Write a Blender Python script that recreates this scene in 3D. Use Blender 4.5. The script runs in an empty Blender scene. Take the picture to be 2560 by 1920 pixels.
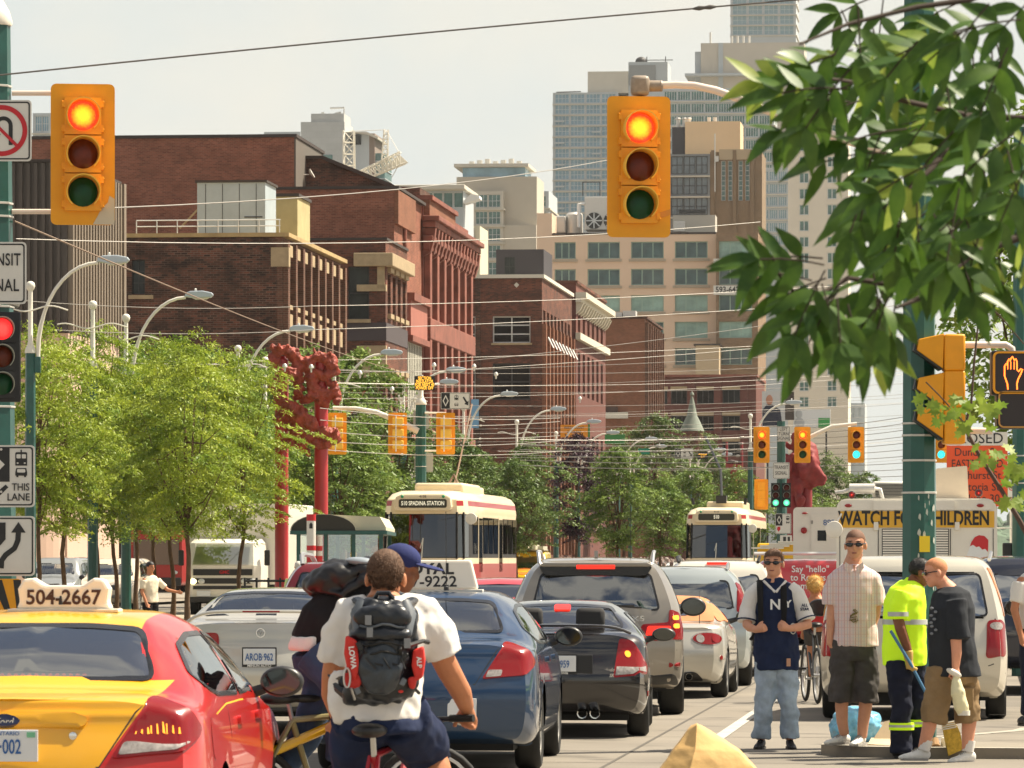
import bpy,bmesh,math,random
import numpy as np
from mathutils import Vector,Matrix,noise
from mathutils.bvhtree import BVHTree
from mathutils.geometry import delaunay_2d_cdt
from math import sin,cos,pi,radians as R
scene=bpy.context.scene
COL=scene.collection
# --------------------
F,HY,CZ=12000.0,1395.0,1.72
TH=math.atan2(1170,F)
cam_d=bpy.data.cameras.new('camera');cam=bpy.data.objects.new('camera',cam_d);COL.objects.link(cam)
cam.location=(0,0,CZ);cam.rotation_euler=(pi/2,0,0)
cam_d.sensor_width=36;cam_d.lens=F/2560*36;cam_d.shift_y=(HY-960)/2560
cam_d.clip_start=1;cam_d.clip_end=20000
cam_d.dof.use_dof=True;cam_d.dof.focus_distance=62;cam_d.dof.aperture_fstop=20
scene.camera=cam
scene.view_settings.view_transform='Standard';scene.view_settings.look='None'
scene.view_settings.exposure=0.95;scene.view_settings.gamma=1
SUN_AZ,SUN_EL=R(68),R(56)
w=bpy.data.worlds.new('World');scene.world=w;w.use_nodes=True
nt=w.node_tree;bg=nt.nodes['Background'];bg.inputs[1].default_value=0.051
sky=nt.nodes.new('ShaderNodeTexSky');sky.sky_type='NISHITA';sky.sun_disc=False
sky.sun_elevation=SUN_EL;sky.sun_rotation=SUN_AZ;sky.dust_density=4;sky.air_density=1.2;sky.ozone_density=1
tc=nt.nodes.new('ShaderNodeTexCoord');mp=nt.nodes.new('ShaderNodeMapping');mp.inputs['Scale'].default_value=(1,1,1.3)
nz=nt.nodes.new('ShaderNodeTexNoise');nz.inputs['Scale'].default_value=4.2;nz.inputs['Detail'].default_value=9;nz.inputs['Roughness'].default_value=0.56;nz.inputs['Distortion'].default_value=.35
rp=nt.nodes.new('ShaderNodeValToRGB');rp.color_ramp.elements[0].position=.45;rp.color_ramp.elements[1].position=.60
rp.color_ramp.elements[0].color=(.03,.03,.03,1);rp.color_ramp.elements[1].color=(1,1,1,1)
mx=nt.nodes.new('ShaderNodeMix');mx.data_type='RGBA';mx.inputs[7].default_value=(8.6,8.2,7.5,1)
nt.links.new(tc.outputs['Generated'],mp.inputs[0]);nt.links.new(mp.outputs[0],nz.inputs['Vector']);nt.links.new(nz.outputs[0],rp.inputs[0])
sx=nt.nodes.new('ShaderNodeSeparateXYZ');nt.links.new(tc.outputs['Generated'],sx.inputs[0])
mr=nt.nodes.new('ShaderNodeMapRange');mr.inputs[1].default_value=.12;mr.inputs[2].default_value=.28;mr.inputs[3].default_value=1.0;mr.inputs[4].default_value=0
nt.links.new(sx.outputs[2],mr.inputs[0])
nt.links.new(rp.outputs[0],mx.inputs[0]);nt.links.new(sky.outputs[0],mx.inputs[6])
hz=nt.nodes.new('ShaderNodeMix');hz.data_type='RGBA';n3=nt.nodes.new('ShaderNodeTexNoise');n3.inputs['Scale'].default_value=14;n3.inputs['Detail'].default_value=5;r3=nt.nodes.new('ShaderNodeValToRGB')
r3.color_ramp.elements[0].position=.38;r3.color_ramp.elements[1].position=.62;r3.color_ramp.elements[0].color=(7.7,8.15,7.85,1);r3.color_ramp.elements[1].color=(8.9,8.65,7.7,1)
nt.links.new(mp.outputs[0],n3.inputs['Vector']);nt.links.new(n3.outputs[0],r3.inputs[0]);nt.links.new(r3.outputs[0],hz.inputs[7]);nt.links.new(mr.outputs[0],hz.inputs[0]);nt.links.new(mx.outputs[2],hz.inputs[6]);nt.links.new(hz.outputs[2],bg.inputs[0])
TOSUN=Vector((sin(SUN_AZ)*cos(SUN_EL),cos(SUN_AZ)*cos(SUN_EL),sin(SUN_EL)))
sl=bpy.data.lights.new('sun','SUN');sl.energy=5.0;sl.angle=R(.6);sl.color=(1,.90,.73)
so=bpy.data.objects.new('sun',sl);COL.objects.link(so);so.rotation_euler=TOSUN.to_track_quat('Z','Y').to_euler();so.location=(0,0,60)
scene.cycles.max_bounces=8;scene.cycles.transparent_max_bounces=12;scene.cycles.diffuse_bounces=3;scene.cycles.glossy_bounces=3
# --------------------
def W(px,py,D):
 return Vector(((px-1280)/F*D,D,CZ+(HY-py)/F*D))
def G(px,D):return Vector(((px-1280)/F*D,D,0))
def S(v,u,z=0):
 return Vector((u*sin(TH)+v*cos(TH),u*cos(TH)-v*sin(TH),z))
def vs(px,D):return Vector(((px-1280)/F*D,D,0))
def s2l(c):return tuple((x/12.92 if x<=.04045 else((x+.055)/1.055)**2.4)for x in c)
def rgb(r,g,b):return s2l((r/255,g/255,b/255))
rnd=random.Random(7)
MATS={}
def mat(name,col=(.5,.5,.5),rough=.6,metal=0,spec=.5,coat=0,em=None,ems=1,var=0,vscale=3,bump=0,bscale=40,alpha=None,col2=None,tr=0,kind='noise',dist=.02):
 if name in MATS:return MATS[name]
 m=bpy.data.materials.new(name);m.use_nodes=True;t=m.node_tree;b=t.nodes['Principled BSDF']
 b.inputs['Base Color'].default_value=(*col,1);b.inputs['Roughness'].default_value=rough;b.inputs['Metallic'].default_value=metal
 b.inputs['Specular IOR Level'].default_value=spec;b.inputs['Coat Weight'].default_value=coat;b.inputs['Coat Roughness'].default_value=.03
 if em:b.inputs['Emission Color'].default_value=(*em,1);b.inputs['Emission Strength'].default_value=ems
 co=t.nodes.new('ShaderNodeTexCoord')
 if var or col2:
  n=t.nodes.new('ShaderNodeTexNoise');n.inputs['Scale'].default_value=vscale;n.inputs['Detail'].default_value=6;n.inputs['Roughness'].default_value=.65
  t.links.new(co.outputs['Object'],n.inputs['Vector'])
  r=t.nodes.new('ShaderNodeValToRGB');r.color_ramp.elements[0].position=.32;r.color_ramp.elements[1].position=.68
  c2=col2 or tuple(min(1,c*(1+var))for c in col);c1=col if col2 else tuple(c*(1-var)for c in col)
  r.color_ramp.elements[0].color=(*c1,1);r.color_ramp.elements[1].color=(*c2,1)
  t.links.new(n.outputs[0],r.inputs[0]);t.links.new(r.outputs[0],b.inputs['Base Color'])
 if bump:
  n2=t.nodes.new('ShaderNodeTexNoise');n2.inputs['Scale'].default_value=bscale;n2.inputs['Detail'].default_value=4
  t.links.new(co.outputs['Object'],n2.inputs['Vector'])
  bp=t.nodes.new('ShaderNodeBump');bp.inputs['Strength'].default_value=bump;bp.inputs['Distance'].default_value=dist
  t.links.new(n2.outputs[0],bp.inputs['Height']);t.links.new(bp.outputs[0],b.inputs['Normal'])
 if tr:
  tl=t.nodes.new('ShaderNodeBsdfTranslucent');ms=t.nodes.new('ShaderNodeMixShader');ms.inputs[0].default_value=tr
  out=t.nodes['Material Output']
  src=b.inputs['Base Color'].links[0].from_socket if b.inputs['Base Color'].links else None
  if src:t.links.new(src,tl.inputs[0])
  else:tl.inputs[0].default_value=(*col,1)
  t.links.new(b.outputs[0],ms.inputs[1]);t.links.new(tl.outputs[0],ms.inputs[2]);t.links.new(ms.outputs[0],out.inputs[0])
 MATS[name]=m
 return m
def glassmat(name,tint=(.5,.6,.58),a=.5,rough=.02):
 if name in MATS:return MATS[name]
 m=bpy.data.materials.new(name);m.use_nodes=True;t=m.node_tree;b=t.nodes['Principled BSDF']
 g=t.nodes.new('ShaderNodeBsdfGlossy');g.inputs[0].default_value=(.9,.92,.92,1);g.inputs['Roughness'].default_value=rough
 tp=t.nodes.new('ShaderNodeBsdfTransparent');tp.inputs[0].default_value=(*tint,1)
 ms=t.nodes.new('ShaderNodeMixShader');lw=t.nodes.new('ShaderNodeLayerWeight');lw.inputs[0].default_value=.5
 mr=t.nodes.new('ShaderNodeMapRange');mr.inputs[3].default_value=a*.5;mr.inputs[4].default_value=1
 t.links.new(lw.outputs['Fresnel'],mr.inputs[0]);t.links.new(mr.outputs[0],ms.inputs[0])
 t.links.new(tp.outputs[0],ms.inputs[1]);t.links.new(g.outputs[0],ms.inputs[2]);t.links.new(ms.outputs[0],t.nodes['Material Output'].inputs[0])
 MATS[name]=m;return m
def brickmat(name,c1,c2,mortar,scale=1.0,dirt=.35,rough=.9,bw=.23,bh=.075,dirtcol=(.02,.015,.012)):
 if name in MATS:return MATS[name]
 m=bpy.data.materials.new(name);m.use_nodes=True;t=m.node_tree;b=t.nodes['Principled BSDF'];b.inputs['Roughness'].default_value=rough;b.inputs['Specular IOR Level'].default_value=.25
 co=t.nodes.new('ShaderNodeTexCoord');sp=t.nodes.new('ShaderNodeSeparateXYZ');t.links.new(co.outputs['Object'],sp.inputs[0])
 ad=t.nodes.new('ShaderNodeMath');t.links.new(sp.outputs[0],ad.inputs[0]);t.links.new(sp.outputs[1],ad.inputs[1])
 cb=t.nodes.new('ShaderNodeCombineXYZ');t.links.new(ad.outputs[0],cb.inputs[0]);t.links.new(sp.outputs[2],cb.inputs[1])
 br=t.nodes.new('ShaderNodeTexBrick');br.inputs['Scale'].default_value=1;br.inputs['Brick Width'].default_value=bw*scale;br.inputs['Row Height'].default_value=bh*scale
 br.inputs['Mortar Size'].default_value=.012*scale;br.inputs['Color1'].default_value=(*c1,1);br.inputs['Color2'].default_value=(*c2,1);br.inputs['Mortar'].default_value=(*mortar,1)
 t.links.new(cb.outputs[0],br.inputs['Vector'])
 mpn=t.nodes.new('ShaderNodeMapping');mpn.inputs['Scale'].default_value=(.35,.35,.6);t.links.new(co.outputs['Object'],mpn.inputs[0])
 n=t.nodes.new('ShaderNodeTexNoise');n.inputs['Scale'].default_value=1.3;n.inputs['Detail'].default_value=10;n.inputs['Roughness'].default_value=.7
 t.links.new(mpn.outputs[0],n.inputs['Vector'])
 r=t.nodes.new('ShaderNodeValToRGB');r.color_ramp.elements[0].position=.40;r.color_ramp.elements[1].position=.64
 r.color_ramp.elements[0].color=(0,0,0,1);r.color_ramp.elements[1].color=(dirt,dirt,dirt,1);t.links.new(n.outputs[0],r.inputs[0])
 mxx=t.nodes.new('ShaderNodeMix');mxx.data_type='RGBA';mxx.inputs[7].default_value=(*dirtcol,1)
 t.links.new(r.outputs[0],mxx.inputs[0]);t.links.new(br.outputs[0],mxx.inputs[6]);t.links.new(mxx.outputs[2],b.inputs['Base Color'])
 MATS[name]=m;return m
class MB:
 def __init__(s):s.v=[];s.f=[]
 def add(s,vs,fs):
  o=len(s.v);s.v+=[tuple(p)for p in vs];s.f+=[tuple(i+o for i in f)for f in fs];return s
 def box(s,x0,x1,y0,y1,z0,z1,M=None):
  p=[Vector(q)for q in((x0,y0,z0),(x1,y0,z0),(x1,y1,z0),(x0,y1,z0),(x0,y0,z1),(x1,y0,z1),(x1,y1,z1),(x0,y1,z1))]
  if M is not None:p=[M@q for q in p]
  return s.add(p,[(0,3,2,1),(4,5,6,7),(0,1,5,4),(1,2,6,5),(2,3,7,6),(3,0,4,7)])
 def tube(s,pts,r,n=8,cap=True,sq=1.0):
  pts=[Vector(p)for p in pts];rr=r if hasattr(r,'__len__')else[r]*len(pts);rings=[];up=None
  for i,p in enumerate(pts):
   d=(pts[min(i+1,len(pts)-1)]-pts[max(i-1,0)]).normalized()
   if up is None:up=Vector((0,0,1))if abs(d.z)<.9 else Vector((0,1,0))
   a=d.cross(up);a.normalize();b=a.cross(d).normalized();up=b
   rings.append([p+(a*cos(2*pi*k/n)+b*sin(2*pi*k/n)*sq)*rr[i]for k in range(n)])
  return s.loft(rings,cap)
 def loft(s,rings,cap=True,close=True):
  n=len(rings[0]);vs=[p for r in rings for p in r];fs=[]
  for i in range(len(rings)-1):
   for k in range(n if close else n-1):
    k2=(k+1)%n;fs.append((i*n+k,i*n+k2,(i+1)*n+k2,(i+1)*n+k))
  if cap:fs.append(tuple(reversed(range(n))));fs.append(tuple((len(rings)-1)*n+k for k in range(n)))
  return s.add(vs,fs)
 def lathe(s,prof,n=16,M=None,cap=True):
  rings=[[Vector((r*cos(2*pi*k/n),r*sin(2*pi*k/n),z))for k in range(n)]for r,z in prof]
  if M is not None:rings=[[M@p for p in r]for r in rings]
  return s.loft(rings,cap)
 def ell(s,c,r,n=12,m=8,M=None):
  c=Vector(c);r=r if hasattr(r,'__len__')else(r,r,r);rings=[]
  for j in range(m+1):
   a=-pi/2+pi*j/m;a=max(-pi/2+.02,min(pi/2-.02,a));ring=[]
   for k in range(n):
    q=Vector((r[0]*cos(a)*cos(2*pi*k/n),r[1]*cos(a)*sin(2*pi*k/n),r[2]*sin(a)))
    ring.append(c+(M@q if M is not None else q))
   rings.append(ring)
  return s.loft(rings)
 def prism(s,poly,y0,y1,M=None):
  n=len(poly);p=[Vector((x,y0,z))for x,z in poly]+[Vector((x,y1,z))for x,z in poly]
  if M is not None:p=[M@q for q in p]
  a=sum(poly[i][0]*poly[(i+1)%n][1]-poly[(i+1)%n][0]*poly[i][1]for i in range(n))
  fs=[tuple(range(n)),tuple(reversed(range(n,2*n)))]+[(i,i+n,(i+1)%n+n,(i+1)%n)for i in range(n)]
  if a<0:fs=[tuple(reversed(f))for f in fs]
  return s.add(p,fs)
 def quad(s,a,b,c,d):return s.add([a,b,c,d],[(0,1,2,3)])
 def mesh(s,name,smooth=35):
  me=bpy.data.meshes.new(name);me.from_pydata(s.v,[],s.f)
  if smooth:me.shade_smooth();me.set_sharp_from_angle(angle=R(smooth))
  return me
 def build(s,name,m,parent=None,smooth=35,bevel=0):
  o=bpy.data.objects.new(name,s.mesh(name,smooth));COL.objects.link(o)
  if m:o.data.materials.append(m)
  if parent:o.parent=parent
  if bevel:
   b=o.modifiers.new('bevel','BEVEL');b.width=bevel;b.segments=2;b.limit_method='ANGLE';b.angle_limit=R(40)
  return o
def obj(name,me,m=None,parent=None):
 o=bpy.data.objects.new(name,me);COL.objects.link(o)
 if m and not me.materials:me.materials.append(m)
 if parent:o.parent=parent
 return o
def tag(o,label,cat,group=None):
 o['label']=label;o['category']=cat
 if group:o['group']=group
 return o
def thing(name,label,cat,loc=(0,0,0),rz=0,group=None):
 o=bpy.data.objects.new(name,None);COL.objects.link(o);o.location=loc;o.rotation_euler=(0,0,rz);o.empty_display_size=.2
 return tag(o,label,cat,group)
def kids(o):return[c for c in bpy.data.objects if c.parent==o]
def dup(root,loc,rz=None,label=None,sc=None):
 def cp(o,par):
  c=o.copy();COL.objects.link(c)
  if par:c.parent=par
  for ch in list(o.children):cp(ch,c)
  return c
 r=cp(root,None);r.location=loc
 if rz is not None:r.rotation_euler=(0,0,rz)
 if label:r['label']=label
 if sc:r.scale=(sc,)*3 if not hasattr(sc,'__len__')else sc
 return r
def structure(o):o['kind']='structure';return o
RX=Matrix.Rotation(pi/2,4,'X');MY=Matrix.Rotation(pi/2,4,'Y')
BENCH=bpy.data.scenes.new('bench')
def evalmesh(o):
 BENCH.collection.objects.link(o);BENCH.view_layers[0].update();dg=BENCH.view_layers[0].depsgraph
 me=bpy.data.meshes.new_from_object(o.evaluated_get(dg));BENCH.collection.objects.unlink(o);return me
def textmesh(body,size,bold=0,sx=1.0,ext=.002,align='CENTER',sp=1.0,shear=0):
 cu=bpy.data.curves.new('lettering','FONT');cu.body=body;cu.size=size;cu.align_x=align;cu.align_y='CENTER';cu.extrude=ext;cu.offset=bold;cu.resolution_u=3;cu.space_character=sp;cu.shear=shear
 o=bpy.data.objects.new('lettering',cu);me=evalmesh(o)
 bpy.data.objects.remove(o);bpy.data.curves.remove(cu)
 me.transform(RX@Matrix.Diagonal((sx,1,1,1)))
 return me
def text(body,size,loc,m,parent,bold=0,sx=1.0,name='lettering',rz=0,tilt=0,align='CENTER',sp=1.0,shear=0,ext=.002):
 me=textmesh(body,size,bold,sx,ext,align,sp,shear);o=obj(name,me,m,parent);o.location=loc;o.rotation_euler=(tilt,0,rz);return o
def rot_between(d):return Vector(d).to_track_quat('Z','Y').to_matrix().to_4x4()
def T(x,y,z):return Matrix.Translation((x,y,z))
def rrect(w,h,r,n=5,cx=0,cz=0):
 out=[]
 for(sx_,sz_,a0)in((1,1,0),(-1,1,90),(-1,-1,180),(1,-1,270)):
  for k in range(n):
   a=R(a0+90*k/(n-1));out.append((cx+sx_*(w/2-r)+r*cos(a),cz+sz_*(h/2-r)+r*sin(a)))
 return out
def oval(rx,rz_,n=24,cx=0,cz=0):return[(cx+rx*cos(2*pi*k/n),cz+rz_*sin(2*pi*k/n))for k in range(n)]
def ring_poly(ro,ri,n=32):
 v=[(ro*cos(2*pi*k/n),0,ro*sin(2*pi*k/n))for k in range(n)]+[(ri*cos(2*pi*k/n),0,ri*sin(2*pi*k/n))for k in range(n)]
 return v,[(k,k+n,(k+1)%n+n,(k+1)%n)for k in range(n)]
M_ASPH=mat('concrete_road',(.20,.176,.142),.85,var=.2,vscale=.3,bump=.25,bscale=30)
def weather(m,crack=.55):
 t=m.node_tree;b=t.nodes['Principled BSDF'];co=t.nodes.new('ShaderNodeTexCoord');src=b.inputs['Base Color'].links[0].from_socket
 n=t.nodes.new('ShaderNodeTexNoise');n.inputs['Scale'].default_value=.8;n.inputs['Detail'].default_value=3;av=t.nodes.new('ShaderNodeVectorMath');av.operation='ADD';t.links.new(co.outputs['Object'],n.inputs['Vector']);t.links.new(co.outputs['Object'],av.inputs[0]);t.links.new(n.outputs['Color'],av.inputs[1])
 for kind,sc,a,e,d in(('crack',.22,.0,.012,crack),('oil',.9,.10,.24,.45),('patch',.13,.28,.30,.22)):
  if kind=='crack':v=t.nodes.new('ShaderNodeTexVoronoi');v.feature='DISTANCE_TO_EDGE'
  else:v=t.nodes.new('ShaderNodeTexVoronoi')
  v.inputs['Scale'].default_value=sc;t.links.new(av.outputs[0],v.inputs['Vector']);r=t.nodes.new('ShaderNodeMapRange');r.inputs[1].default_value=a;r.inputs[2].default_value=e;r.inputs[3].default_value=d;r.inputs[4].default_value=0;t.links.new(v.outputs['Distance'],r.inputs[0])
  x=t.nodes.new('ShaderNodeMix');x.data_type='RGBA';x.inputs[7].default_value=(.045,.04,.034,1);t.links.new(r.outputs[0],x.inputs[0]);t.links.new(src,x.inputs[6]);src=x.outputs[2]
 t.links.new(src,b.inputs['Base Color'])
weather(M_ASPH)
M_WALK=mat('pavement_concrete',(.25,.218,.172),.9,var=.13,vscale=.6,bump=.25,bscale=25)
weather(M_WALK)
M_WHITE=mat('white_paint',(.75,.75,.72),.5)
M_CREAM=mat('cream_metal',(.74,.70,.60),.45,var=.06,vscale=4)
M_GREEN=mat('green_pole_paint',rgb(22,78,70),.42,var=.18,vscale=5,bump=.1,bscale=60,coat=.2)
M_AMBER=mat('amber_paint',rgb(230,156,6),.5,var=.05,vscale=6)
M_BLACK=mat('black_paint',(.012,.012,.012),.45)
M_SIGNW=mat('sign_white',(.66,.64,.58),.45,var=.04,vscale=6)
M_SIGNBK=mat('sign_back_metal',(.50,.48,.43),.5,metal=.3)
M_STEEL=mat('steel',(.55,.55,.54),.35,metal=.9)
M_GALV=mat('galvanised',(.62,.60,.55),.5,metal=.4,var=.08,vscale=8)
M_RUBBER=mat('tyre_rubber',(.014,.014,.013),.75,var=.3,vscale=10)
M_DARK=mat('dark_plastic',(.018,.018,.019),.4)
# ====================
def sheet(name,pts,z,m):
 o=MB().add([(p[0],p[1],z)for p in pts],[tuple(range(len(pts)))]).build(name,m,smooth=0);return structure(o)
def strip_sheet(name,v0,v1,u0,u1,z,m):return sheet(name,[S(v0,u0),S(v1,u0),S(v1,u1),S(v0,u1)],z,m)
sheet('ground',[(-3000,-60,0),(4500,-60,0),(4500,9000,0),(-3000,9000,0)],-.02,mat('ground_earth',(.22,.20,.17),.95,var=.2,vscale=.02))
strip_sheet('road',-60,60,-20,2500,0,M_ASPH)
M_SEAM=mat('slab_joint',(.10,.09,.075),.9);M_MARK=mat('road_marking',(.46,.44,.39),.7,var=.15,vscale=2)
jm=MB()
def flat(mb,v0,v1,u0,u1,z):mb.add([S(v0,u0,z),S(v1,u0,z),S(v1,u1,z),S(v0,u1,z)],[(0,1,2,3)])
for u in(28,31.5,34.2,37.6,40.2,42.6,46,51,57,63,70,78,88,99):flat(jm,-40,-1.0 if u>36 else 8,u,u+.035,.004)
for v in(-9.9,-6.6,-3.1):flat(jm,v,v+.03,20,140,.0045)
structure(jm.build('road_joints',M_SEAM,smooth=0))
lm=MB()
flat(lm,-2.55,-2.42,43.5,150,.006)
for k in range(14):flat(lm,-5.45,-5.33,48+k*9,51+k*9,.006)
flat(lm,-9.0,-3.0,31.0,31.5,.006)
structure(lm.build('road_markings',M_MARK,smooth=0))
kerb_line=[(8.0,40.9),(1.0,41.2),(-.5,41.35),(-1.1,41.55),(-1.38,41.95),(-1.36,42.5),(-1.0,43.2),(-.3,44.2),(.3,45.6),(.55,47.5),(.6,60),(.6,400)]
pts=[S(v,u)for v,u in kerb_line]
kb=MB();n=len(pts);inner=[S(v+.0,u+.0)for v,u in kerb_line]
top=[(p.x,p.y,.09)for p in pts]+[tuple(S(30,400,.09)),tuple(S(30,41.2,.09))]
kb.add(top,[tuple(range(len(top)))])
for i in range(n-1):kb.add([(pts[i].x,pts[i].y,0),(pts[i+1].x,pts[i+1].y,0),(pts[i+1].x,pts[i+1].y,.09),(pts[i].x,pts[i].y,.09)],[(0,1,2,3)])
structure(kb.build('pavement',M_WALK,smooth=0))
kc=MB()
for i in range(n-1):
 a,b=pts[i],pts[i+1];d=(b-a).normalized();nn=Vector((d.y,-d.x,0))*.16
 if i<n-1:kc.add([(a.x,a.y,.094),(b.x,b.y,.094),(b.x+nn.x,b.y+nn.y,.094),(a.x+nn.x,a.y+nn.y,.094)],[(0,1,2,3)])
structure(kc.build('kerb',mat('kerb_concrete',(.36,.33,.27),.85,var=.15,vscale=3),smooth=0))
pj=MB()
for u in(43.1,44.7,46.3,48,50,52,55):flat(pj,.1,6,u,u+.03,.096)
for v in(1.4,2.9,4.4):flat(pj,v,v+.02,42.5,60,.097)
structure(pj.build('pavement_joints',M_SEAM,smooth=0))
strip_sheet('left_pavement',-36.5,-30,120,420,.10,M_WALK)
strip_sheet('median_strip',-25.6,-19.5,112,150,.09,mat('median_paving',(.32,.28,.22),.9,var=.15,vscale=1.5))
# ====================
M_LINT=mat('cream_stone',rgb(166,146,114),.85,var=.15,vscale=2)
M_GLD=mat('dark_window_glass',(.010,.013,.014),.12,spec=.25,var=.5,vscale=.5)
M_FRAME=mat('window_frame_dark',(.03,.03,.03),.6);M_FRW=mat('window_frame_white',(.6,.6,.57),.6)
GL={k:mat(k,c,r,spec=s,var=v,vscale=vs_)for k,c,r,s,v,vs_ in(('teal_window_glass',(.09,.185,.17),.2,.6,.55,.35),('blue_window_glass',(.22,.36,.45),.2,.6,.5,.12),('pale_window_glass',(.26,.38,.42),.25,.6,.3,.1),('old_window_glass',(.03,.036,.034),.25,.3,.4,1.0))}
WCACHE={}
def winmesh(w,h,nx,nz,t,gl,fr,arch=False):
 k=(round(w,2),round(h,2),nx,nz,t,gl.name,fr.name)
 if k in WCACHE:return WCACHE[k]
 mb=MB();mb.box(0,w,.02,.05,0,h);ng=len(mb.f)
 if t:
  for x0,x1,z0,z1 in((0,t,0,h),(w-t,w,0,h),(t,w-t,0,t),(t,w-t,h-t,h)):mb.box(x0,x1,-.05,.02,z0,z1)
  for i in range(1,nx):mb.box(w*i/nx-t/2,w*i/nx+t/2,-.03,.018,t,h-t)
  for i in range(1,nz):mb.box(t,w-t,-.032,.016,h*i/nz-t/2,h*i/nz+t/2)
 me=mb.mesh('window',0);me.materials.append(gl);me.materials.append(fr)
 for i,p in enumerate(me.polygons):p.material_index=0 if i<ng else 1
 WCACHE[k]=me;return me
def wallholes(mb,O,U,N,w,z0,z1,holes,dep):
 O,U,N=Vector(O),Vector(U),Vector(N)
 us=sorted({0,w,*[a for h in holes for a in h[:2]]});zs=sorted({z0,z1,*[a for h in holes for a in h[2:4]]})
 P=lambda u,z,d=0:O+U*u+Vector((0,0,z))-N*d
 for i in range(len(us)-1):
  run=None
  for j in range(len(zs)-1):
   cu,cz=(us[i]+us[i+1])/2,(zs[j]+zs[j+1])/2
   inh=any(h[0]<cu<h[1]and h[2]<cz<h[3]for h in holes)
   if not inh:run=zs[j]if run is None else run
   if run is not None and(inh or j==len(zs)-2):
    e=zs[j]if inh else zs[j+1]
    mb.quad(P(us[i],run),P(us[i+1],run),P(us[i+1],e),P(us[i],e));run=None
 for h in holes:
  a,b,c,d=h[:4]
  mb.quad(P(a,c),P(b,c),P(b,c,dep),P(a,c,dep));mb.quad(P(a,d,dep),P(b,d,dep),P(b,d),P(a,d))
  mb.quad(P(a,c,dep),P(a,d,dep),P(a,d),P(a,c));mb.quad(P(b,c),P(b,d),P(b,d,dep),P(b,c,dep))
def block(root,name,m,x0,x1,y0,y1,z0,z1,north=(),street=(),dep=.3,win=None,swin=None,cap=None):
 """walls of one volume; north wall faces the camera (-y), street wall faces +x; holes get windows"""
 mb=MB()
 wallholes(mb,(x0,y0,0),(1,0,0),(0,-1,0),x1-x0,z0,z1,[h[:4]for h in north],dep)
 wallholes(mb,(x1,y0,0),(0,1,0),(1,0,0),y1-y0,z0,z1,[h[:4]for h in street],dep)
 mb.quad((x0,y1,z0),(x0,y0,z0),(x0,y0,z1),(x0,y1,z1));mb.quad((x1,y1,z0),(x0,y1,z0),(x0,y1,z1),(x1,y1,z1))
 mb.quad((x0,y0,z1),(x1,y0,z1),(x1,y1,z1),(x0,y1,z1))
 o=mb.build(name,m,root,smooth=0)
 cnt=0
 for holes,wn,rz in((north,win,0),(street,swin or win,pi/2)):
  for h in holes:
   g=h[4]if len(h)>4 else wn
   if not g:continue
   nx,nz_,t,gl,fr=g
   c=obj('window',winmesh(h[1]-h[0],h[3]-h[2],nx,nz_,t,gl,fr),None,root)
   c.location=(x0+h[0],y0+dep-.05,h[2])if rz==0 else(x1-dep+.05,y0+h[0],h[2]);c.rotation_euler=(0,0,rz)
   cnt+=1
 if cap:
  MB().box(x0-cap[1],x1+cap[1],y0-cap[1],y1+cap[1],z1+.003,z1+cap[0]).build('parapet',cap[2],root,smooth=0)
 return o
def bx(root,name,m,x0,x1,y0,y1,z0,z1,bevel=0):return MB().box(x0,x1,y0,y1,z0,z1).build(name,m,root,smooth=0,bevel=bevel)
def site(px,D,name,label,cat='building'):
 return thing(name,label,cat,G(px,D),-TH)
def zz(y,D):return CZ+(HY-y)/F*D
BR_DK=brickmat('dark_brown_brick',rgb(122,74,58),rgb(52,36,32),rgb(112,94,80),1.5,dirt=.9)
BR_RD=brickmat('red_brown_brick',rgb(158,96,74),rgb(122,70,54),rgb(150,110,92),1.4,dirt=.5,dirtcol=(.07,.03,.02))
BR_FC=brickmat('facade_brick',rgb(120,80,64),rgb(88,58,48),rgb(116,96,80),1.5,dirt=.5,dirtcol=(.05,.03,.02))
BR_MD=brickmat('brown_mottled_brick',rgb(136,78,58),rgb(82,50,42),rgb(112,84,70),1.5,dirt=.75,dirtcol=(.04,.025,.02))
BR_OR=brickmat('orange_brick',rgb(146,92,68),rgb(126,76,56),rgb(136,104,84),1.3,dirt=.35,dirtcol=(.10,.05,.03))
BR_PK=brickmat('plum_brick',rgb(112,64,55),rgb(98,54,47),rgb(108,78,70),1.3,dirt=.25,dirtcol=(.08,.04,.035))
M_RSTONE=mat('red_sandstone',rgb(128,76,62),.85,var=.3,vscale=.8)
M_PINK=mat('pink_board',rgb(158,98,84),.8,var=.08,vscale=1)
M_TANW=mat('tan_stucco',rgb(218,190,164),.9,var=.05,vscale=.15)
M_CONC=mat('pale_concrete',rgb(196,190,176),.9,var=.06,vscale=.2)
M_CONC2=mat('grey_concrete',rgb(178,184,186),.9,var=.05,vscale=.2)
M_BEIGE=mat('beige_render',rgb(205,175,155),.9,var=.05,vscale=.4)
M_ROOFD=mat('dark_roof_flashing',rgb(60,52,48),.8)
M_RIBS=mat('brown_ribbed_cladding',rgb(122,108,92),.6,var=.1,vscale=.5);M_RIBD=mat('dark_ribbed_cladding',rgb(78,70,64),.6,var=.1,vscale=.5)
OLD=(2,3,.08,GL['old_window_glass'],M_FRAME)
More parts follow.
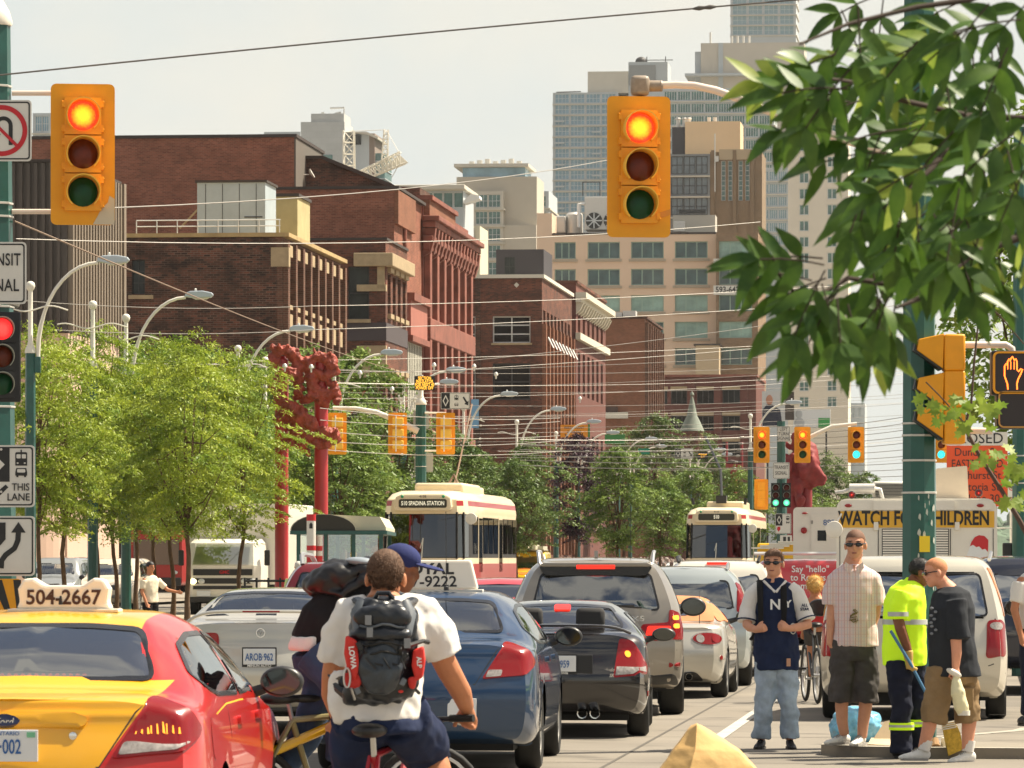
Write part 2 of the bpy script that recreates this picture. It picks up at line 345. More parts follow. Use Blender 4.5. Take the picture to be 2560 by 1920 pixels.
# --- ribbed hall at far left
r=site(168,189,'ribbed_hall','dark vertically ribbed metal clad hall on a beige base at the far left')
L=11.5
bx(r,'upper_walls',M_RIBD,-22,0,0,L,zz(830,189),zz(405,189))
mb=MB();mb2=MB();k=0
x=-22
while x<-.1:mb.box(x,x+.13,-.12,-.002,zz(826,189),zz(408,189));x+=.30
r1=mb.build('ribs',M_RIBD,r,smooth=0)
y=.1
while y<L-.3:mb2.box(.003,.22,y,y+.28,zz(824,189),zz(408,189));y+=.62
mb2.build('ribs',M_RIBS,r,smooth=0)
bx(r,'corner_post',M_RIBS,-.02,.3,L-.5,L,zz(826,189),zz(405,189))
block(r,'base_walls',M_BEIGE,-22,-.02,.1,L,0,zz(832,189),street=[(3.2,6.3,zz(955,190)-6,zz(900,190))],win=(1,1,0,M_GLD,M_FRAME),dep=.5)
mb=MB();ring=[]
for k in range(17):
 a=pi/2*k/16;ring.append((-6.5+6.4*cos(a)*1.0,.1-3.6*sin(a)))
prof=[(x,y,7.6+3.5*max(0,(-x-.1)/6.4)**1.3)for x,y in ring]
for i in range(16):
 a,b=prof[i],prof[i+1];mb.quad((a[0],a[1],0),(b[0],b[1],0),b,a);mb.quad(a,b,(b[0],.1,b[2]),(a[0],.1,a[2]))
mb.build('curved_bay',M_BEIGE,r,smooth=0)
bx(r,'roof_edge',M_ROOFD,-22.1,.1,-.15,L,zz(405,189),zz(398,189))
# --- dark brown brick warehouse
D=250;r=site(706,D,'brick_warehouse','dark weathered brown brick warehouse with a row of tall piers on its sunny street side')
H=zz(592,D);sh=[];NB=8;PIT=22.6/NB
for i in range(NB):
 u=.95+i*PIT;sh+=[(u,u+1.55,15.0,17.45),(u,u+1.55,10.6,13.6),(u,u+1.55,6.6,9.4)]
block(r,'walls',BR_DK,-17,-.3,.0,23,0,H,north=[(9.05,9.75,15.5,17.3),(9.05,9.75,11.6,13.0),(9.05,9.75,8,9.6)],dep=.28,win=(2,3,.05,GL['old_window_glass'],M_FRAME))
block(r,'street_front',BR_FC,-.298,0,.02,22.98,0,H-.02,street=sh,dep=.28,swin=OLD)
for i in range(NB+1):
 u=.1+i*PIT-(.0 if i else .0);bx(r,'pier',BR_FC,.003,.30,u,u+.62,0,H-.25)
for i in range(NB):
 u=.95+i*PIT
 for z0,z1 in((17.5,18.1),(13.65,14.5),(14.75,14.98)):bx(r,'stone_block',M_LINT,.004,.2,u+.02,u+1.5,z0,z1)
bx(r,'stone_block',M_LINT,-.6,.34,-.05,.55,16.9,17.9)
mb=MB();mb.box(-17.1,.36,-.12,23.1,H+.01,H+.22);mb.build('coping',mat('coping_stone',rgb(170,145,100),.9,var=.2,vscale=1),r,smooth=0)
for z in(15.25,11.35):bx(r,'sill',M_LINT,-8.1,-6.8,-.15,-.003,z,z+.2)
mb=MB();Hr=H+.22
for i in range(8):mb.tube([(-7.8+i*1.08,.6,Hr),(-7.8+i*1.08,.6,Hr+.72)],.03,5)
for z in(Hr+.72,Hr+.4):mb.tube([(-7.8,.6,z),(-.2,.6,z)],.03,5)
tag(mb.build('roof_railing',mat('white_rail',(.62,.62,.58),.5)),'white tube railing on the brick warehouse roof','railing');o=bpy.data.objects['roof_railing'];o.location=r.location;o.rotation_euler=r.rotation_euler
D=262;r=thing('roof_hut','blue grey sheet metal hut on the warehouse roof','roof hut',G(493,D),-TH)
mb=MB();mb.box(0,3.75,0,4,zz(595,D),zz(457,D));mb.build('walls',mat('blue_grey_sheet',rgb(160,172,178),.6,var=.08,vscale=1),r,smooth=0)
mb=MB();[mb.box(.45+i*.93,.48+i*.93,-.02,-.003,zz(590,D),zz(460,D))for i in range(4)];mb.box(2.6,3.6,-.03,-.003,zz(545,D),zz(542,D));mb.build('seams',M_FRAME,r,smooth=0)
bx(r,'roof',M_ROOFD,-.1,3.85,-.1,4.1,zz(457,D),zz(451,D));mb=MB();mb.tube([(-1,.2,zz(570,D)),(0,.2,zz(523,D))],.06,6);mb.build('brace',M_LINT,r)
D=268;r=thing('stair_tower','ochre rendered stair tower with dark roof edge beside the metal hut','roof hut',G(666,D),-TH)
bx(r,'walls',mat('ochre_render',rgb(176,162,118),.9,var=.12,vscale=1.0),0,1.75,0,5,zz(610,D),zz(492,D));bx(r,'roof',M_ROOFD,-.1,1.85,-.1,5,zz(492,D),zz(484,D))
# --- tall plain red brick block behind
D=330;r=site(735,D,'red_brick_block','tall windowless red brown brick block rising behind the warehouse')
bx(r,'walls',BR_RD,-26,0,0,14,8,zz(343,D));bx(r,'side_wall',mat('grey_render',rgb(98,92,84),.9),.003,.12,.05,14,8,zz(343,D));bx(r,'parapet',M_ROOFD,-26.1,.2,-.1,14.1,zz(343,D),zz(335,D))
mb=MB();mb.lathe([(.05,0),(.3,.08),(.36,.2)],14,T(.55,4,zz(425,D))@Matrix.Rotation(R(60),4,'Y'));mb.tube([(.1,4,zz(425,D)),(.5,4,zz(425,D))],.04,5);mb.build('satellite_dish',M_GALV,r)
D=335;r=site(765,D,'gabled_brick_house','dark brick building with a steep sloping roofline behind the red block')
mb=MB();mb.prism([(-2,8),(8,8),(8,zz(470,D)),(5.7,zz(466,D)),(1.1,zz(395,D)),(-2,zz(395,D))],0,10);mb.build('walls',BR_DK,r,smooth=0)
mb=MB();mb.prism([(5.9,zz(470,D)),(6.1,zz(462,D)),(1.2,zz(390,D)),(-2,zz(390,D)),(-2,zz(396,D)),(1.0,zz(396,D))],-.3,10.1);mb.build('roof',M_ROOFD,r,smooth=0)
# --- narrow brown house with cream trim
D=291;r=site(964,D,'brown_corner_house','narrow brown brick house with cream stone trim beside the warehouse')
H=zz(600,D)
sh=[(1.0+i*2.55,1.0+i*2.55+1.5,z0,z1)for i in range(4)for z0,z1 in((16.6,19.0),(9.4,12.8))]
block(r,'walls',BR_MD,-8,0,0,11,0,H,north=[(5.7,7.0,16.2,19.4),(5.7,7.0,9.2,11.6)],street=sh,dep=.3,win=(1,2,.08,GL['old_window_glass'],M_FRAME))
mb=MB();mb.box(-1.9,.5,-.5,11,19.4,20.2);mb.build('cornice',M_LINT,r,smooth=0,bevel=.05)
for z0,z1,x0 in((18.05,19.38,-.5),(17.9,18.3,-1.75),(12.4,14.6,-1.75),(10.2,10.7,-1.75),(10.7,12.38,-.85)):bx(r,'stone_band',M_LINT,x0,.03 if x0<-1 else x0+.45,-.1,.45,z0,z1)
bx(r,'dark_band',mat('slate_band',rgb(72,64,66),.8),-6.4,.05,-.06,10.9,14.9,16.0);bx(r,'sill',M_LINT,-2.5,-.9,-.2,-.003,15.99,16.2)
for u in(1.7,4.3,6.8,9.4):
 for z in(13.0,16.3,19.1):bx(r,'sill',M_LINT,.003,.22,u-.8,u+.9,z,z+.28)
bx(r,'parapet',M_ROOFD,-8.1,.1,-.1,11,H,H+.15)
mb=MB();mb.prism([(-2.5,11.9),(-1.0,12.0),(-2.1,10.4)],-.9,-.02);mb.build('awning',mat('red_awning',rgb(178,92,66),.9),r,smooth=0)
# --- red building with plain gable wall, boarded front
D=302;r=site(986,D,'red_brick_shop','broad red brick shop house with boarded openings and pink panels on its street side')
H=zz(472,D)
block(r,'walls',BR_RD,-11,-.02,0,14.8,0,H,dep=.3);bx(r,'street_front',BR_OR,-.018,.25,.05,9.4,zz(560,D),H-.05)
bx(r,'roof',M_ROOFD,-11.1,.3,-.1,14.8,H,H+.18)
mb=MB();mb.tube([(.12,4.6,8),(.12,4.6,zz(560,D))],.12,6);mb.build('downpipe',M_RSTONE,r)
bx(r,'panel',M_PINK,.003,.45,5.0,14.2,16.0,18.2);bx(r,'moulding',M_RSTONE,.003,.7,4.9,14.4,18.21,18.7);bx(r,'moulding',M_RSTONE,.003,.6,4.9,14.4,15.6,15.98)
bx(r,'boarded_window',mat('weathered_boards',rgb(168,165,150),.9,var=.3,vscale=1.5),.003,.2,5.2,13.2,10.8,15.58);bx(r,'panel',M_PINK,.003,.4,6.0,14.2,8.2,10.3);bx(r,'moulding',M_RSTONE,.003,.62,5.6,14.4,10.32,10.75)
bx(r,'boarded_window',MATS['weathered_boards'],.003,.2,5.6,13.2,3.5,8.0)
mb=MB();[mb.box(.204,.23,5.3+i*.9,5.36+i*.9,3.5,15.5)for i in range(9)];mb.build('board_joints',M_FRAME,r,smooth=0)
# --- ornate red front with big cornice
D=317;r=site(1058,D,'ornate_red_building','ornate red sandstone building with a heavy bracketed cornice and tall narrow windows')
H=zz(505,D);sh=[]
for i in range(6):
 u=1.7+i*4.3
 for z0,z1 in((18.2,22.2),(10.7,15.4),(4.0,8.6)):sh.append((u,u+2.6,z0,z1))
block(r,'walls',M_RSTONE,-9,0,0,28,0,H,street=sh,dep=.5,swin=(1,2,.1,GL['old_window_glass'],M_FRAME))
for i in range(7):bx(r,'column',M_RSTONE,.003,.45,.25+i*4.3,1.35+i*4.3,0,22.0,bevel=.08)
for z0,z1,e in((22.05,22.6,.48),(22.61,23.0,.7),(23.55,23.95,.9),(23.96,24.3,1.15),(16.2,17.6,.5),(9.2,10.2,.5)):bx(r,'cornice' if z0>20 else 'band',M_RSTONE,.004,e,-e*.6 if z0>20 else 0,28.3,z0,z1,bevel=.06)
for i in range(15):MB().prism([(0,21.6),(.5,21.9),(.75,22.7),(.85,23.5),(0,23.5)],i*2-.2,i*2+.5).build('bracket',M_RSTONE,r,smooth=0)
bx(r,'parapet',BR_OR,-9,.4,.3,16,24.31,25.4);bx(r,'coping',M_RSTONE,-.5,.6,.2,16,25.41,25.7)
# --- brown brick row further down the street
D=395;r=site(1355,D,'brown_brick_factory','brown brick factory with white framed windows and a pale parapet line, mid street')
H=zz(695,D);px=lambda x:(x-1355)/F*D+14
WW=(1,2,.10,M_GLD,M_FRW)
nh=[(px(1152),px(1188),zz(857,D),zz(790,D),(1,3,.10,M_GLD,M_FRW)),(px(1231),px(1326),zz(857,D),zz(790,D),(2,3,.10,M_GLD,M_FRW)),(px(1231),px(1326),zz(1000,D),zz(908,D),(2,2,.14,M_GLD,M_FRAME)),(px(1152),px(1188),zz(1000,D),zz(908,D),WW)]
sh=[(1.2+i*3.4,1.2+i*3.4+2,z0,z1)for i in range(8)for z0,z1 in((18.6,22.2),(12.2,16.4),(5,9.5))]
block(r,'walls',BR_MD,-14,0,0,29,0,H,north=nh,street=sh,dep=.35,win=WW,swin=(1,2,.14,GL['old_window_glass'],M_FRW))
for i in range(9):bx(r,'pier',BR_OR,.003,.35,.1+i*3.45,.8+i*3.45,2,21)
for i in range(8):MB().prism([(.36,20.0),(.75,19.2),(.78,19.1),(.36,19.8)],1.5+i*3.4,2.6+i*3.4).build('awning',mat('white_awning',(.6,.6,.58),.7),r,smooth=0)
for a,b in((1150,1189),(1228,1330)):bx(r,'sill',M_LINT,px(a)-14,px(b)-14,-.2,-.004,zz(862,D),zz(857,D))
bx(r,'coping',mat('pale_coping',rgb(205,200,185),.8),-5.3,.2,-.2,29,H+.003,H+.3);bx(r,'coping',MATS['pale_coping'],-14.1,-5.32,-.2,29,H+.003,H+.16);bx(r,'pilaster',BR_DK,-5.5,-5.1,-.15,-.003,4,H)
mb=MB();mb.lathe([(.0,0),(.22,0)],4,T(-2.1,-.05,zz(712,D))@RX,cap=False);mb.build('wall_anchor',MATS['pale_coping'],r,smooth=0)
D=400;r=site(1237,D,'black_roof_block','black clad rooftop block above the brown brick factory')
block(r,'walls',mat('charcoal_cladding',rgb(58,54,58),.7),0,4.0,1,9,20,zz(622,D),north=[(.7,1.6,zz(690,D),zz(640,D))],win=(2,2,.05,GL['old_window_glass'],M_FRAME),dep=.1)
D=428;r=site(1440,D,'red_cornice_building','plum red brick building with a white bracketed cornice and sill band, past the factory')
H=zz(708,D)
sh=[(2+i*5.2,4.6+i*5.2,z0,z1)for i in range(6)for z0,z1 in((22.0,24.2),(16.4,20.2),(8,13))]
block(r,'walls',BR_PK,-10,0,0,34,0,H,street=sh,dep=.4,swin=(2,2,.08,GL['old_window_glass'],M_FRW))
M_WCO=mat('white_cornice',rgb(205,198,178),.7)
for z0,z1,e in((24.5,24.9,.5),(24.91,25.4,.95),(21.2,21.8,.45)):bx(r,'cornice' if z0>20 else 'band',M_WCO,.004,e,-.5,34,z0,z1)
for i in range(14):MB().prism([(0,23.5),(.35,23.8),(.7,24.5),(0,24.5)],i*2.5,i*2.5+.6).build('bracket',M_WCO,r,smooth=0)
bx(r,'parapet',BR_MD,-10.1,.15,-.1,34,H,H+.25)
D=515;r=site(1612,D,'orange_brick_warehouse','orange brown brick warehouse with a plain end wall and grey roof hoods')
H=zz(797,D)
sh=[(.8+i*3.6,2.6+i*3.6,4+k*5.4,8+k*5.4)for i in range(7)for k in range(4)]
block(r,'walls',BR_OR,-6.5,0,0,26,0,H,street=sh,dep=.4,swin=OLD)
for i in range(8):bx(r,'pier',BR_FC,.003,.4,.05+i*3.62,.7+i*3.62,0,H-.4)
bx(r,'parapet',BR_DK,-6.6,.3,-.1,26,H,H+.25)
bx(r,'sign_board',mat('dark_board',rgb(80,62,56),.9),-4.9,-2.9,-.4,-.01,zz(1030,D),zz(1017,D));bx(r,'sign_board',MATS['pale_coping'],-5,-1.8,-.5,-.01,zz(1046,D),zz(1031,D))
for a,b in((1507,1556),(1556,1590)):bx(r,'roof_hood',M_GALV,(a-1612)/F*D,(b-1614)/F*D,.5,3,H+.1,zz(780 if a<1550 else 776,D))
# --- tan office building with four-pane green windows
D=715;r=site(1790,D,'tan_office_building','broad tan stucco office block with rows of wide green windows')
px=lambda x:(x-1790)/F*D;X0=px(1340);H=zz(585,D)
cols=((1385,1438),(1468,1549),(1577,1659),(1687,1769));rows=((603,645),(671,712),(737,778),(804,845),(870,912),(938,980))
TE=mat('office_teal_glass',(.05,.10,.10),.15,spec=.5,var=.5,vscale=.3);wv=[(3,1,.14,TE,mat('teal_frame',rgb(150,175,160),.6)),(3,1,.14,mat('pale_teal_glass',(.26,.40,.34),.3,var=.45,vscale=.25),MATS['teal_frame']),(3,1,.14,mat('dark_teal_glass',(.05,.09,.085),.15,spec=.7,var=.5,vscale=.3),MATS['teal_frame'])]
nh=[(px(a)-X0,px(b)-X0,zz(y1,D),zz(y0,D),wv[(i*2+j*3+(i*j)%2)%3 if i else 0])for j,(a,b)in enumerate(cols)for i,(y0,y1)in enumerate(rows)]
block(r,'walls',M_TANW,X0,0,0,30,0,H,north=nh,dep=.5)
for h in nh:
 bx(r,'sill',mat('stone_sill',rgb(170,155,135),.9),X0+h[0]-.3,X0+h[1]+.3,-.3,-.003,h[2]-.45,h[2]-.1)
bx(r,'roof_tower',M_TANW,X0+.01,px(1378),.02,8,H+.003,zz(530,D));bx(r,'parapet',M_ROOFD,px(1379),.1,-.1,30,H,H+.3)
D=712;r=site(1790,D,'brown_office_wing','brown brick wing beside the tan office block carrying a phone number banner')
px=lambda x:(x-1790)/F*D
nh=[(px(1797),px(1880),zz(y1,D),zz(y0,D),wv[(i+1)%3])for i,(y0,y1)in enumerate(rows[:5])]
block(r,'walls',brickmat('tan_brown_brick',rgb(150,124,96),rgb(134,108,84),rgb(140,120,100),1.6,dirt=.3),.02,px(1895),0,26,0,zz(582,D),north=nh,dep=.5)
bx(r,'stair_shaft',mat('sand_render',rgb(186,166,136),.9),px(1745),px(1803),-6,-.02,10,zz(868,D))
bx(r,'shaft_roof',M_ROOFD,px(1740),px(1806),-6.1,0,zz(868,D),zz(864,D))
rb=thing('phone_banner','white rooftop banner with the number 593-642 partly behind leaves','banner',G(1784,711),-TH)
bx(rb,'sheet',M_SIGNW,0,6.6,-.15,-.05,zz(738,D),zz(715,D));text('593-642',1.25,(2.05,-.17,zz(726,D)),M_BLACK,rb,bold=.03,sx=.85);text('9 NTT',.9,(5.3,-.17,zz(726,D)),mat('teal_ink',rgb(70,130,150),.6),rb)
rb=thing('blank_banner','plain white banner high on the brown office wing','banner',G(1784,711),-TH);bx(rb,'sheet',M_SIGNW,0,6.6,-.15,-.05,zz(672,D),zz(648,D))
D=722;r=thing('cooling_unit','grey rooftop cooling unit with two big fans above the tan office block','roof plant',G(1462,D),-TH);px=lambda x:(x-1462)/F*D
bx(r,'casing',M_GALV,0,5.5,0,5,zz(575,D),zz(492,D),bevel=.1)
for i in range(2):
 mb=MB();mb.lathe([(1.25,0),(1.25,.1)],20,T(1.4+i*2.7,-.02,zz(552,D))@RX);f=mb.build('fan',M_BLACK,r)
 mb=MB()
 for k in range(4):mb.box(-.08,.08,0,.06,-1.2,1.2,T(1.4+i*2.7,-.2,zz(552,D))@Matrix.Rotation(k*pi/4,4,'Y'))
 mb.build('fan_guard',M_STEEL,f,smooth=0)
mb=MB();mb.tube([(-.9,.2,zz(568,D)),(-.9,.2,zz(510,D)),(0,.2,zz(510,D))],.3,8);mb.build('pipe',M_WHITE,r)
D=726;r=thing('air_ducts','grey ducts and tanks standing on the tan office roof beside the cooling unit','roof plant',G(1378,D),-TH)
bx(r,'duct',M_GALV,.3,2.2,0,4,zz(583,D),zz(540,D),.2);mb=MB();mb.lathe([(1.3,zz(583,D)),(1.3,zz(536,D)),(.9,zz(530,D))],14,T(3.4,1.5,0));mb.build('tank',M_GALV,r)
mb=MB();[mb.tube([(x,0,zz(490,D)),(x,0,zz(455,D))],.08,5)for x in(4.8,7.4)];mb.tube([(4.8,0,zz(456,D)),(7.4,0,zz(456,D))],.08,5);mb.tube([(.2,0,zz(583,D)),(.2,0,zz(535,D))],.12,5);mb.build('mast',M_FRAME,r)
D=724;r=thing('roof_cabin','low grey plant cabin with louvres on the right of the tan roof','roof plant',G(1682,D),-TH)
bx(r,'cabin',mat('grey_panel',rgb(180,176,164),.7),0,6.4,0,5,zz(583,D),zz(538,D));bx(r,'louvre',M_DARK,.9,5,-.2,-.01,zz(537,D)+.1,zz(524,D));bx(r,'duct',M_GALV,.1,1.9,-.3,-.01,zz(580,D),zz(553,D),.15)
# --- plum brick low office with lintelled windows and the t
D=600;r=site(1890,D,'plum_brick_office','plum red brick office with dark windows under pale lintels below the tan block');px=lambda x:(x-1890)/F*D;X0=px(1640)
cs=((1652,1668),(1677,1718),(1742,1785),(1806,1850))
nh=[(px(a)-X0,px(b)-X0,zz(y1,D),zz(y0,D),(3,1,.12,M_GLD,M_FRAME))for a,b in cs for y0,y1 in((974,1009),(1039,1076),(1104,1140))]
block(r,'walls',BR_PK,X0,0,0,24,0,zz(942,D),north=nh,dep=.4)
for h in nh:bx(r,'lintel',M_LINT,X0+h[0]-.05,X0+h[1]+.05,-.08,-.003,h[3]+.02,h[3]+.42)
for a in(1727,1794,1860):bx(r,'pilaster',BR_PK,px(a)-.45,px(a)+.45,-.35,-.003,0,zz(948,D))
bx(r,'parapet',M_RSTONE,X0-.1,.2,-.4,24,zz(942,D),zz(936,D))
D=560;r=site(1730,D,'turret_house','grey green conical turret spire of a house in front of the plum brick office')
c0=T(0,0,0);mb=MB();mb.lathe([(1.45,zz(1078,D)),(1.0,zz(1056,D)),(.62,zz(1040,D)),(.42,zz(1020,D)),(.22,zz(1000,D)),(.1,zz(990,D)),(.26,zz(987,D)),(.2,zz(983,D)),(0.02,zz(978,D))],12);mb.build('spire',mat('copper_green_roof',rgb(120,128,116),.8,var=.15,vscale=1),r)
MB().lathe([(1.3,0),(1.3,zz(1078,D))],12).build('turret',BR_MD,r)
# --- towers far off
def tower(px0,px1,ytop,D,label,m,win,nx,fl,dep=18,bands=True,ybot=None,cat='tower',margin=.4,wfrac=.78,hfrac=.68,name='apartment_tower',side=True,top=None,bandm=None):
 r=site(px0,D,name,label,cat);wd=(px1-px0)/F*D;H=zz(ytop,D);zb=zz(ybot or 1150,D);cell=(wd-2*margin)/nx
 hs=[];k=0;z=H-fl*.95
 while z>zb:hs+=[(margin+cell*i+cell*(1-wfrac)/2,margin+cell*i+cell*(1+wfrac)/2,z,z+fl*hfrac)for i in range(nx)];z-=fl
 keep,rest=hs[:100],hs[100:]
 block(r,'walls',m,0,wd,0,dep,0,H,north=[(*h,win)for h in keep]+[(*h,None)for h in rest],dep=.35)
 if rest:
  mb=MB();[mb.box(h[0],h[1],.2,.33,h[2],h[3])for h in rest];o=mb.build('windows',win[3],r,smooth=0);o['kind']='stuff'
 if bands:
  z=H-fl*.95-fl*.12
  mb=MB();n=0
  while z>zb and n<40:bx(r,'floor_slab',bandm or M_CONC,-.15,wd+.3,-.5,dep,z-.16,z+.1);z-=fl;n+=1
 return r,wd,H
BG,PG=GL['blue_window_glass'],GL['pale_window_glass']
M_FRG=mat('pale_grey_frame',rgb(205,208,206),.7)
r,wd,H=tower(1382,1545,232,1300,'pale grey glass apartment tower left of the right hand traffic light',M_CONC2,(4,2,.09,BG,M_FRG),4,2.95,ybot=560,wfrac=.9,hfrac=.82)
bx(r,'roof_block',M_CONC,px_:=(1468-1382)/F*1300,(1570-1382)/F*1300,2,14,H+.01,zz(178,1300));bx(r,'roof_block',M_CONC2,(1570-1382)/F*1300,(1668-1382)/F*1300,2.2,16,H-12,zz(155,1300));bx(r,'roof_screen',mat('grey_louvre',rgb(140,143,143),.8),(1572-1382)/F*1300,(1638-1382)/F*1300,1.9,2.15,H+2,zz(163,1300))
bx(r,'lower_wing',M_CONC2,wd+.02,(1668-1382)/F*1300,4,20,0,H-2)
mb=MB();mb.ell(((1600-1382)/F*1300,5,zz(152,1300)),(1.6,1.6,1.4));[mb.tube([(x,4,zz(158,1300)),(x,4,zz(140,1300))],.12,4)for x in((1615-1382)/9.23,(1662-1382)/9.23)];mb.tube([((1612-1382)/9.23,4,zz(149,1300)),((1680-1382)/9.23,4,zz(149,1300))],.12,4);[mb.tube([((x-1382)/9.23,3,zz(228,1300)),((x+50-1382)/9.23,3,zz(227,1300))],.15,4)for x in(1388,1400)];mb.build('roof_davits',M_FRAME,r)
for k in range(9):bx(r,'balcony',M_CONC2,(1475-1382)/9.23*(k%2)+.6,(1475-1382)/9.23*(k%2)+3.2,-1.5,-.52,H-8-k*2.95*1.0,H-7.6-k*2.95)
r,wd,H=tower(1655,1935,222,1150,'teal glass slab apartment block behind the right hand traffic light',M_CONC2,(5,1,.10,GL['teal_window_glass'],M_FRG),8,2.95,ybot=480,wfrac=.93,hfrac=.74)
tower(1850,1972,420,1100,'lower teal glass apartment block just left of the foliage',M_CONC2,(4,1,.09,PG,M_FRG),5,2.95,ybot=700,wfrac=.9,hfrac=.7)
D=1250;r,wd,H=tower(1752,2010,108,D,'beige concrete high rise with an overhanging roof slab behind the leaves',mat('warm_concrete',rgb(190,182,168),.9,var=.04,vscale=.2),(2,1,.1,BG,M_FRG),2,3,ybot=106,bands=False)
bx(r,'roof_slab',M_CONC2,-4,wd+2,-3,16,zz(192,D),zz(186,D));bx(r,'dark_strip',M_CONC2,4.6,5.8,-.3,-.01,40,H);bx(r,'side_block',M_CONC2,-1.6,-.02,1,10,30,zz(128,D));mb=MB();mb.tube([(2.4,2,H),(2.4,2,H+3)],.25,6);[mb.tube([(8+i*1.5,2,H),(8+i*1.5,2,H+2)],.3,6)for i in range(4)];mb.build('flues',M_GALV,r)
tower(1826,1990,-40,1400,'tallest pale blue glass tower cut by the top edge of the picture',M_CONC2,(3,2,.08,PG,M_FRG),4,3,ybot=110,wfrac=.88,hfrac=.85)
D=900;r,wd,H=tower(1970,2120,300,D,'long beige apartment tower with a teal window strip behind the foliage',mat('cream_concrete',rgb(214,205,188),.9,var=.04,vscale=.2),(2,1,.15,GL['teal_window_glass'],M_FRG),2,3.0,ybot=1020,bands=False,wfrac=.34,hfrac=.66)
tower(2121,2162,1008,950,'small grey apartment tower low behind the street signals on the right',M_CONC2,(2,1,.12,BG,M_FRG),2,3.1,ybot=1180,bands=False,wfrac=.4)
tower(2074,2118,560,930,'narrow grey balcony tower beside the beige apartment tower',M_CONC2,(2,1,.12,PG,M_FRG),2,3.0,ybot=1150,wfrac=.8)
D=760;r=site(1775,D,'brown_art_deco_tower','brown stone tower with tall narrow teal window strips above the tan offices');px=lambda x:(x-1775)/F*D
hs=[(px(a),px(a+11),zz(502,D),zz(402,D),(1,8,.1,GL['teal_window_glass'],M_FRG))for a in(1803,1820,1846,1863)]
M_DECO=mat('brown_stone',rgb(128,108,84),.9,var=.12,vscale=.4)
block(r,'walls',M_DECO,0,px(1905),0,14,0,zz(380,D),north=hs,dep=.4)
for a in(1778,1832,1876):bx(r,'pier',M_DECO,px(a),px(a+9),-.35,-.01,30,zz(376,D))
bx(r,'crown',mat('sand_stone',rgb(176,158,130),.9),px(1798),px(1876),-.25,-.02,zz(400,D),zz(374,D));mb=MB();mb.tube([(px(1788),-.6,zz(480,D)),(px(1788),-.6,zz(335,D))],.1,5);mb.box(px(1787),px(1797),-.7,-.4,zz(405,D),zz(391,D));mb.build('aerial',M_GALV,r)
r,wd,H=tower(1640,1776,386,790,'grey glass office block with square panes beside the brown stone tower',mat('slate_metal',rgb(120,124,126),.7),(2,2,.12,mat('grey_pane',(.12,.15,.17),.15,spec=.8,var=.5,vscale=.3),M_FRAME),4,3.4,ybot=560,wfrac=.95,hfrac=.85)
D=800;r=site(1680,D,'rooftop_boxes','pair of rooftop boxes, one charcoal and one tan, above the glass office block');px=lambda x:(x-1680)/F*D
bx(r,'charcoal_box',MATS['charcoal_cladding'],0,px(1713),0,8,40,zz(318,D));bx(r,'tan_box',mat('tan_panel',rgb(222,190,150),.9,var=.04,vscale=.3),px(1713.3),px(1851),-.5,10,50,zz(305,D));mb=MB();[mb.lathe([(.35,zz(318,D)),(.35,zz(296,D)),(.5,zz(294,D)),(.4,zz(290,D))],8,T(x,3,0))for x in(.8,1.9,2.6)];[mb.lathe([(.3,zz(305,D)),(.3,zz(290,D))],8,T(px(x),3,0))for x in(1715,1770,1785)];mb.build('flues',M_GALV,r)
D=850;r,wd,H=tower(1182,1258,478,D,'pale condominium with teal glass bays behind the ornate red building',M_CONC,(3,2,.08,GL['teal_window_glass'],M_FRG),2,3.0,ybot=700,wfrac=.92,hfrac=.75)
px=lambda x:(x-1182)/F*D
bx(r,'stone_shaft',mat('beige_concrete',rgb(188,180,164),.9,var=.05,vscale=.2),px(1138),px(1340),2,16,H-6,zz(440,D));bx(r,'stone_shaft',MATS['beige_concrete'],px(1254),px(1341),.3,15,0,H-6.01);bx(r,'penthouse',BG,px(1152),px(1310),3,14,zz(440,D),zz(416,D));bx(r,'roof_slab',M_CONC,px(1133),px(1320),1,16,zz(416,D),zz(408,D))
mb=MB();[mb.lathe([(.5,zz(409,D)),(.5,zz(398-(i%3)*3,D))],8,T(px(1172+i*20),5,0))for i in range(7)];mb.build('flues',M_GALV,r)
tower(1338,1372,478,880,'slim glass tower to the right of the pale condominium',M_CONC2,(2,2,.08,GL['teal_window_glass'],M_FRG),1,3.0,ybot=620,wfrac=.85)
tower(1318,1366,478,900,'slim concrete apartment slab peeping over the brown factory',M_CONC2,(2,1,.12,BG,M_FRG),2,3.0,ybot=650,wfrac=.8)
D=600;r=site(1142,D,'cream_rendered_block','cream rendered windowless block above the brown brick factory')
bx(r,'walls',mat('cream_render',rgb(205,198,172),.9,var=.05,vscale=.3),0,2.9,0,10,10,zz(565,D));bx(r,'side_shaft',mat('grey_cream_render',rgb(176,170,152),.9),1.6,2.3,-.2,-.01,10,zz(570,D))
D=560;r=site(1000,D,'glass_pavilion','long low glass storey with a wide overhanging flat roof behind the red shop');px=lambda x:(x-1000)/F*D
block(r,'walls',M_CONC2,0,px(1158),0,12,8,zz(478,D),north=[(.3+i*1.2,1.4+i*1.2,zz(520,D),zz(482,D),(1,1,.06,GL['teal_window_glass'],M_FRG))for i in range(6)],dep=.2);bx(r,'roof',M_CONC,-.5,px(1168),-2.5,13,zz(478,D),zz(466,D),.1)
MB().prism([(px(1160),zz(510,D)),(px(1200),zz(498,D)),(px(1198),zz(490,D)),(px(1178),zz(486,D)),(px(1160),zz(503,D))],0,3).build('canopy',M_WHITE,r,smooth=0)
D=1100;r=site(752,D,'concrete_tower','grey concrete high rise with teal windows behind the red brick block');px=lambda x:(x-752)/F*D
M_PANEL=brickmat('grey_panel_joints',rgb(180,182,180),rgb(176,178,176),rgb(150,152,150),1,dirt=.05,bw=2.4,bh=1.4)
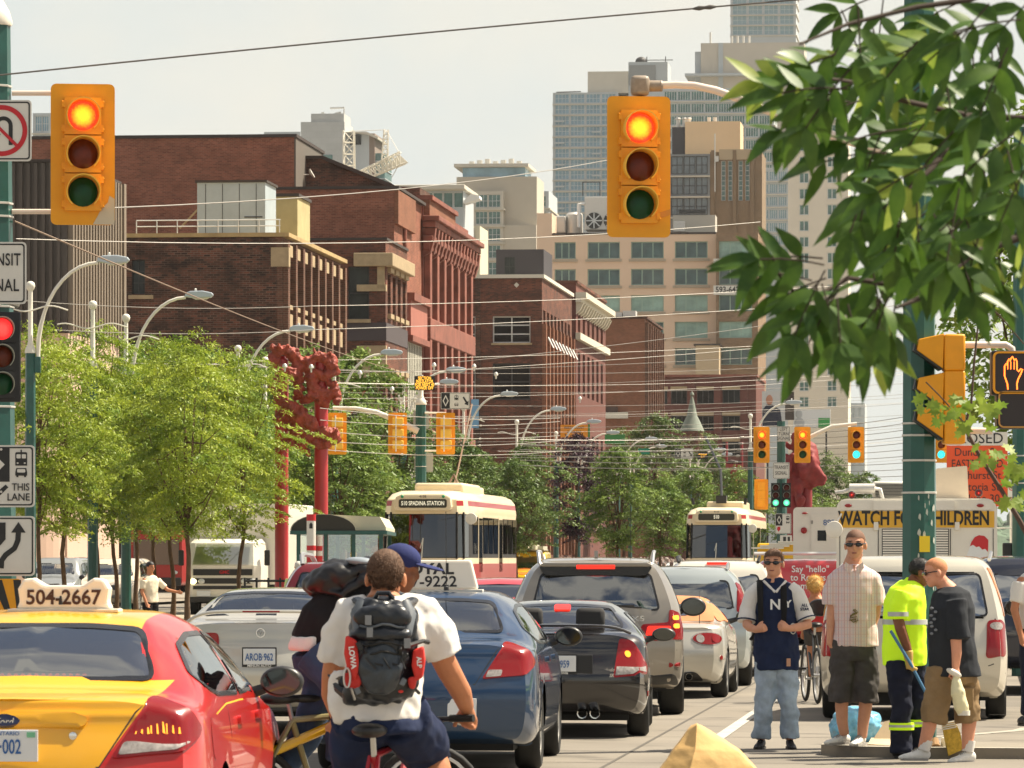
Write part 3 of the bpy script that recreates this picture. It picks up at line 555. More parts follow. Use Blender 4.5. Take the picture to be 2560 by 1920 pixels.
bx(r,'walls',M_PANEL,0,px(862),0,15,0,zz(305,D));bx(r,'shaft',M_PANEL,px(777),px(860),.5,12,zz(305,D),zz(284,D));bx(r,'wing',M_CONC2,px(862),px(920),3,18,0,zz(330,D))
bx(r,'end_bay',mat('bronze_panel',rgb(130,115,105),.8),px(920),px(934),3,18,60,zz(332,D));MB().prism([(px(858),zz(330,D)),(px(915),zz(329,D)),(px(945),zz(343,D)),(px(944),zz(348,D)),(px(915),zz(335,D))],1,19).build('roof',M_CONC,r,smooth=0)
for z in range(5):bx(r,'window_band',GL['teal_window_glass'],px(921),px(958),4,17,zz(400+z*22,D),zz(381+z*22,D));bx(r,'slab',M_CONC2,px(919),px(960),3.5,17,zz(402+z*22,D),zz(400+z*22,D))
for a,b,c,d in((767,790,410,388),(797,832,410,388),(872,900,360,335)):bx(r,'window',GL['teal_window_glass']if a<860 else M_GLD,px(a),px(b),-.2 if a<860 else 2.7,-.02 if a<860 else 2.98,zz(c,D),zz(d,D))
mb=MB();mb.tube([(px(855),4,zz(284,D)),(px(855),4,zz(266,D)),(px(820),4,zz(267,D))],.25,5);mb.tube([(px(832),4,zz(281,D)),(px(848),4,zz(278,D))],.25,5);mb.tube([(px(802),4,zz(284,D)),(px(802),4,zz(277,D))],.4,5);mb.build('roof_davits',M_GALV,r)
tower(660,752,330,1150,'low grey apartment roof just left of the concrete high rise',M_CONC2,(2,1,.1,BG,M_FRG),3,3,ybot=400)
tower(82,128,283,900,'pale blue glass apartment tower between the left sign and traffic light',M_CONC2,(3,2,.08,BG,M_FRG),2,3.6,ybot=440,wfrac=.94,hfrac=.8)
D=700;r=thing('lattice_crane','white lattice crane with a lowered jib behind the gabled brick roof','crane',G(880,D),-TH);px=lambda x:(x-880)/F*D
def truss(mb,a,b,w0,w1,n,r0=.09):
 a,b=Vector(a),Vector(b);d=(b-a).normalized();s1=d.cross(Vector((0,1,0))).normalized();s2=Vector((0,1,0));q=[]
 for i in range(n+1):
  t=i/n;c=a.lerp(b,t);h=(w0+(w1-w0)*t)/2;q.append([c+s1*h+s2*h,c-s1*h+s2*h,c-s1*h-s2*h,c+s1*h-s2*h])
 for i in range(n):
  for k in range(4):
   mb.tube([q[i][k],q[i+1][k]],r0,4);mb.tube([q[i][k],q[i+1][(k+1)%4]],r0*.7,4);mb.tube([q[i][k],q[i][(k+1)%4]],r0*.7,4)
M_CRANE=mat('crane_white',rgb(222,216,200),.6)
mb=MB();truss(mb,(px(878),0,20),(px(872),0,zz(327,D)),1.7,1.5,26);mb.build('mast',M_CRANE,r)
mb=MB();truss(mb,(px(885),0,zz(448,D)),(px(1008),0,zz(395,D)),1.3,1.8,12);mb.prism([(px(1000),zz(388,D)),(px(1022),zz(408,D)),(px(950),zz(430,D))],-.3,.3);mb.build('jib',M_CRANE,r)
mb=MB();truss(mb,(px(962),0,zz(412,D)),(px(966),0,zz(325,D)),.9,.6,7,.07);mb.build('gantry',M_CRANE,r)
mb=MB();[mb.tube([a,b],.05,4)for a,b in(((px(966),0,zz(325,D)),(px(1000),0,zz(385,D))),((px(966),0,zz(325,D)),(px(876),0,zz(328,D))),((px(1005),0,zz(400,D)),(px(980),0,zz(445,D))))];mb.build('stay_cable',M_GALV,r)
D=420;r=thing('portrait_billboard','billboard showing a man in a dark suit, left of the beige tower','billboard',G(1905,D),-TH)
bx(r,'panel',mat('billboard_pale',rgb(200,205,205),.6),0,2.0,0,.3,zz(1068,D),zz(978,D));mb=MB();mb.ell((.65,-.02,zz(1000,D)),(.3,.03,.45));mb.build('printed_face',mat('printed_skin',rgb(190,140,115),.6),r);mb=MB();mb.prism([(.05,zz(1066,D)),(1.8,zz(1066,D)),(1.6,zz(1025,D)),(.9,zz(1012,D)),(.4,zz(1012,D)),(.05,zz(1025,D))],-.06,-.004);mb.build('printed_suit',mat('printed_navy',rgb(40,46,66),.6),r,smooth=0)
bx(r,'side_panel',M_RIBD,2.02,2.8,0,.3,zz(1050,D),zz(980,D))
for p in(0.4,1.8):bx(r,'post',M_FRAME,p,p+.15,.31,.45,0,zz(1068,D))
r=thing('white_billboard','white billboard with a grey figure and a green square, right of the red signals','billboard',G(1983,D),-TH)
bx(r,'panel',mat('billboard_white',rgb(222,228,228),.6),0,3.25,0,.3,zz(1070,D),zz(1023,D));bx(r,'green_square',mat('billboard_green',rgb(70,165,90),.6),2.2,3.2,-.03,-.004,zz(1070,D),zz(1045,D));mb=MB();mb.ell((.5,-.02,zz(1035,D)),(.3,.03,.4));mb.ell((.55,-.02,zz(1058,D)),(.45,.03,.5));mb.build('printed_figure',M_CONC2,r)
for p in(0.4,2.8):bx(r,'post',M_FRAME,p,p+.15,.31,.45,0,zz(1068,D))
mb=MB();rr=random.Random(3)
def ridge_h(X):return 34+9*math.sin(X*.021)+5*math.sin(X*.067+1)+2*math.sin(X*.21)
mb.loft([[Vector((20+12*k,2330+dy,max(0,ridge_h(20+12*k)*hh)))for k in range(46)]for dy,hh in((-60,0),(-40,.6),(0,.93),(60,.9))],False,False)
for i in range(900):
 X=20+rr.random()*540;t=rr.random();r_=rr.uniform(2.5,5);mb.ell((X,2330-50*(1-t),ridge_h(X)*(.15+.85*t)),(r_,r_,r_*rr.uniform(.8,1.3)),7,5)
o=mb.build('wooded_ridge',mat('ridge_foliage',rgb(84,104,84),1,var=.3,vscale=.08),smooth=0);tag(o,'hazy blue green wooded ridge beyond the end of the street','woods');o['kind']='stuff'
# ====================
def pchip(xs,ys,xq):
 xs=np.asarray(xs,float);ys=np.asarray(ys,float);h=np.diff(xs);d=np.diff(ys)/h;n=len(xs);m=np.zeros(n)
 for i in range(1,n-1):
  if d[i-1]*d[i]>0:
   w1,w2=2*h[i]+h[i-1],h[i]+2*h[i-1];m[i]=(w1+w2)/(w1/d[i-1]+w2/d[i])
 m[0]=d[0];m[-1]=d[-1]
 i=np.clip(np.searchsorted(xs,xq)-1,0,n-2);t=(xq-xs[i])/h[i]
 return(2*t**3-3*t**2+1)*ys[i]+(t**3-2*t**2+t)*h[i]*m[i]+(-2*t**3+3*t**2)*ys[i+1]+(t**3-t**2)*h[i]*m[i+1]
def shell(st,bulge_r=.10,bulge_f=.15,nv=6,du=.09):
 """st: stations rear to front; each (y or 8 ys, hw, zb, zs, (x5,z5), (x6,z6), z7)"""
 C=[]
 for y,hw,zb,zs,p5,p6,z7 in st:
  ys=y if hasattr(y,'__len__')else[y]*8
  xz=[(0,zb),(hw*.86,zb),(hw*.975,zb+.11),(hw,zb+(zs-zb)*.52),(hw*.965,zs),p5,p6,(0,z7)]
  C.append([(x,yy,z)for(x,z),yy in zip(xz,ys)])
 C=np.array(C);nu=len(C);tv=np.linspace(0,7,7*nv+1)
 A=np.array([[pchip(np.arange(8),C[i,:,k],tv)for k in range(3)]for i in range(nu)])
 ym=C[:,3,1];tu=np.concatenate([np.linspace(ym[i],ym[i+1],max(2,int((ym[i+1]-ym[i])/du)+1),endpoint=False)for i in range(nu-1)]+[[ym[-1]]])
 M=len(tv);D=np.zeros((len(tu),M,3))
 for j in range(M):
  for k in range(3):D[:,j,k]=pchip(ym,A[:,k,j],tu)
 V=[];Fc=[];nr=len(tu);ring=2*M-1
 for i in range(nr):
  for j in range(M-1,-1,-1):V.append((-D[i,j,0],D[i,j,1],D[i,j,2]))
  for j in range(1,M):V.append(tuple(D[i,j]))
 for i in range(nr-1):
  for c in range(ring-1):a=i*ring+c;Fc.append((a,a+1,a+ring+1,a+ring))
 for i in range(nr-1):pass
 K=12
 for end,b,sg in((0,bulge_r,-1),(nr-1,bulge_f,1)):
  hw=D[end,:,0].max();rows=[]
  for j in range(M):
   L_,R_=end*ring+(M-1-j),end*ring+(M-1+j);row=[L_]
   x,y,z=D[end,j]
   for k in range(1,K):
    xx=-x+2*x*k/K;V.append((xx,y+sg*b*((x/hw)**2-(xx/hw)**2),z));row.append(len(V)-1)
   row.append(R_);rows.append(row)
  for j in range(M-1):
   for k in range(K):
    f=(rows[j][k],rows[j][k+1],rows[j+1][k+1],rows[j+1][k])
    Fc.append(f if sg<0 else tuple(reversed(f)))
 return V,Fc
def inpoly(x,y,P):
 c=False;n=len(P)
 for i in range(n):
  (x1,y1),(x2,y2)=P[i],P[i-1]
  if(y1>y)!=(y2>y)and x<(x2-x1)*(y-y1)/(y2-y1)+x1:c=not c
 return c
def scalepoly(P,d):
 n=len(P);a=sum(P[i-1][0]*P[i][1]-P[i][0]*P[i-1][1]for i in range(n));sg=1 if a>0 else-1;out=[]
 for i in range(n):
  p0,p1,p2=Vector(P[i-1]),Vector(P[i]),Vector(P[(i+1)%n]);e1,e2=(p1-p0),(p2-p1)
  if e1.length<1e-6 or e2.length<1e-6:out.append(tuple(p1));continue
  e1.normalize();e2.normalize();n1=Vector((e1.y,-e1.x))*sg;n2=Vector((e2.y,-e2.x))*sg;m=n1+n2
  if m.length<1e-4:out.append(tuple(p1));continue
  m.normalize();k=d/max(.45,m.dot(n1));out.append(tuple(p1+m*k))
 return out
def roundpoly(P,r,n=4):
 out=[];N=len(P)
 for i in range(N):
  p0,p1,p2=Vector(P[i-1]),Vector(P[i]),Vector(P[(i+1)%N]);a,b=p0-p1,p2-p1;q=min(r,a.length*.45,b.length*.45)
  A,B=p1+a.normalized()*q,p1+b.normalized()*q
  for k in range(n+1):
   t=k/n;out.append(tuple(A*(1-t)**2+p1*2*t*(1-t)+B*t*t))
 return out
VIEWS={'rear':((0,1,0),(1,0,0)),'front':((0,-1,0),(1,0,0)),'right':((-1,0,0),(0,1,0)),'left':((1,0,0),(0,1,0)),'top':((0,0,-1),(1,0,0))}
def vframe(view):
 if view in VIEWS:d,r=VIEWS[view];up=(0,1,0)if view=='top' else(0,0,1)
 else:
  a=R(view[1]);d,r,up=(-sin(a),cos(a),0),(cos(a),sin(a),0),(0,0,1)
 return Vector(d),Vector(r),Vector(up)
def patch(bvh,poly,view,off=.004,step=.05,holes=None,rim=True):
 d,r,up=vframe(view)
 xs=[p[0]for p in poly];ys=[p[1]for p in poly];pts=[Vector(p)for p in poly];nb=len(pts)
 loops=[list(range(nb))]
 if holes:
  for h in holes:o=len(pts);pts+=[Vector(p)for p in h];loops.append(list(range(o,o+len(h))))
 edges=[(l[i-1],l[i])for l in loops for i in range(len(l))]
 x=min(xs)+step*.5
 while x<max(xs):
  y=min(ys)+step*.5
  while y<max(ys):
   if inpoly(x,y,poly)and not any(inpoly(x,y,h)for h in holes or()):pts.append(Vector((x,y)))
   y+=step
  x+=step
 v,e,f,*_=delaunay_2d_cdt(pts,edges,[],1,1e-6)
 out=[]
 for p in v:
  o=r*p.x+up*p.y-d*12+(Vector((0,0,0)))
  loc,nn,i_,ds=bvh.ray_cast(o,d,30)
  if loc is None:
   loc,nn,i_,ds=bvh.find_nearest(r*p.x+up*p.y-d*(1.0 if view!='front' else-4))
  if nn.dot(d)>0:nn=-nn
  out.append((loc,nn))
 fs=[]
 for q in f:
  q=list(q)
  if holes:
   c=sum((v[i]for i in q),Vector((0,0)))/len(q)
   if any(inpoly(c.x,c.y,h)for h in holes):continue
  a,b,c=(out[i][0]for i in q[:3])
  if(b-a).cross(c-a).dot(d)>0:q.reverse()
  fs.append(tuple(q))
 mb=MB();mb.add([l+n*off for l,n in out],fs)
 if rim:
  cnt={}
  for q in fs:
   for i in range(len(q)):k=(q[i-1],q[i]);cnt[k]=1
  nb0=len(out);mb.v+=[tuple(l-n*.004)for l,n in out]
  for(a,b)in list(cnt):
   if(b,a)not in cnt:mb.f.append((b,a,a+nb0,b+nb0))
 return mb
M_GLASS=glassmat('car_glass',(.84,.90,.86),.34);M_GLASSD=glassmat('car_glass_tinted',(.05,.055,.055),.7);M_FRIT=mat('window_black',(.01,.01,.011),.25,spec=.6)
M_SEAT=mat('seat_cloth',(.035,.034,.034),.85);M_CHROME=mat('chrome',(.75,.75,.73),.12,metal=1)
M_TAIL=mat('tail_red',(.20,.003,.004),.16,coat=.3,em=(.6,.006,.006),ems=.05);M_TAILON=mat('tail_lit',(.5,.01,.01),.3,em=(1,.03,.012),ems=.75);M_TAILC=mat('tail_clear',(.34,.31,.29),.18,coat=.5,var=.35,vscale=40)
M_TAILO=mat('tail_glow',(.9,.3,.02),.3,em=(1,.32,.03),ems=.9);M_HEAD=mat('headlight',(.6,.62,.6),.12,coat=1,var=.2,vscale=30);M_HEADON=mat('headlight_on',(.9,.8,.5),.3,em=(1,.8,.35),ems=3)
M_RIM=mat('alloy',(.42,.41,.38),.35,metal=.7);M_UNDER=mat('underbody',(.012,.012,.012),.9);M_PLATE=mat('plate_white',(.72,.74,.75),.4);M_PLBLUE=mat('plate_blue',rgb(40,95,160),.5)
def paint(name,c,metal=0.0,rough=.28,var=0):return mat(name,c,rough,metal=metal,coat=1,var=var,vscale=2)
def wheelmesh(r,w):
 a=MB();M=MY;rr=r*.66
 a.lathe([(rr,-w/2+.02),(r-.035,-w/2),(r-.008,-w/2+.02),(r,-w/4),(r,w/4),(r-.008,w/2-.02),(r-.035,w/2),(rr,w/2-.02)],28,M)
 b=MB();b.lathe([(rr+.002,-w/2+.01),(rr+.004,w/2-.012),(rr-.02,w/2-.012),(rr-.03,w/2-.07)],24,M,cap=False);b.lathe([(rr,w/2-.075),(.02,w/2-.06)],20,M)
 for k in range(7):b.box(w/2-.06,w/2-.018,-.03,.03,.03,rr-.012,Matrix.Rotation(2*pi*k/7,4,'X'))
 b.lathe([(.07,w/2-.07),(.07,w/2-.012),(.03,w/2-.008)],12,M)
 return a.mesh('wheel',40),b.mesh('rim',40)
def plate(root,x,y,z,s,s2=None,frame=None,top=None,m=None,w=.305):
 p=bx(root,'licence_plate',M_PLATE,x-w/2,x+w/2,y-.012,y,z-.076,z+.076,.004)
 if frame:
  f=MB();f.box(x-w/2-.012,x+w/2+.012,y-.008,y+.006,z-.10,z+.09);f.build('plate_frame',frame,p,smooth=0,bevel=.004)
 if s:text(s,.098,(x,y-.0155,z-.008),m or M_PLBLUE,p,sx=.62,bold=.001,ext=.001)
 if top:text(top,.026,(x,y-.0155,z+.058),m or M_PLBLUE,p,ext=.001,sx=1.1)
 if s2:text(s2,.036 if frame else .018,(x,y-.0155,z-(.088 if frame else .066)),M_WHITE if frame else M_PLBLUE,p,ext=.001,bold=.001)
 return p
def sideseat(root,x,y,z0,m=None,rear=False,w=.5):
 mb=MB();mb.box(-w/2,w/2,0,.5,0,.16);mb.box(-w/2,w/2,-.06,.1,.1,.68,Matrix.Rotation(R(12),4,'X'));o=mb.build('seat',m or M_SEAT,root,bevel=.05);o.location=(x,y,z0)
 h=MB().box(-.14,.14,-.05,.05,0,.2).build('headrest',m or M_SEAT,o,bevel=.045);h.location=(0,-.15,.72)
CARS={}
class Car:
 def __init__(c,name,label,cat,loc,st,m,L,wf,wr,tr,win,wheel=(.32,.21),rz=-TH,bulge=(.10,.15),group=None,seats=True,glass=None,sideglass=None,arch=.055,zsh=None,interior=True,trimmat=None):
  c.root=thing(name,label,cat,loc,rz,group);V,Fc=shell(st,*bulge);c.bvh=BVHTree.FromPolygons(V,Fc);c.L=L
  c.win=win;r,ww=wheel;ra=r+arch
  V=[Vector(v)for v in V];wins=[]
  for key,view in(('rear','rear'),('front','front'),('sides','right')):
   for P in([win[key]]if key!='sides' else win.get(key,[])):
    if P:wins.append((key,P,scalepoly(P,-.022)))
  for v in V:
   for wy in(wr,wf):
    dy,dz=v.y-wy,v.z-r;q=math.hypot(dy,dz)
    if abs(v.x)>tr-ww-.08 and v.z<r+ra and abs(q-ra)<.05 and q>1e-4:v.y=wy+dy/q*ra;v.z=r+dz/q*ra
  keep=[];under=[]
  for f in Fc:
   p=sum((V[i]for i in f),Vector())/len(f);n=(V[f[1]]-V[f[0]]).cross(V[f[2]]-V[f[0]]);n=n.normalized()if n.length>1e-9 else Vector((0,0,1))
   if abs(p.x)>tr-ww-.06 and any(math.hypot(p.y-wy,p.z-r)<ra-.004 for wy in(wr,wf)):continue
   cut=False
   for key,P,Q in wins:
    if key=='rear' and p.y<L*.5 and abs(n.x)<.75 and inpoly(p.x,p.z,Q):cut=True
    if key=='front' and p.y>L*.5 and abs(n.x)<.75 and inpoly(p.x,p.z,Q):cut=True
    if key=='sides' and abs(n.x)>.3 and inpoly(p.y,p.z,Q):cut=True
   if not cut:keep.append(f)
  mb=MB();mb.v=[tuple(v)for v in V];mb.f=keep;body=mb.build('body',m,c.root,smooth=48);c.body=body
  mo=MB();zb=min(v.z for v in V)
  hw=max(v.x for v in V)
  for wy in(wr,wf):mo.box(-hw+.12,hw-.12,wy-ra-.02,wy+ra+.02,zb+.02,r+ra+.05)
  mo.box(-hw+.2,hw-.2,.35,L-.4,zb-.02,zb+.12);mo.build('wheel_wells',M_UNDER,c.root,smooth=0)
  k=(round(r,3),round(ww,3))
  if k not in CARS:CARS[k]=wheelmesh(r,ww)
  for wy in(wr,wf):
   for sd in(1,-1):
    t=obj('wheel',CARS[k][0],M_RUBBER,c.root);t.location=(sd*(tr-ww/2),wy,r)
    if sd<0:t.rotation_euler=(0,0,pi)
    obj('rim',CARS[k][1],M_RIM,t)
  for key,P,Q in wins:
   for view in({'rear':['rear'],'front':['front'],'sides':['right','left']}[key]):
    nm={'rear':'rear_window','front':'windscreen','sides':'side_window'}[key]
    g=patch(c.bvh,scalepoly(P,-.008),view,.003,.07,rim=False).build(nm,(glass or M_GLASS)if key!='sides' else(sideglass or glass or M_GLASS),c.root,smooth=60)
    patch(c.bvh,scalepoly(P,.004),view,.006,.06,holes=[scalepoly(P,-.019)]).build('window_seal',trimmat or M_FRIT,g,smooth=60)
  if interior:
   zf=zb+.12;zi=(zsh or 1.0)-.02
   mi=MB();mi.box(-hw+.22,hw-.22,st[1][0]+.45 if not hasattr(st[1][0],'__len__')else .6,L-1.3,zf,zf+.1);mi.box(-hw+.2,hw-.2,L-1.55,L-1.25,zf,zi-.02);mi.build('cabin_floor',M_SEAT,c.root,smooth=0)
  c.seatz=zb+.18
 def add(c,name,poly,view,m,off=.006,step=.05,parent=None,holes=None,rim=True):return patch(c.bvh,poly,view,off,step,holes,rim).build(name,m,parent or c.root,smooth=50)
 def both(c,name,poly,ang,m,off=.006,step=.04,parent=None):
  a=c.add(name,poly,('q',ang),m,off,step,parent);me=a.data.copy();me.transform(Matrix.Diagonal((-1,1,1,1)));me.flip_normals()
  b=obj(name,me,m,parent or c.root);return a,b
 def mirrors(c,x,y,z,sz=(.115,.07,.08),m=None,gl=None):
  for sd in(1,-1):
   mb=MB();mb.ell((0,.03,0),(sz[0],sz[1],sz[2]),18,12);mb.v=[(vx,max(vy,-.012),vz)for vx,vy,vz in mb.v];mb.tube([(-sd*sz[0]*.7,.05,-sz[2]*.4),(-sd*(sz[0]+.09),.06,-sz[2]*.9)],[.03,.04],6)
   o=mb.build('mirror',m or M_DARK,c.root,smooth=50);o.location=(sd*x,y,z)
   g=MB().prism(oval(sz[0]*.84,sz[2]*.80,20),-.018,-.013).build('mirror_glass',M_MIRROR,o,smooth=0)
 def ry(c,x,z):
  l=c.bvh.ray_cast(Vector((x,-5,z)),Vector((0,1,0)),20)[0];return l.y if l else 0
 def seats(c,ys,w=.5,xs=(-.37,.37)):
  for y in ys:
   for x in xs:sideseat(c.root,x,y,c.seatz,w=w)
 def seam(c,pts,view,wd=.008,m=None,name='panel_gap',off=.002):
  P=[Vector(p)for p in pts];L_,R_=[],[]
  for i,p in enumerate(P):
   d=(P[min(i+1,len(P)-1)]-P[max(i-1,0)]).normalized();nn=Vector((-d.y,d.x))*wd/2;L_.append(tuple(p+nn));R_.append(tuple(p-nn))
  return c.add(name,L_+R_[::-1],view,m or M_DARK,off,.2,rim=False)
M_MIRROR=mat('mirror_glass',(.10,.105,.10),.04,metal=1)
def sedan(L=5.0,W=1.85,H=1.46,deck=1.07,hood=.92,wb0=.60,roof0=1.5,roof1=2.85,cowl=3.7,belt=.96,zb=.22,rw=.60,rearhw=.84,tum=0):
 h=W/2;r5=H-.085
 return[([.22,.20,.13,.10,.22,.22,.20,.16],rearhw,zb+.06,belt-.02,(rearhw*.86,deck-.055),(rearhw*.6,deck-.012),deck),(.34,h-.015,zb+.02,belt,(h*.84,deck-.02),(h*.62,deck+.012),deck+.02),(wb0,h,zb,belt+.01,(h*.80,deck+.005),(h*.64,deck+.03),deck+.04),((wb0+roof0)/2,h,zb,belt+.01,(rw+.07,(deck+r5)/2+.02),(rw-.08,(deck+H)/2+.045),(deck+H)/2+.065),(roof0,h,zb,belt,(rw+.01,r5-.02),(rw-.17,H-.035),H-.015),((roof0+roof1)/2,h,zb,belt-.01,(rw+.02,r5),(rw-.17,H-.015),H),(roof1,h,zb,belt-.02,(rw+.01,r5-.03),(rw-.17,H-.045),H-.03),((roof1+cowl)/2,h,zb,belt-.03,(rw+.09,(r5+hood)/2+.03),(rw-.08,(H+hood)/2+.05),(H+hood)/2+.07),(cowl,h,zb,belt-.05,(h*.80,hood+.04),(h*.62,hood+.08),hood+.10),(L-.55,h-.02,zb,belt-.17,(h*.76,hood-.10),(h*.5,hood-.06),hood-.04),([L-.25,L-.2,L-.12,L-.08,L-.16,L-.2,L-.2,L-.18],h-.16,zb+.03,.66,(h*.66,hood-.2),(h*.4,hood-.17),hood-.16)]
def suv(L=4.85,W=1.93,H=1.72,belt=1.12,zb=.28,hood=1.06,rw=.67,y5=.34,y4=.16,roof1=2.95,cowl=3.75,rearhw=.86,ys=None):
 h=W/2;r5=H-.10
 return[([.22,.2,.13,.10,y4,y5,y5+.06,y5+.04],rearhw,zb+.06,belt,(rw-.02,r5-.02),(rw-.16,H-.035),H-.02),([.40,.40,.40,.40,.42,y5+.26,y5+.28,y5+.28],h-.01,zb,belt+.01,(rw+.03,r5),(rw-.15,H-.012),H),([1.4]*8,h,zb,belt,(rw+.035,r5+.005),(rw-.15,H),H+.012),(roof1-.4,h,zb,belt-.01,(rw+.03,r5),(rw-.15,H-.01),H),(roof1,h,zb,belt-.02,(rw+.02,r5-.04),(rw-.15,H-.05),H-.04),((roof1+cowl)/2,h,zb,belt-.03,(rw+.08,(r5+hood)/2+.02),(rw-.06,(H+hood)/2+.04),(H+hood)/2+.06),(cowl,h,zb,belt-.05,(h*.8,hood+.02),(h*.6,hood+.06),hood+.08),(L-.5,h-.02,zb,belt-.16,(h*.76,hood-.08),(h*.5,hood-.04),hood-.02),([L-.2,L-.16,L-.1,L-.07,L-.12,L-.18,L-.18,L-.17],h-.14,zb+.03,.78,(h*.66,hood-.2),(h*.4,hood-.17),hood-.16)]
P_YEL=rgb(236,172,18);P_RED=rgb(190,20,8)
# ---- taxi two-tone: yellow boot lid and roof, red sides (a
def taxi_paint():
 m=bpy.data.materials.new('taxi_two_tone');m.use_nodes=True;t=m.node_tree;b=t.nodes['Principled BSDF'];b.inputs['Roughness'].default_value=.3;b.inputs['Coat Weight'].default_value=.7;b.inputs['Coat Roughness'].default_value=.03
 co=t.nodes.new('ShaderNodeTexCoord');s=t.nodes.new('ShaderNodeSeparateXYZ');t.links.new(co.outputs['Object'],s.inputs[0])
 def mth(op,a,b_=0):
  n=t.nodes.new('ShaderNodeMath');n.operation=op
  for i,q in enumerate((a,b_)):
   if isinstance(q,(int,float)):n.inputs[i].default_value=q
   else:t.links.new(q,n.inputs[i])
  return n.outputs[0]
 ax=mth('ABSOLUTE',s.outputs[0]);line=mth('ADD',mth('MULTIPLY',mth('SUBTRACT',s.outputs[2],.755),.70),.462);hi=mth('GREATER_THAN',s.outputs[2],1.12)
 lim=mth('ADD',mth('MULTIPLY',hi,.50),mth('MULTIPLY',mth('SUBTRACT',1,hi),line));inx=mth('LESS_THAN',ax,lim)
 ok=mth('MULTIPLY',inx,mth('GREATER_THAN',s.outputs[2],.60));ok=mth('MULTIPLY',ok,mth('LESS_THAN',s.outputs[1],3.6))
 mxx=t.nodes.new('ShaderNodeMix');mxx.data_type='RGBA';mxx.inputs[6].default_value=(*P_RED,1);mxx.inputs[7].default_value=(*P_YEL,1);t.links.new(ok,mxx.inputs[0]);t.links.new(mxx.outputs[2],b.inputs['Base Color'])
 return m
TA_ST=sedan(deck=1.045)
TA_WIN=dict(rear=roundpoly([(-.63,1.118),(.63,1.118),(.515,1.365),(.25,1.385),(-.25,1.385),(-.515,1.365)],.06),front=roundpoly([(-.68,1.06),(.68,1.06),(.52,1.37),(-.52,1.37)],.06),sides=[roundpoly([(.98,1.14),(1.12,1.06),(1.35,1.03),(2.28,1.01),(2.28,1.335),(1.75,1.335),(1.3,1.29)],.06),roundpoly([(2.36,1.01),(3.45,1.0),(3.1,1.2),(2.8,1.31),(2.36,1.335)],.05)])
def taurus(name,label,loc,m,lit,yaw=0):
 c=Car(name,label,'taxi',loc,TA_ST,m,5.0,3.98,1.22,.905,TA_WIN,(.325,.21),glass=lit,rz=-TH+R(yaw))
 for nm,P,M_,off in(('tail_light',[(.86,.74),(1.30,.86),(1.345,.92),(1.10,1.055),(.985,1.045)],M_TAIL,.012),):pass
 a=c.both('tail_light',roundpoly([(.47,.76),(.80,.79),(.93,.86),(.955,.90),(.89,.985),(.76,1.05),(.69,1.035)],.03),28,M_TAIL,.012,.03)
 for l in a:pass
 for sd in(0,1):
  P=roundpoly([(.505,.775),(.78,.80),(.86,.838),(.545,.838)],.02)if yaw>2.5 else roundpoly([(.50,.772),(.62,.782),(.64,.83),(.535,.83)],.015)
  q=c.add('reversing_lens',P,('q',28),M_TAILC,.016,.03,a[0])
  if sd:
   me=q.data;me.transform(Matrix.Diagonal((-1,1,1,1)));me.flip_normals();q.parent=a[1]
 for i in range(9 if yaw>2.5 else 0):
  x=.60+i*.024+.004*(i%3);q=c.add('lamp_filament',[(x,.872+.006*(i%2)),(x+.006+.003*(i%3),.872),(x+.012,.93-abs(i-5)*.009),(x+.006,.93-abs(i-5)*.009)],('q',28),M_TAILO,.0145,.03,a[0],rim=False)
 c.seam([(-.66,1.03),(-.60,.98),(-.44,.72),(.44,.72),(.60,.98),(.66,1.03)],'rear');c.seam([(-.9,.60),(-.44,.585),(.44,.585),(.9,.60)],'rear',.012)
 c.seam([(1.95,.35),(1.72,.62),(1.62,.95),(1.55,1.0)],'right');c.seam([(2.32,.3),(2.32,1.0)],'right');c.seam([(1.0,.33),(3.3,.31)],'right',.03,M_UNDER)
 c.add('fuel_door',oval(.085,.105,20,.78,.83),'right',m if False else M_DARK,.0015,.05,rim=False);c.add('fuel_door',oval(.08,.10,20,.78,.83),'right',m,.003,.05)
 for y in(2.12,3.05):c.add('door_handle',rrect(.2,.045,.02,4,y,.88),'right',m,.02,.05)
 c.mirrors(1.02,3.22,1.05,(.12,.08,.085));c.seats((1.25,2.35));return c
c=taurus('taxi','yellow and red taxi cab, nearest car at the lower left corner',G(13,22.85),taxi_paint(),glassmat('taxi_rear_glass',(.16,.17,.16),.55),3.0);taxi=c
c.add('boot_grip',roundpoly([(-.36,.905),(.36,.905),(.38,.955),(.3,.975),(-.3,.975),(-.38,.955)],.03),'rear',c.body.data.materials[0],.022,.04)
p=plate(c.root,0,min(c.ry(.1,.76),c.ry(.1,.92))-.008,.845,'A·002',None,None,'ONTARIO');p.location=(0,0,-.02)
yy=min(c.ry(.1,.76),c.ry(.1,.92))-.024;MB().box(.10,.14,yy,yy+.003,.885,.91).build('sticker',mat('green_sticker',rgb(120,190,150),.6),p,smooth=0)
lk=MB();lk.lathe([(.019,0),(.019,.012),(.008,.014)],14,T(.31,c.ry(.31,.87)+.002,.87)@RX);lk.build('boot_lock',M_CHROME,c.root)
e=c.add('badge',oval(.075,.03,22,-.02,.935),'rear',mat('badge_navy',rgb(20,30,70),.3,coat=1),.027,.03);text('Ford',.05,(-.02,c.ry(-.02,.937)-.03,.937),M_CHROME,e,shear=.25,ext=.001,sx=.9)
e=c.add('stripe',[(1.05,.94),(1.6,.975),(2.3,.975),(3.5,.955),(3.5,.962),(2.3,.983),(1.6,.983),(1.05,.948)],'right',mat('stripe_yellow',P_YEL,.4),.002,.2,rim=False)
bl=MB();[bl.ell((-.34+i*.034,.80,1.142),(.011,.01,.010),8,6)for i in range(19)];bl.build('brake_light_strip',mat('led_red',(.5,.03,.02),.4,em=(1,.06,.04),ems=1.1),c.root)
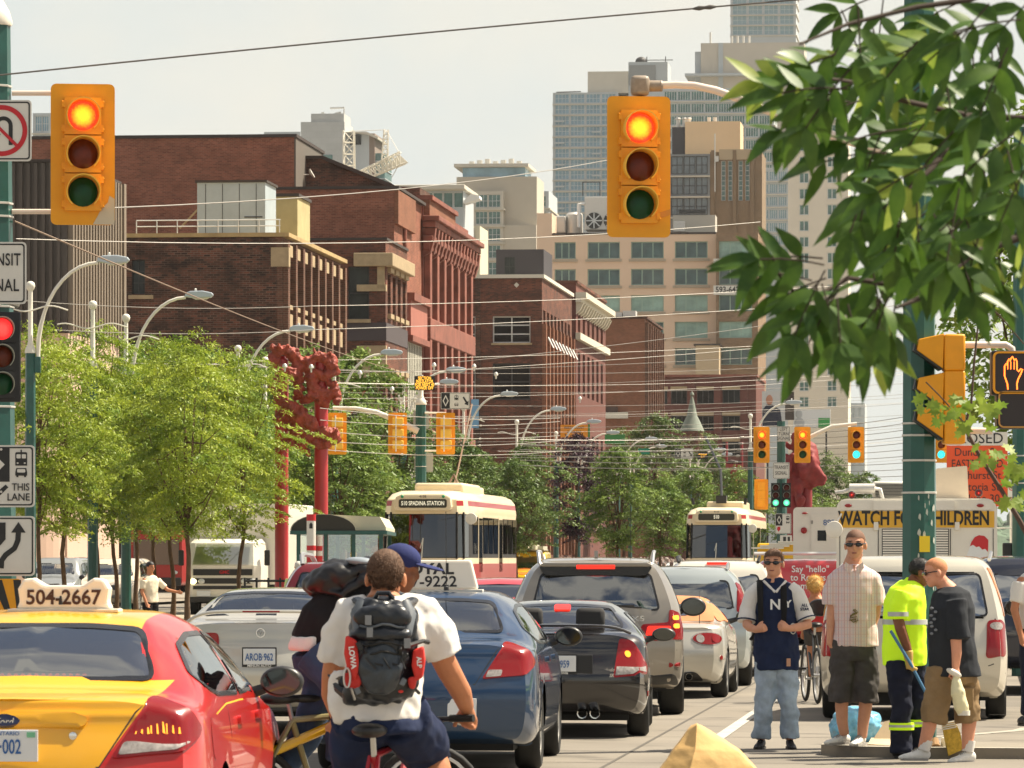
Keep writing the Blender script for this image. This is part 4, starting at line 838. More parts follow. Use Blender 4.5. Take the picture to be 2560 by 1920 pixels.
def roofsign(root,w0,w1,h,lines,ears=False,y=1.75,z=1.462,dep=.14,x=0):
 s=thing('taxi_roof_sign','','roof sign',(0,0,0));P=[(-w0/2,0),(w0/2,0),(w1/2,h),(-w1/2,h)]
 if ears:P=[(-w0/2,0),(w0/2,0),(w0/2-.02,.03),(w1/2+.03,h*.85),(w1/2,h*1.28),(w1/2-.05,h*1.32),(w1/2-.10,h*1.05),(w1/2-.12,h),(-w1/2+.12,h),(-w1/2+.10,h*1.05),(-w1/2+.05,h*1.32),(-w1/2,h*1.28),(-w1/2-.03,h*.85),(-w0/2+.02,.03)]
 b=MB();b.prism(P,-dep/2,dep/2);bb=b.build('housing',mat('sign_plastic',(.76,.68,.56),.4,em=(1,.9,.72),ems=.06),s,smooth=0,bevel=.018)
 f=MB();f.box(-w0/2-.04,w0/2+.04,-dep/2-.02,dep/2+.02,-.02,-.002);f.build('foot_plate',M_CREAM,s,smooth=0,bevel=.005)
 for(tx,sz,zz_,bd,sx,mt)in lines:text(tx,sz,(0,-dep/2-.004,zz_),mt,s,bold=bd,sx=sx)
 s.location=root.matrix_basis@Vector((0,y,z))if False else Matrix.LocRotScale(root.location,root.rotation_euler,None)@Vector((x,y,z));s.rotation_euler=root.rotation_euler;return s
M_INK=mat('brown_ink',rgb(70,40,30),.5)
s=roofsign(c.root,.49,.41,.118,[('504-2667',.105,.054,.0022,.96,M_INK)],True,x=.045);s['label']='cream roof sign with ears reading 504-2667 on the yellow taxi'
a=MB();a.tube([(-.01,-.1,.02),(-.01,-.1,.065)],[.012,.005],6);a.build('aerial_stub',M_DARK,s)
c=taurus('taxi','dark blue taxi cab behind the cyclists with a big white roof sign',G(1047,37.9),paint('blue_metallic',rgb(24,58,92),.35,.3),M_GLASS,2.0)
plate(c.root,.34,c.ry(.4,.535)-.006,.535,'',None,None,'',w=.23)
e=c.add('brake_light',rrect(.3,.022,.01,3,.0,1.15),'rear',M_TAIL,.012,.05)
a=MB();a.lathe([(.022,0),(.02,.03),(.006,.04)],10,T(.10,1.55,1.452));a.tube([(.10,1.55,1.48),(.1,1.5,2.1)],.003,5);a.build('aerial',M_DARK,c.root)
s=roofsign(c.root,.86,.74,.24,[('ROYAL',.125,.165,.004,1.15,M_DARK),('777-9222',.125,.06,.002,1.08,M_DARK)],y=1.9,x=-.09);s['label']='large white roof sign reading ROYAL 777-9222 on the blue taxi'
# ---- silver four-door on the left lane
ST=sedan(L=4.74,W=1.78,H=1.43,deck=1.10,hood=.93,wb0=.55,roof0=1.35,roof1=2.6,cowl=3.4,belt=.95,rw=.57,rearhw=.80)
WN=dict(rear=roundpoly([(-.62,1.16),(.62,1.16),(.49,1.365),(.2,1.385),(-.2,1.385),(-.49,1.365)],.05),front=roundpoly([(-.64,1.05),(.64,1.05),(.5,1.34),(-.5,1.34)],.05),sides=[roundpoly([(1.0,1.05),(2.05,1.0),(2.05,1.30),(1.5,1.30)],.05),roundpoly([(2.12,1.0),(3.2,.98),(2.6,1.27),(2.12,1.30)],.05)])
M_SILV=paint('silver_metallic',rgb(196,192,180),.45,.32)
c=Car('sedan','silver four-door car with a boot spoiler and round rear lamps, left lane','car',G(648,46.0),ST,M_SILV,4.74,3.7,1.03,.87,WN,(.315,.205),rz=-TH+R(2.5))
a=c.both('tail_light',roundpoly([(.42,.87),(.80,.84),(.86,.90),(.80,1.0),(.44,1.0)],.04),25,M_TAIL,.01,.03)
for l,sg in zip(a,(1,-1)):
 for x,mt in((.56,M_TAILC),(.72,M_TAIL)):
  q=c.add('lamp_lens',oval(.055,.055,18,x,.925),('q',25),mt,.016,.03,l)
  if sg<0:q.data.transform(Matrix.Diagonal((-1,1,1,1)));q.data.flip_normals()
sp=MB();
for i in range(21):
 pass
pts=[(-.72+1.44*i/20,.20+.05*((i-10)/10)**2,1.205-.10*abs((i-10)/10)**6)for i in range(21)];sp.tube(pts,[.03]*21,8,sq=.6);sp.build('spoiler',M_SILV,c.root)
c.add('brake_light',rrect(.36,.018,.008,3,0,1.195),'rear',M_TAIL,.012,.05)if False else MB().box(-.18,.18,.165,.175,1.196,1.212).build('brake_light',M_TAIL,c.root)
plate(c.root,0,min(c.ry(.12,.70),c.ry(.12,.85))-.01,.775,'AROB·962','MINUN AUTO',M_DARK,None,w=.31)
lg=MB();v_,f_=ring_poly(.045,.037);
lg.add(v_,f_);lg.tube([(-.035,0,.012),(-.012,0,.018),(0,0,-.018),(.012,0,.018),(.035,0,.012)],.005,5);lg.build('emblem',M_CHROME,c.root).location=(0,c.ry(0,1.0)-.008,1.0)
c.seam([(-.42,.86),(.42,.86)],'rear',.02,M_SILV,'boot_ledge',.012);c.seam([(-.85,.62),(.85,.62)],'rear',.012);c.seam([(-.64,1.05),(-.5,.68),(.5,.68),(.64,1.05)],'rear')
bx(c.root,'bumper_insert',M_DARK,-.55,.55,.12,.4,.24,.36,.02);c.mirrors(1.0,3.05,1.0,(.12,.07,.075));c.seats((1.15,2.2));
# ---- black coupe with spoiler
ST=sedan(L=4.5,W=1.75,H=1.31,deck=1.0,hood=.86,wb0=.62,roof0=1.45,roof1=2.35,cowl=3.15,belt=.88,rw=.56,rearhw=.79,zb=.2)
WN=dict(rear=roundpoly([(-.63,1.05),(.63,1.05),(.50,1.245),(.2,1.265),(-.2,1.265),(-.50,1.245)],.05),front=roundpoly([(-.64,.97),(.64,.97),(.48,1.22),(-.48,1.22)],.05),sides=[roundpoly([(1.15,.98),(1.9,.93),(1.9,1.19),(1.5,1.18)],.05),roundpoly([(1.95,.93),(3.0,.91),(2.4,1.17),(1.95,1.19)],.05)])
M_BLKP=paint('black_car_paint',(.012,.010,.010),0,.2)
c=Car('coupe','black two-door coupe with a low spoiler and twin exhaust pipes','car',G(1392,45.65),ST,M_BLKP,4.5,3.45,.88,.865,WN,(.31,.21),rz=-TH+R(3.2))
a=c.both('tail_light',roundpoly([(.50,.58),(.88,.61),(.90,.68),(.74,.93),(.62,.95)],.03),25,M_TAIL,.012,.03)
for l,sg in zip(a,(1,-1)):
 for P,mt in(([(.525,.60),(.86,.63),(.86,.685),(.55,.68)],M_TAILC),(oval(.028,.032,14,.68,.80),M_TAILO)):
  q=c.add('lamp_lens',P,('q',25),mt,.017,.03,l)
  if sg<0:q.data.transform(Matrix.Diagonal((-1,1,1,1)));q.data.flip_normals()
sp=MB();pts=[(-.70+1.40*i/20,.16+.06*((i-10)/10)**2,1.075-.075*abs((i-10)/10)**5)for i in range(21)];sp.tube(pts,.028,8,sq=.55);sp.build('spoiler',M_BLKP,c.root)
c.add('brake_light',rrect(.16,.05,.02,4,0.02,1.235),'rear',M_TAILON,.01,.05)
yb=min(c.ry(.15,.64),c.ry(.15,.79))-.004;bx(c.root,'plate_recess',M_DARK,-.32,.34,yb,yb+.05,.62,.80,.01);plate(c.root,0.03,yb-.004,.715,'BZ·959','ver Honda',M_DARK,None)
text('Prelude',.05,(.47,c.ry(.55,.655)-.012,.655),M_CHROME,c.root,shear=.3,ext=.001);text('SR',.045,(.52,c.ry(.56,.6)-.012,.60),M_CHROME,c.root,shear=.3,ext=.001,bold=.001)
c.seam([(-.9,.53),(.9,.53)],'rear',.012,M_CHROME if False else M_DARK);c.add('reflector',rrect(.06,.05,.01,3,.93,.42),('q',40),M_TAIL,.008,.05)
ex=MB()
for x in(.24,.36):ex.lathe([(.05,0),(.055,-.16),(.045,-.16),(.04,-.05)],14,T(x,.02,.24)@Matrix.Rotation(-pi/2,4,'X')@Matrix.Diagonal((1,1,-1,1)),cap=False)
ex.build('exhaust_pipe',M_CHROME,c.root);c.mirrors(.99,2.75,.95,(.12,.07,.07));c.seats((2.0,),.46);sideseat(c.root,-.3,.95,.32);sideseat(c.root,.3,.95,.32)
# ---- big grey-brown SUV
M_X=paint('bronze_grey_metallic',rgb(150,143,132),.35,.3)
WN=dict(rear=roundpoly([(-.70,1.15),(.70,1.15),(.60,1.55),(.3,1.575),(-.3,1.575),(-.60,1.55)],.06),front=roundpoly([(-.7,1.17),(.7,1.17),(.56,1.56),(-.56,1.56)],.05),sides=[roundpoly([(.75,1.22),(1.0,1.16),(1.45,1.15),(1.45,1.56),(.85,1.53)],.05),roundpoly([(1.53,1.15),(2.4,1.14),(2.4,1.56),(1.53,1.57)],.05),roundpoly([(2.48,1.14),(3.45,1.12),(2.95,1.5),(2.48,1.56)],.05)])
c=Car('suv','bronze grey SUV with roof rails, brake lights lit, ahead of the black coupe','suv',G(1489,52.0),suv(zb=.30),M_X,4.85,3.85,.92,.965,WN,(.375,.27),zsh=1.1,rz=-TH+R(4.2))
sp=MB();sp.prism([(-.58,0),(.58,0),(.62,.02),(.56,.045),(-.56,.045),(-.62,.02)],0,.26);o=sp.build('roof_spoiler',M_X,c.root,smooth=0,bevel=.012);o.location=(0,.20,1.625);o.rotation_euler=(R(3),0,0)
us=MB();us.prism(roundpoly([(-.62,.0),(-.55,-.095),(.55,-.095),(.62,0),(.5,.012),(-.5,.012)],.03),0,.2);us.build('spoiler_underside',M_FRIT,c.root,smooth=0).location=(0,.235,1.625)
MB().box(-.21,.21,.19,.2,1.60,1.645).build('brake_light',M_TAILON,c.root,bevel=.01)
for sd in(1,-1):
 rl=MB();rl.tube([(sd*.62,.55,1.66),(sd*.63,.62,1.765),(sd*.64,.8,1.79),(sd*.64,2.4,1.79),(sd*.62,2.8,1.72)],.02,8);rl.build('roof_rail',M_STEEL,c.root)
fin=MB();fin.prism([(0,0),(.16,0),(.02,.07)],-.02,.02,Matrix.Rotation(pi/2,4,'Z')@T(0,0,0));fin.build('roof_fin',M_X,c.root,smooth=0).location=(0,.9,1.73)
wp=MB();wp.tube([(.0,0,0),(.42,-.01,.015)],[.016,.009],6);wp.tube([(-.02,.02,0),(.5,.0,-.005)],.008,5);wp.build('wiper',M_DARK,c.root).location=(.0,.10,1.19)
a=c.both('tail_light',roundpoly([(.60,.82),(.99,.83),(1.02,.95),(.96,1.12),(.80,1.16),(.78,1.02),(.50,1.00),(.47,.96)],.03),22,M_TAIL,.012,.03)
for z in(1.07,.98):q=c.add('lamp_lens',rrect(.10,.05,.015,3,.88,z),('q',22),M_TAILO,.016,.03,a[0])
q=c.add('lamp_lens',roundpoly([(.52,.88),(.80,.88),(.80,.98),(.55,.98)],.02),('q',22),M_TAILON,.016,.04,a[0]);MATS['tail_lit2']=M_TAILON
text('X5',.085,(.46,c.ry(.52,1.06)-.012,1.06),M_CHROME,c.root,sx=1.5,ext=.002);c.add('plate',rrect(.5,.13,.02,3,0,.93),'rear',M_PLATE,.01,.05)
c.seam([(-.88,.72),(.88,.72)],'rear',.012);c.add('reflector',rrect(.16,.05,.01,3,.86,.56),('q',20),M_TAIL,.012,.05);c.add('bumper_trim',roundpoly([(-.9,.34),(.9,.34),(.86,.46),(-.86,.46)],.04),'rear',M_DARK,.008,.06)
c.seam([(1.5,.45),(1.5,1.12)],'right');c.seam([(2.45,.45),(2.45,1.12)],'right');c.mirrors(1.10,3.2,1.16,(.15,.08,.11));c.seats((1.2,2.3),.55);sideseat(c.root,0,1.2,.46)
am=MB();am.tube([(.38,.62,1.7),(.38,.5,2.3)],.003,5);am.build('aerial',M_DARK,c.root)
# ---- silver roadster with tan hood
def roadster():
 h=.86
 return[([.20,.18,.12,.10,.22,.2,.18,.16],.72,.24,.84,(.62,.865),(.42,.88),.885),(.30,.81,.2,.86,(.70,.90),(.5,.915),.92),(.75,h,.18,.87,(.71,.915),(.52,.93),.94),(1.05,h,.18,.87,(.66,1.02),(.46,1.06),1.07),(1.5,h,.18,.86,(.58,1.16),(.4,1.215),1.23),(2.1,h,.18,.84,(.57,1.17),(.4,1.225),1.24),(2.35,h,.18,.83,(.58,1.13),(.4,1.19),1.205),(2.85,h,.18,.82,(.69,.90),(.5,.93),.94),(3.5,.84,.18,.74,(.62,.80),(.4,.82),.83),([3.78,3.84,3.9,3.92,3.88,3.8,3.8,3.82],.68,.2,.55,(.5,.62),(.3,.64),.65)]
WN=dict(rear=None,front=None,sides=[roundpoly([(1.6,.92),(2.72,.90),(2.25,1.12),(1.62,1.14)],.04)])
c=Car('roadster','small silver roadster with a closed tan fabric roof','car',G(1636,58.6),roadster(),M_SILV,3.99,3.18,.82,.855,WN,(.30,.205))
c.add('soft_top',roundpoly([(-.70,.93),(.70,.93),(.60,1.14),(.42,1.21),(-.42,1.21),(-.60,1.14)],.06),'rear',mat('tan_canvas',rgb(190,125,82),.85,var=.08,vscale=6),.014,.05);c.add('soft_top',roundpoly([(-.56,1.2),(.56,1.2),(.55,2.3),(-.55,2.3)],.08),'top',MATS['tan_canvas'],.012,.08)
c.add('soft_top_side',roundpoly([(.85,.93),(1.55,.915),(1.56,1.15),(1.3,1.14)],.04),'right',MATS['tan_canvas'],.012,.05);c.add('rear_window',roundpoly([(-.42,.99),(.36,.99),(.32,1.13),(-.36,1.13)],.04),'rear',M_GLASSD,.02,.05)
a=c.both('tail_light',oval(.19,.07,24,.66,.73),22,M_TAIL,.012,.03)
for x,rr_,mt in((.56,.05,M_TAILC),(.75,.05,M_TAIL)):c.add('lamp_lens',oval(rr_,rr_,16,x,.73),('q',22),mt,.018,.03,a[0])
c.both('lamp_bezel',scalepoly(oval(.19,.07,24,.66,.73),.015),22,M_TAILC,.006,.04);c.add('reflector',oval(.028,.028,14,.84,.50),('q',25),M_TAIL,.01,.04)
c.add('lower_valance',roundpoly([(-.6,.22),(.6,.22),(.5,.33),(-.5,.33)],.05),'rear',M_DARK,.01,.05);ex=MB();ex.lathe([(.045,0),(.048,.1),(.038,.1)],14,T(.42,.12,.27)@RX,cap=False);ex.build('exhaust_pipe',M_CHROME,c.root)
am=MB();am.tube([(.52,.55,.9),(.52,.5,1.32)],[.006,.002],5);am.build('aerial',M_DARK,c.root);c.mirrors(.98,2.42,.98,(.11,.07,.075));c.seam([(-.7,.62),(.7,.62)],'rear',.01)
# ---- estate, white SUV, red car, dark red SUV, minivan, an
def simple(name,label,loc,st,m,L,wf,wr,tr,WN,wheel,rz=-TH+R(2.5),glass=None,lamps=None,front=False,cat='car',zsh=1.05,seats=(1.3,2.3),mir=None,group=None):
 c=Car(name,label,cat,loc,st,m,L,wf,wr,tr,WN,wheel,rz=rz,glass=glass,zsh=zsh)
 for P,ang,mt in lamps or():c.both('tail_light',roundpoly(P,.03),ang,mt,.012,.05)
 if mir:c.mirrors(*mir)
 if seats:c.seats(seats)
 return c
SUVW=lambda k=0,z=0:dict(rear=roundpoly([(-.66,1.12+z),(.66,1.12+z),(.58,1.50+z),(-.58,1.50+z)],.07),front=roundpoly([(-.7,1.14+z),(.7,1.14+z),(.55,1.5+z),(-.55,1.5+z)],.05),sides=[roundpoly([(.75,1.18+z),(1.5,1.14+z),(1.5,1.52+z),(.85,1.5+z)],.05),roundpoly([(1.58,1.14+z),(2.45,1.12+z),(2.45,1.52+z),(1.58,1.52+z)],.05),roundpoly([(2.52,1.12+z),(3.4,1.10+z),(2.9,1.46+z),(2.52,1.52+z)],.05)])
c=simple('estate_car','pale silver blue estate car with roof rails beyond the roadster',G(1711,63.9),suv(L=4.5,W=1.80,H=1.60,belt=1.05,zb=.24,hood=1.0,rw=.62,rearhw=.82),paint('ice_blue_metallic',rgb(178,186,186),.45),4.5,3.55,.9,.89,SUVW(z=-.08),(.33,.21),lamps=[([(.66,1.0),(.86,1.0),(.84,1.36),(.74,1.40)],30,M_TAIL)],mir=(1.02,2.95,1.08,(.13,.07,.085)))
for sd in(1,-1):rl=MB();rl.tube([(sd*.56,.5,1.56),(sd*.57,.6,1.64),(sd*.57,2.2,1.65),(sd*.56,2.5,1.58)],.02,6);rl.build('roof_rail',M_STEEL,c.root)
c=simple('suv','white SUV with dark rear glass and black bumper in front of the far streetcar',G(1795,69.8),suv(L=4.7,W=1.86,H=1.68,belt=1.06,zb=.34,rw=.66),paint('white_car_paint',rgb(220,214,200)),4.7,3.7,.9,.92,SUVW(z=-.02),(.36,.24),glass=M_GLASSD,lamps=[([(.72,.92),(.88,.92),(.88,1.12),(.74,1.12)],25,M_TAIL)],cat='suv')
c.add('bumper',roundpoly([(-.95,.42),(.95,.42),(.93,.80),(-.93,.80)],.05),'rear',M_DARK,.02,.06);MB().box(-.17,.17,.33,.36,1.625,1.66).build('brake_light',M_TAILON,c.root,bevel=.01)
for sd in(1,-1):rl=MB();rl.tube([(sd*.58,.5,1.66),(sd*.6,.6,1.73),(sd*.6,2.2,1.74),(sd*.58,2.6,1.66)],.025,6);rl.build('roof_rail',M_DARK,c.root)
c=simple('sedan','bright red car roof and rear window just left of the bronze grey SUV',G(1238,68.0),sedan(L=4.6,W=1.76,H=1.44,deck=1.08,rw=.58,belt=.95),paint('red_car_paint',rgb(190,40,34)),4.6,3.6,1.0,.86,dict(rear=roundpoly([(-.6,1.13),(.6,1.13),(.5,1.36),(-.5,1.36)],.05),front=roundpoly([(-.65,1.05),(.65,1.05),(.5,1.35),(-.5,1.35)],.05),sides=[roundpoly([(1.0,1.05),(2.05,1.0),(2.05,1.31),(1.5,1.31)],.05)]),(.31,.2),mir=(1.0,3.0,1.0,(.12,.07,.08)))
c=simple('suv','dark red SUV half hidden behind the leaning cyclist',G(842,73.0),suv(L=4.6,W=1.84,H=1.66,rw=.66),paint('dark_red_paint',rgb(120,34,40),.2),4.6,3.6,.9,.91,SUVW(),(.35,.23),cat='suv')
for sd in(1,-1):rl=MB();rl.tube([(sd*.56,.42,1.62),(sd*.58,.5,1.76),(sd*.6,.9,1.78),(sd*.6,2.2,1.76),(sd*.58,2.6,1.66)],.04,6);rl.build('roof_rail',M_STEEL,c.root)
M_VAN=paint('champagne_metallic',rgb(206,200,184),.3,.3)
WN=dict(rear=roundpoly([(-.79,1.10),(.79,1.10),(.70,1.56),(-.70,1.56)],.07),front=roundpoly([(-.75,1.12),(.75,1.12),(.6,1.56),(-.6,1.56)],.05),sides=[roundpoly([(.6,1.13),(1.7,1.11),(1.7,1.56),(.78,1.54)],.05),roundpoly([(1.8,1.11),(2.7,1.1),(2.7,1.55),(1.8,1.56)],.05),roundpoly([(2.78,1.1),(3.7,1.08),(3.3,1.5),(2.78,1.55)],.05)])
c=Car('minivan','champagne coloured minivan standing behind the four men at the corner','minivan',G(2283,50.6),suv(L=4.8,W=2.0,H=1.74,belt=1.08,zb=.24,rw=.76,y5=.36,y4=.18,roof1=3.1,cowl=3.95,rearhw=.92),M_VAN,4.8,3.9,.95,.98,WN,(.33,.22),bulge=(.12,.15),glass=M_GLASSD,sideglass=M_GLASSD,zsh=1.05)
a=c.both('tail_light',roundpoly([(.74,.66),(.99,.68),(1.01,1.02),(.95,1.07),(.78,1.06)],.05),18,M_TAIL,.014,.04)
for l,sg in zip(a,(1,-1)):
 q=c.add('reversing_lens',oval(.075,.04,16,.88,1.0),('q',18),M_TAILC,.018,.04,l)
 if sg<0:q.data.transform(Matrix.Diagonal((-1,1,1,1)));q.data.flip_normals()
c.both('pillar_reflector',roundpoly([(.985,1.10),(1.05,1.10),(.955,1.60),(.87,1.62)],.02),40,M_TAILO if False else mat('tail_amber',(.75,.22,.03),.15,coat=1),.01,.05)
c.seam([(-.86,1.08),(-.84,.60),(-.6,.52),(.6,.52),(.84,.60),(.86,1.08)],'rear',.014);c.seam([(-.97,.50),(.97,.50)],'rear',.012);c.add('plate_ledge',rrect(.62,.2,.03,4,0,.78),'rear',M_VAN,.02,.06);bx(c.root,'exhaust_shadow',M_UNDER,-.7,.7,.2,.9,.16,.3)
mb=MB();mb.tube([(.8,1.0,1.70),(.82,1.2,1.78),(.82,2.8,1.78),(.8,3,1.7)],.02,6);mb.build('roof_rail',M_STEEL,c.root);c.mirrors(1.10,3.4,1.16,(.13,.09,.10));c.seats((1.4,2.5))
c=simple('pickup','dark vehicle half cut by the right edge behind the minivan',G(2590,60),suv(L=4.8,W=1.9,H=1.74,rw=.68,zb=.35),paint('dark_blue_paint',rgb(40,44,58),.2),4.8,3.8,.9,.93,SUVW(z=.02),(.37,.25),glass=M_GLASSD,lamps=[([(.72,.8),(.9,.8),(.9,1.1),(.74,1.1)],20,M_TAIL)],cat='suv',mir=(1.1,3.0,1.2,(.14,.08,.12)))
def oncoming(name,label,px,D,st,m,L,W,WN,wheel=(.35,.23),zf=.72,hl=.72,cat='suv',on=False,seats=(1.3,2.3)):
 loc=G(px,D);c=Car(name,label,cat,loc+S(0,L),st,m,L,L-1.0,.95,W/2-.01,WN,wheel,rz=-TH+pi,zsh=1.02)
 c.seats(seats)
 for sd in(1,-1):c.add('headlight',roundpoly([(sd*.48,zf),(sd*.80,zf+.02),(sd*.80,zf+.17),(sd*.5,zf+.14)],.03),'front',M_HEADON if on else M_HEAD,.012,.06)
 c.add('grille',rrect(.8,.16,.03,3,0,zf+.06),'front',M_DARK,.012,.08);c.add('front_bumper',rrect(1.5,.14,.04,3,0,zf-.22),'front',mat('grey_bumper',(.3,.29,.27),.6),.03,.08)
 c.add('licence_plate',rrect(.31,.15,.02,3,0,zf-.2),'front',M_PLATE,.04,.08);c.mirrors(W/2+.14,L-1.75,1.1);return c
oncoming('suv','white SUV facing us behind the slim tree trunks at the far left',264,152,suv(L=4.7,W=1.86,H=1.72,rw=.68),paint('offwhite_car_paint',rgb(222,205,180)),4.7,1.86,SUVW(z=.02),on=False)
oncoming('suv','silver grey SUV facing us beside the leftmost signs',118,160,suv(L=4.8,W=1.9,H=1.75,rw=.70),paint('grey_car_paint',rgb(150,152,150),.3),4.8,1.9,SUVW(z=.04))
oncoming('sedan','dark car facing us between the silver grey and white SUVs',186,168,suv(L=4.4,W=1.76,H=1.5,rw=.62),paint('dark_green_paint',rgb(40,48,40),.2),4.4,1.76,SUVW(z=-.15),cat='car')
oc=oncoming('van','yellow van with roof gear facing us under the median trees',1306,215,suv(L=5.0,W=2.0,H=2.05,belt=1.25,rw=.82,hood=1.15,rearhw=.95),paint('yellow_van_paint',rgb(240,200,40)),5.0,2.0,dict(rear=None,front=roundpoly([(-.8,1.25),(.8,1.25),(.68,1.78),(-.68,1.78)],.05),sides=[]),cat='van',on=False)
oc.add('round_badge',oval(.3,.16,18,0,1.12),'front',mat('orange_badge',rgb(220,120,30),.5),.012,.08)
mb=MB();[mb.box(-.8+.35*i,-.55+.35*i,1.4,3.4,2.07,2.25+.07*(i%3))for i in range(5)];mb.box(-.85,.85,1.5,3.6,2.06,2.10);rg=mb.build('roof_gear',mat('gear_mixed',(.45,.42,.32),.8,var=.5,vscale=2),oc.root,smooth=0)
COLS=[('white',rgb(225,222,212)),('silver',rgb(185,188,186)),('dark',rgb(50,52,56)),('grey',rgb(140,142,140))]
fc=None
far=[(1405,240,1,'second car behind the yellow van, silver'),(1470,262,0,'white car in the far queue under the purple tree'),(1505,280,2,'dark car in the far queue beside the white one'),(1560,300,0,'distant white car left of the centre tree trunk'),(1600,320,1,'distant silver car beyond the centre tree trunk'),(1662,290,2,'distant dark car just left of the far streetcar'),(1690,240,0,'white car beside the far streetcar front'),(1400,330,3,'tiny grey car far off behind the yellow van')]
for px,D,k,lab in far:
 oncoming('sedan',lab,px,D,suv(L=4.4,W=1.76,H=1.5,rw=.62,belt=1.0),paint('far_paint_'+COLS[k][0],COLS[k][1],.1),4.4,1.76,SUVW(z=-.16),cat='car',seats=())
c=simple('sedan','dark blue car roof right of the far streetcar under the red van',G(1842,92),suv(L=4.6,W=1.8,H=1.55,rw=.64),paint('navy_car_paint',rgb(36,44,66),.3),4.6,3.6,.9,.89,SUVW(z=-.12),(.33,.22))
# ====================
def lensmat(name,c_in,c_out,strength):
 if name in MATS:return MATS[name]
 m=bpy.data.materials.new(name);m.use_nodes=True;t=m.node_tree;b=t.nodes['Principled BSDF'];b.inputs['Roughness'].default_value=.25
 co=t.nodes.new('ShaderNodeTexCoord');g=t.nodes.new('ShaderNodeVectorMath');g.operation='LENGTH';mpn=t.nodes.new('ShaderNodeMapping');mpn.inputs['Scale'].default_value=(1,0,1)
 n=t.nodes.new('ShaderNodeTexNoise');n.inputs['Scale'].default_value=55;t.links.new(co.outputs['Object'],n.inputs['Vector'])
 t.links.new(co.outputs['Object'],mpn.inputs[0]);t.links.new(mpn.outputs[0],g.inputs[0])
 ad=t.nodes.new('ShaderNodeMath');ad.operation='MULTIPLY_ADD';ad.inputs[1].default_value=.045;t.links.new(n.outputs[0],ad.inputs[0]);t.links.new(g.outputs['Value'],ad.inputs[2])
 r=t.nodes.new('ShaderNodeValToRGB');r.color_ramp.elements[0].position=.07;r.color_ramp.elements[1].position=.135;r.color_ramp.elements[0].color=(*c_in,1);r.color_ramp.elements[1].color=(*c_out,1)
 t.links.new(ad.outputs[0],r.inputs[0]);t.links.new(r.outputs[0],b.inputs['Emission Color']);b.inputs['Emission Strength'].default_value=strength;b.inputs['Base Color'].default_value=(*[x*.3 for x in c_out],1)
 MATS[name]=m;return m
LENS={'red_on':lensmat('lens_red_lit',(1,.50,.015),(.95,.035,.01),1.0),'red_off':mat('lens_red_dark',(.09,.008,.005),.3,spec=.25,coat=.08,var=.4,vscale=9),'amber_off':mat('lens_amber_dark',(.12,.02,.006),.3,spec=.25,coat=.08,var=.4,vscale=9),'green_off':mat('lens_green_dark',(.002,.055,.016),.3,spec=.25,coat=.08,var=.4,vscale=9),'green_on':lensmat('lens_green_lit',(.05,.95,.95),(.02,.75,.85),1.0),'green2_on':lensmat('lens_transit_green',(.25,1,.5),(.05,.7,.3),1.0),'red2_on':lensmat('lens_transit_red',(1,.05,.04),(.9,.02,.02),1.0),'green_dim':mat('lens_unlit_olive',(.03,.035,.012),.3)}
M_AMB2=mat('amber_housing',rgb(240,160,16),.45,var=.05,vscale=8);M_AMBV=mat('amber_visor',rgb(244,190,70),.5)
def sigmesh():
 b=MB();b.prism(rrect(.575,1.27,.05,5),0,.012);bb=b.mesh('backboard',20)
 h=MB()
 for z in(.343,0,-.343):h.box(-.165,.165,-.05,.17,z-.166,z+.166)
 hh=h.mesh('housing',20)
 l=MB();l.ell((0,0,0),(.133,.035,.133),24,10);ll=l.mesh('lens',60)
 v=MB();N=22;rings=[]
 for r,y in((.152,0),(.152,-.22),(.143,-.22),(.143,0)):
  rings.append([Vector((r*sin(R(-140+280*k/N)),y*(1-.55*max(0,abs(-140+280*k/N)-60)/80)if y else 0,r*cos(R(-140+280*k/N))))for k in range(N+1)])
 v.loft(rings,False,False);vv=v.mesh('visor',40)
 k=MB();[k.lathe([(.008,0),(.008,.02),(0.001,.024)],6,T(x,-.05,z)@RX)for z in(-.47,-.22,-.12,.12,.22,.47)for x in(-.185,.185)];[k.box(x-.016,x+.016,-.06,.02,z-.03,z+.03)for x in(-.172,.172)for z in(-.45,-.23,-.11,.11,.23,.45)]
 return bb,hh,ll,vv,k.mesh('latches',0)
SG=sigmesh()
def signal(label,loc,rz,lit,black=False,back=True,sc=1,name='traffic_signal',group=None,visor=True):
 r=thing(name,label,'traffic light',loc,rz,group);hm=M_BLACK if black else M_AMB2
 if back:obj('backboard',SG[0],None if SG[0].materials else(M_BLACK if black else M_AMBER),r)if not black else None
 me=SG[1]if not black else SG[1].copy()
 if black:me.materials.clear()
 h=obj('housing',me,hm,r)
 if not black:obj('latches',SG[4],M_AMB2,h)
 names=['red','amber','green']
 for z,nm in zip((.343,0,-.343),names):
  key=(nm+'_on')if lit==nm else(lit if(lit or '').startswith(nm)and lit.endswith('_on')else nm+'_off')
  me=SG[2].copy();me.materials.clear();l=obj('lens',me,LENS[key],r);l.location=(0,-.055,z)
  vv=SG[3]if not black else SG[3].copy()
  if black:vv.materials.clear()
  v=obj('visor',vv,(M_AMBV if not black else mat('visor_grey',(.32,.33,.28),.6)),r);v.location=(0,-.05,z)
 if sc!=1:r.scale=(sc,)*3
 return r
s1=signal('nearest hanging traffic signal with peeling paint, red light lit, beside the left signs',W(207,386,43.2),R(7),'red')
pa=MB();pa.add([(x,0,z)for x,z in((.285,-.63),(.285,-.40),(.24,-.37),(.225,-.43),(.16,-.50),(.13,-.56),(.09,-.63))],[tuple(range(7))]);o=pa.build('bare_patch',mat('peeled_primer',(.58,.50,.36),.8),s1,smooth=0);o.location=(0,-.004,0)
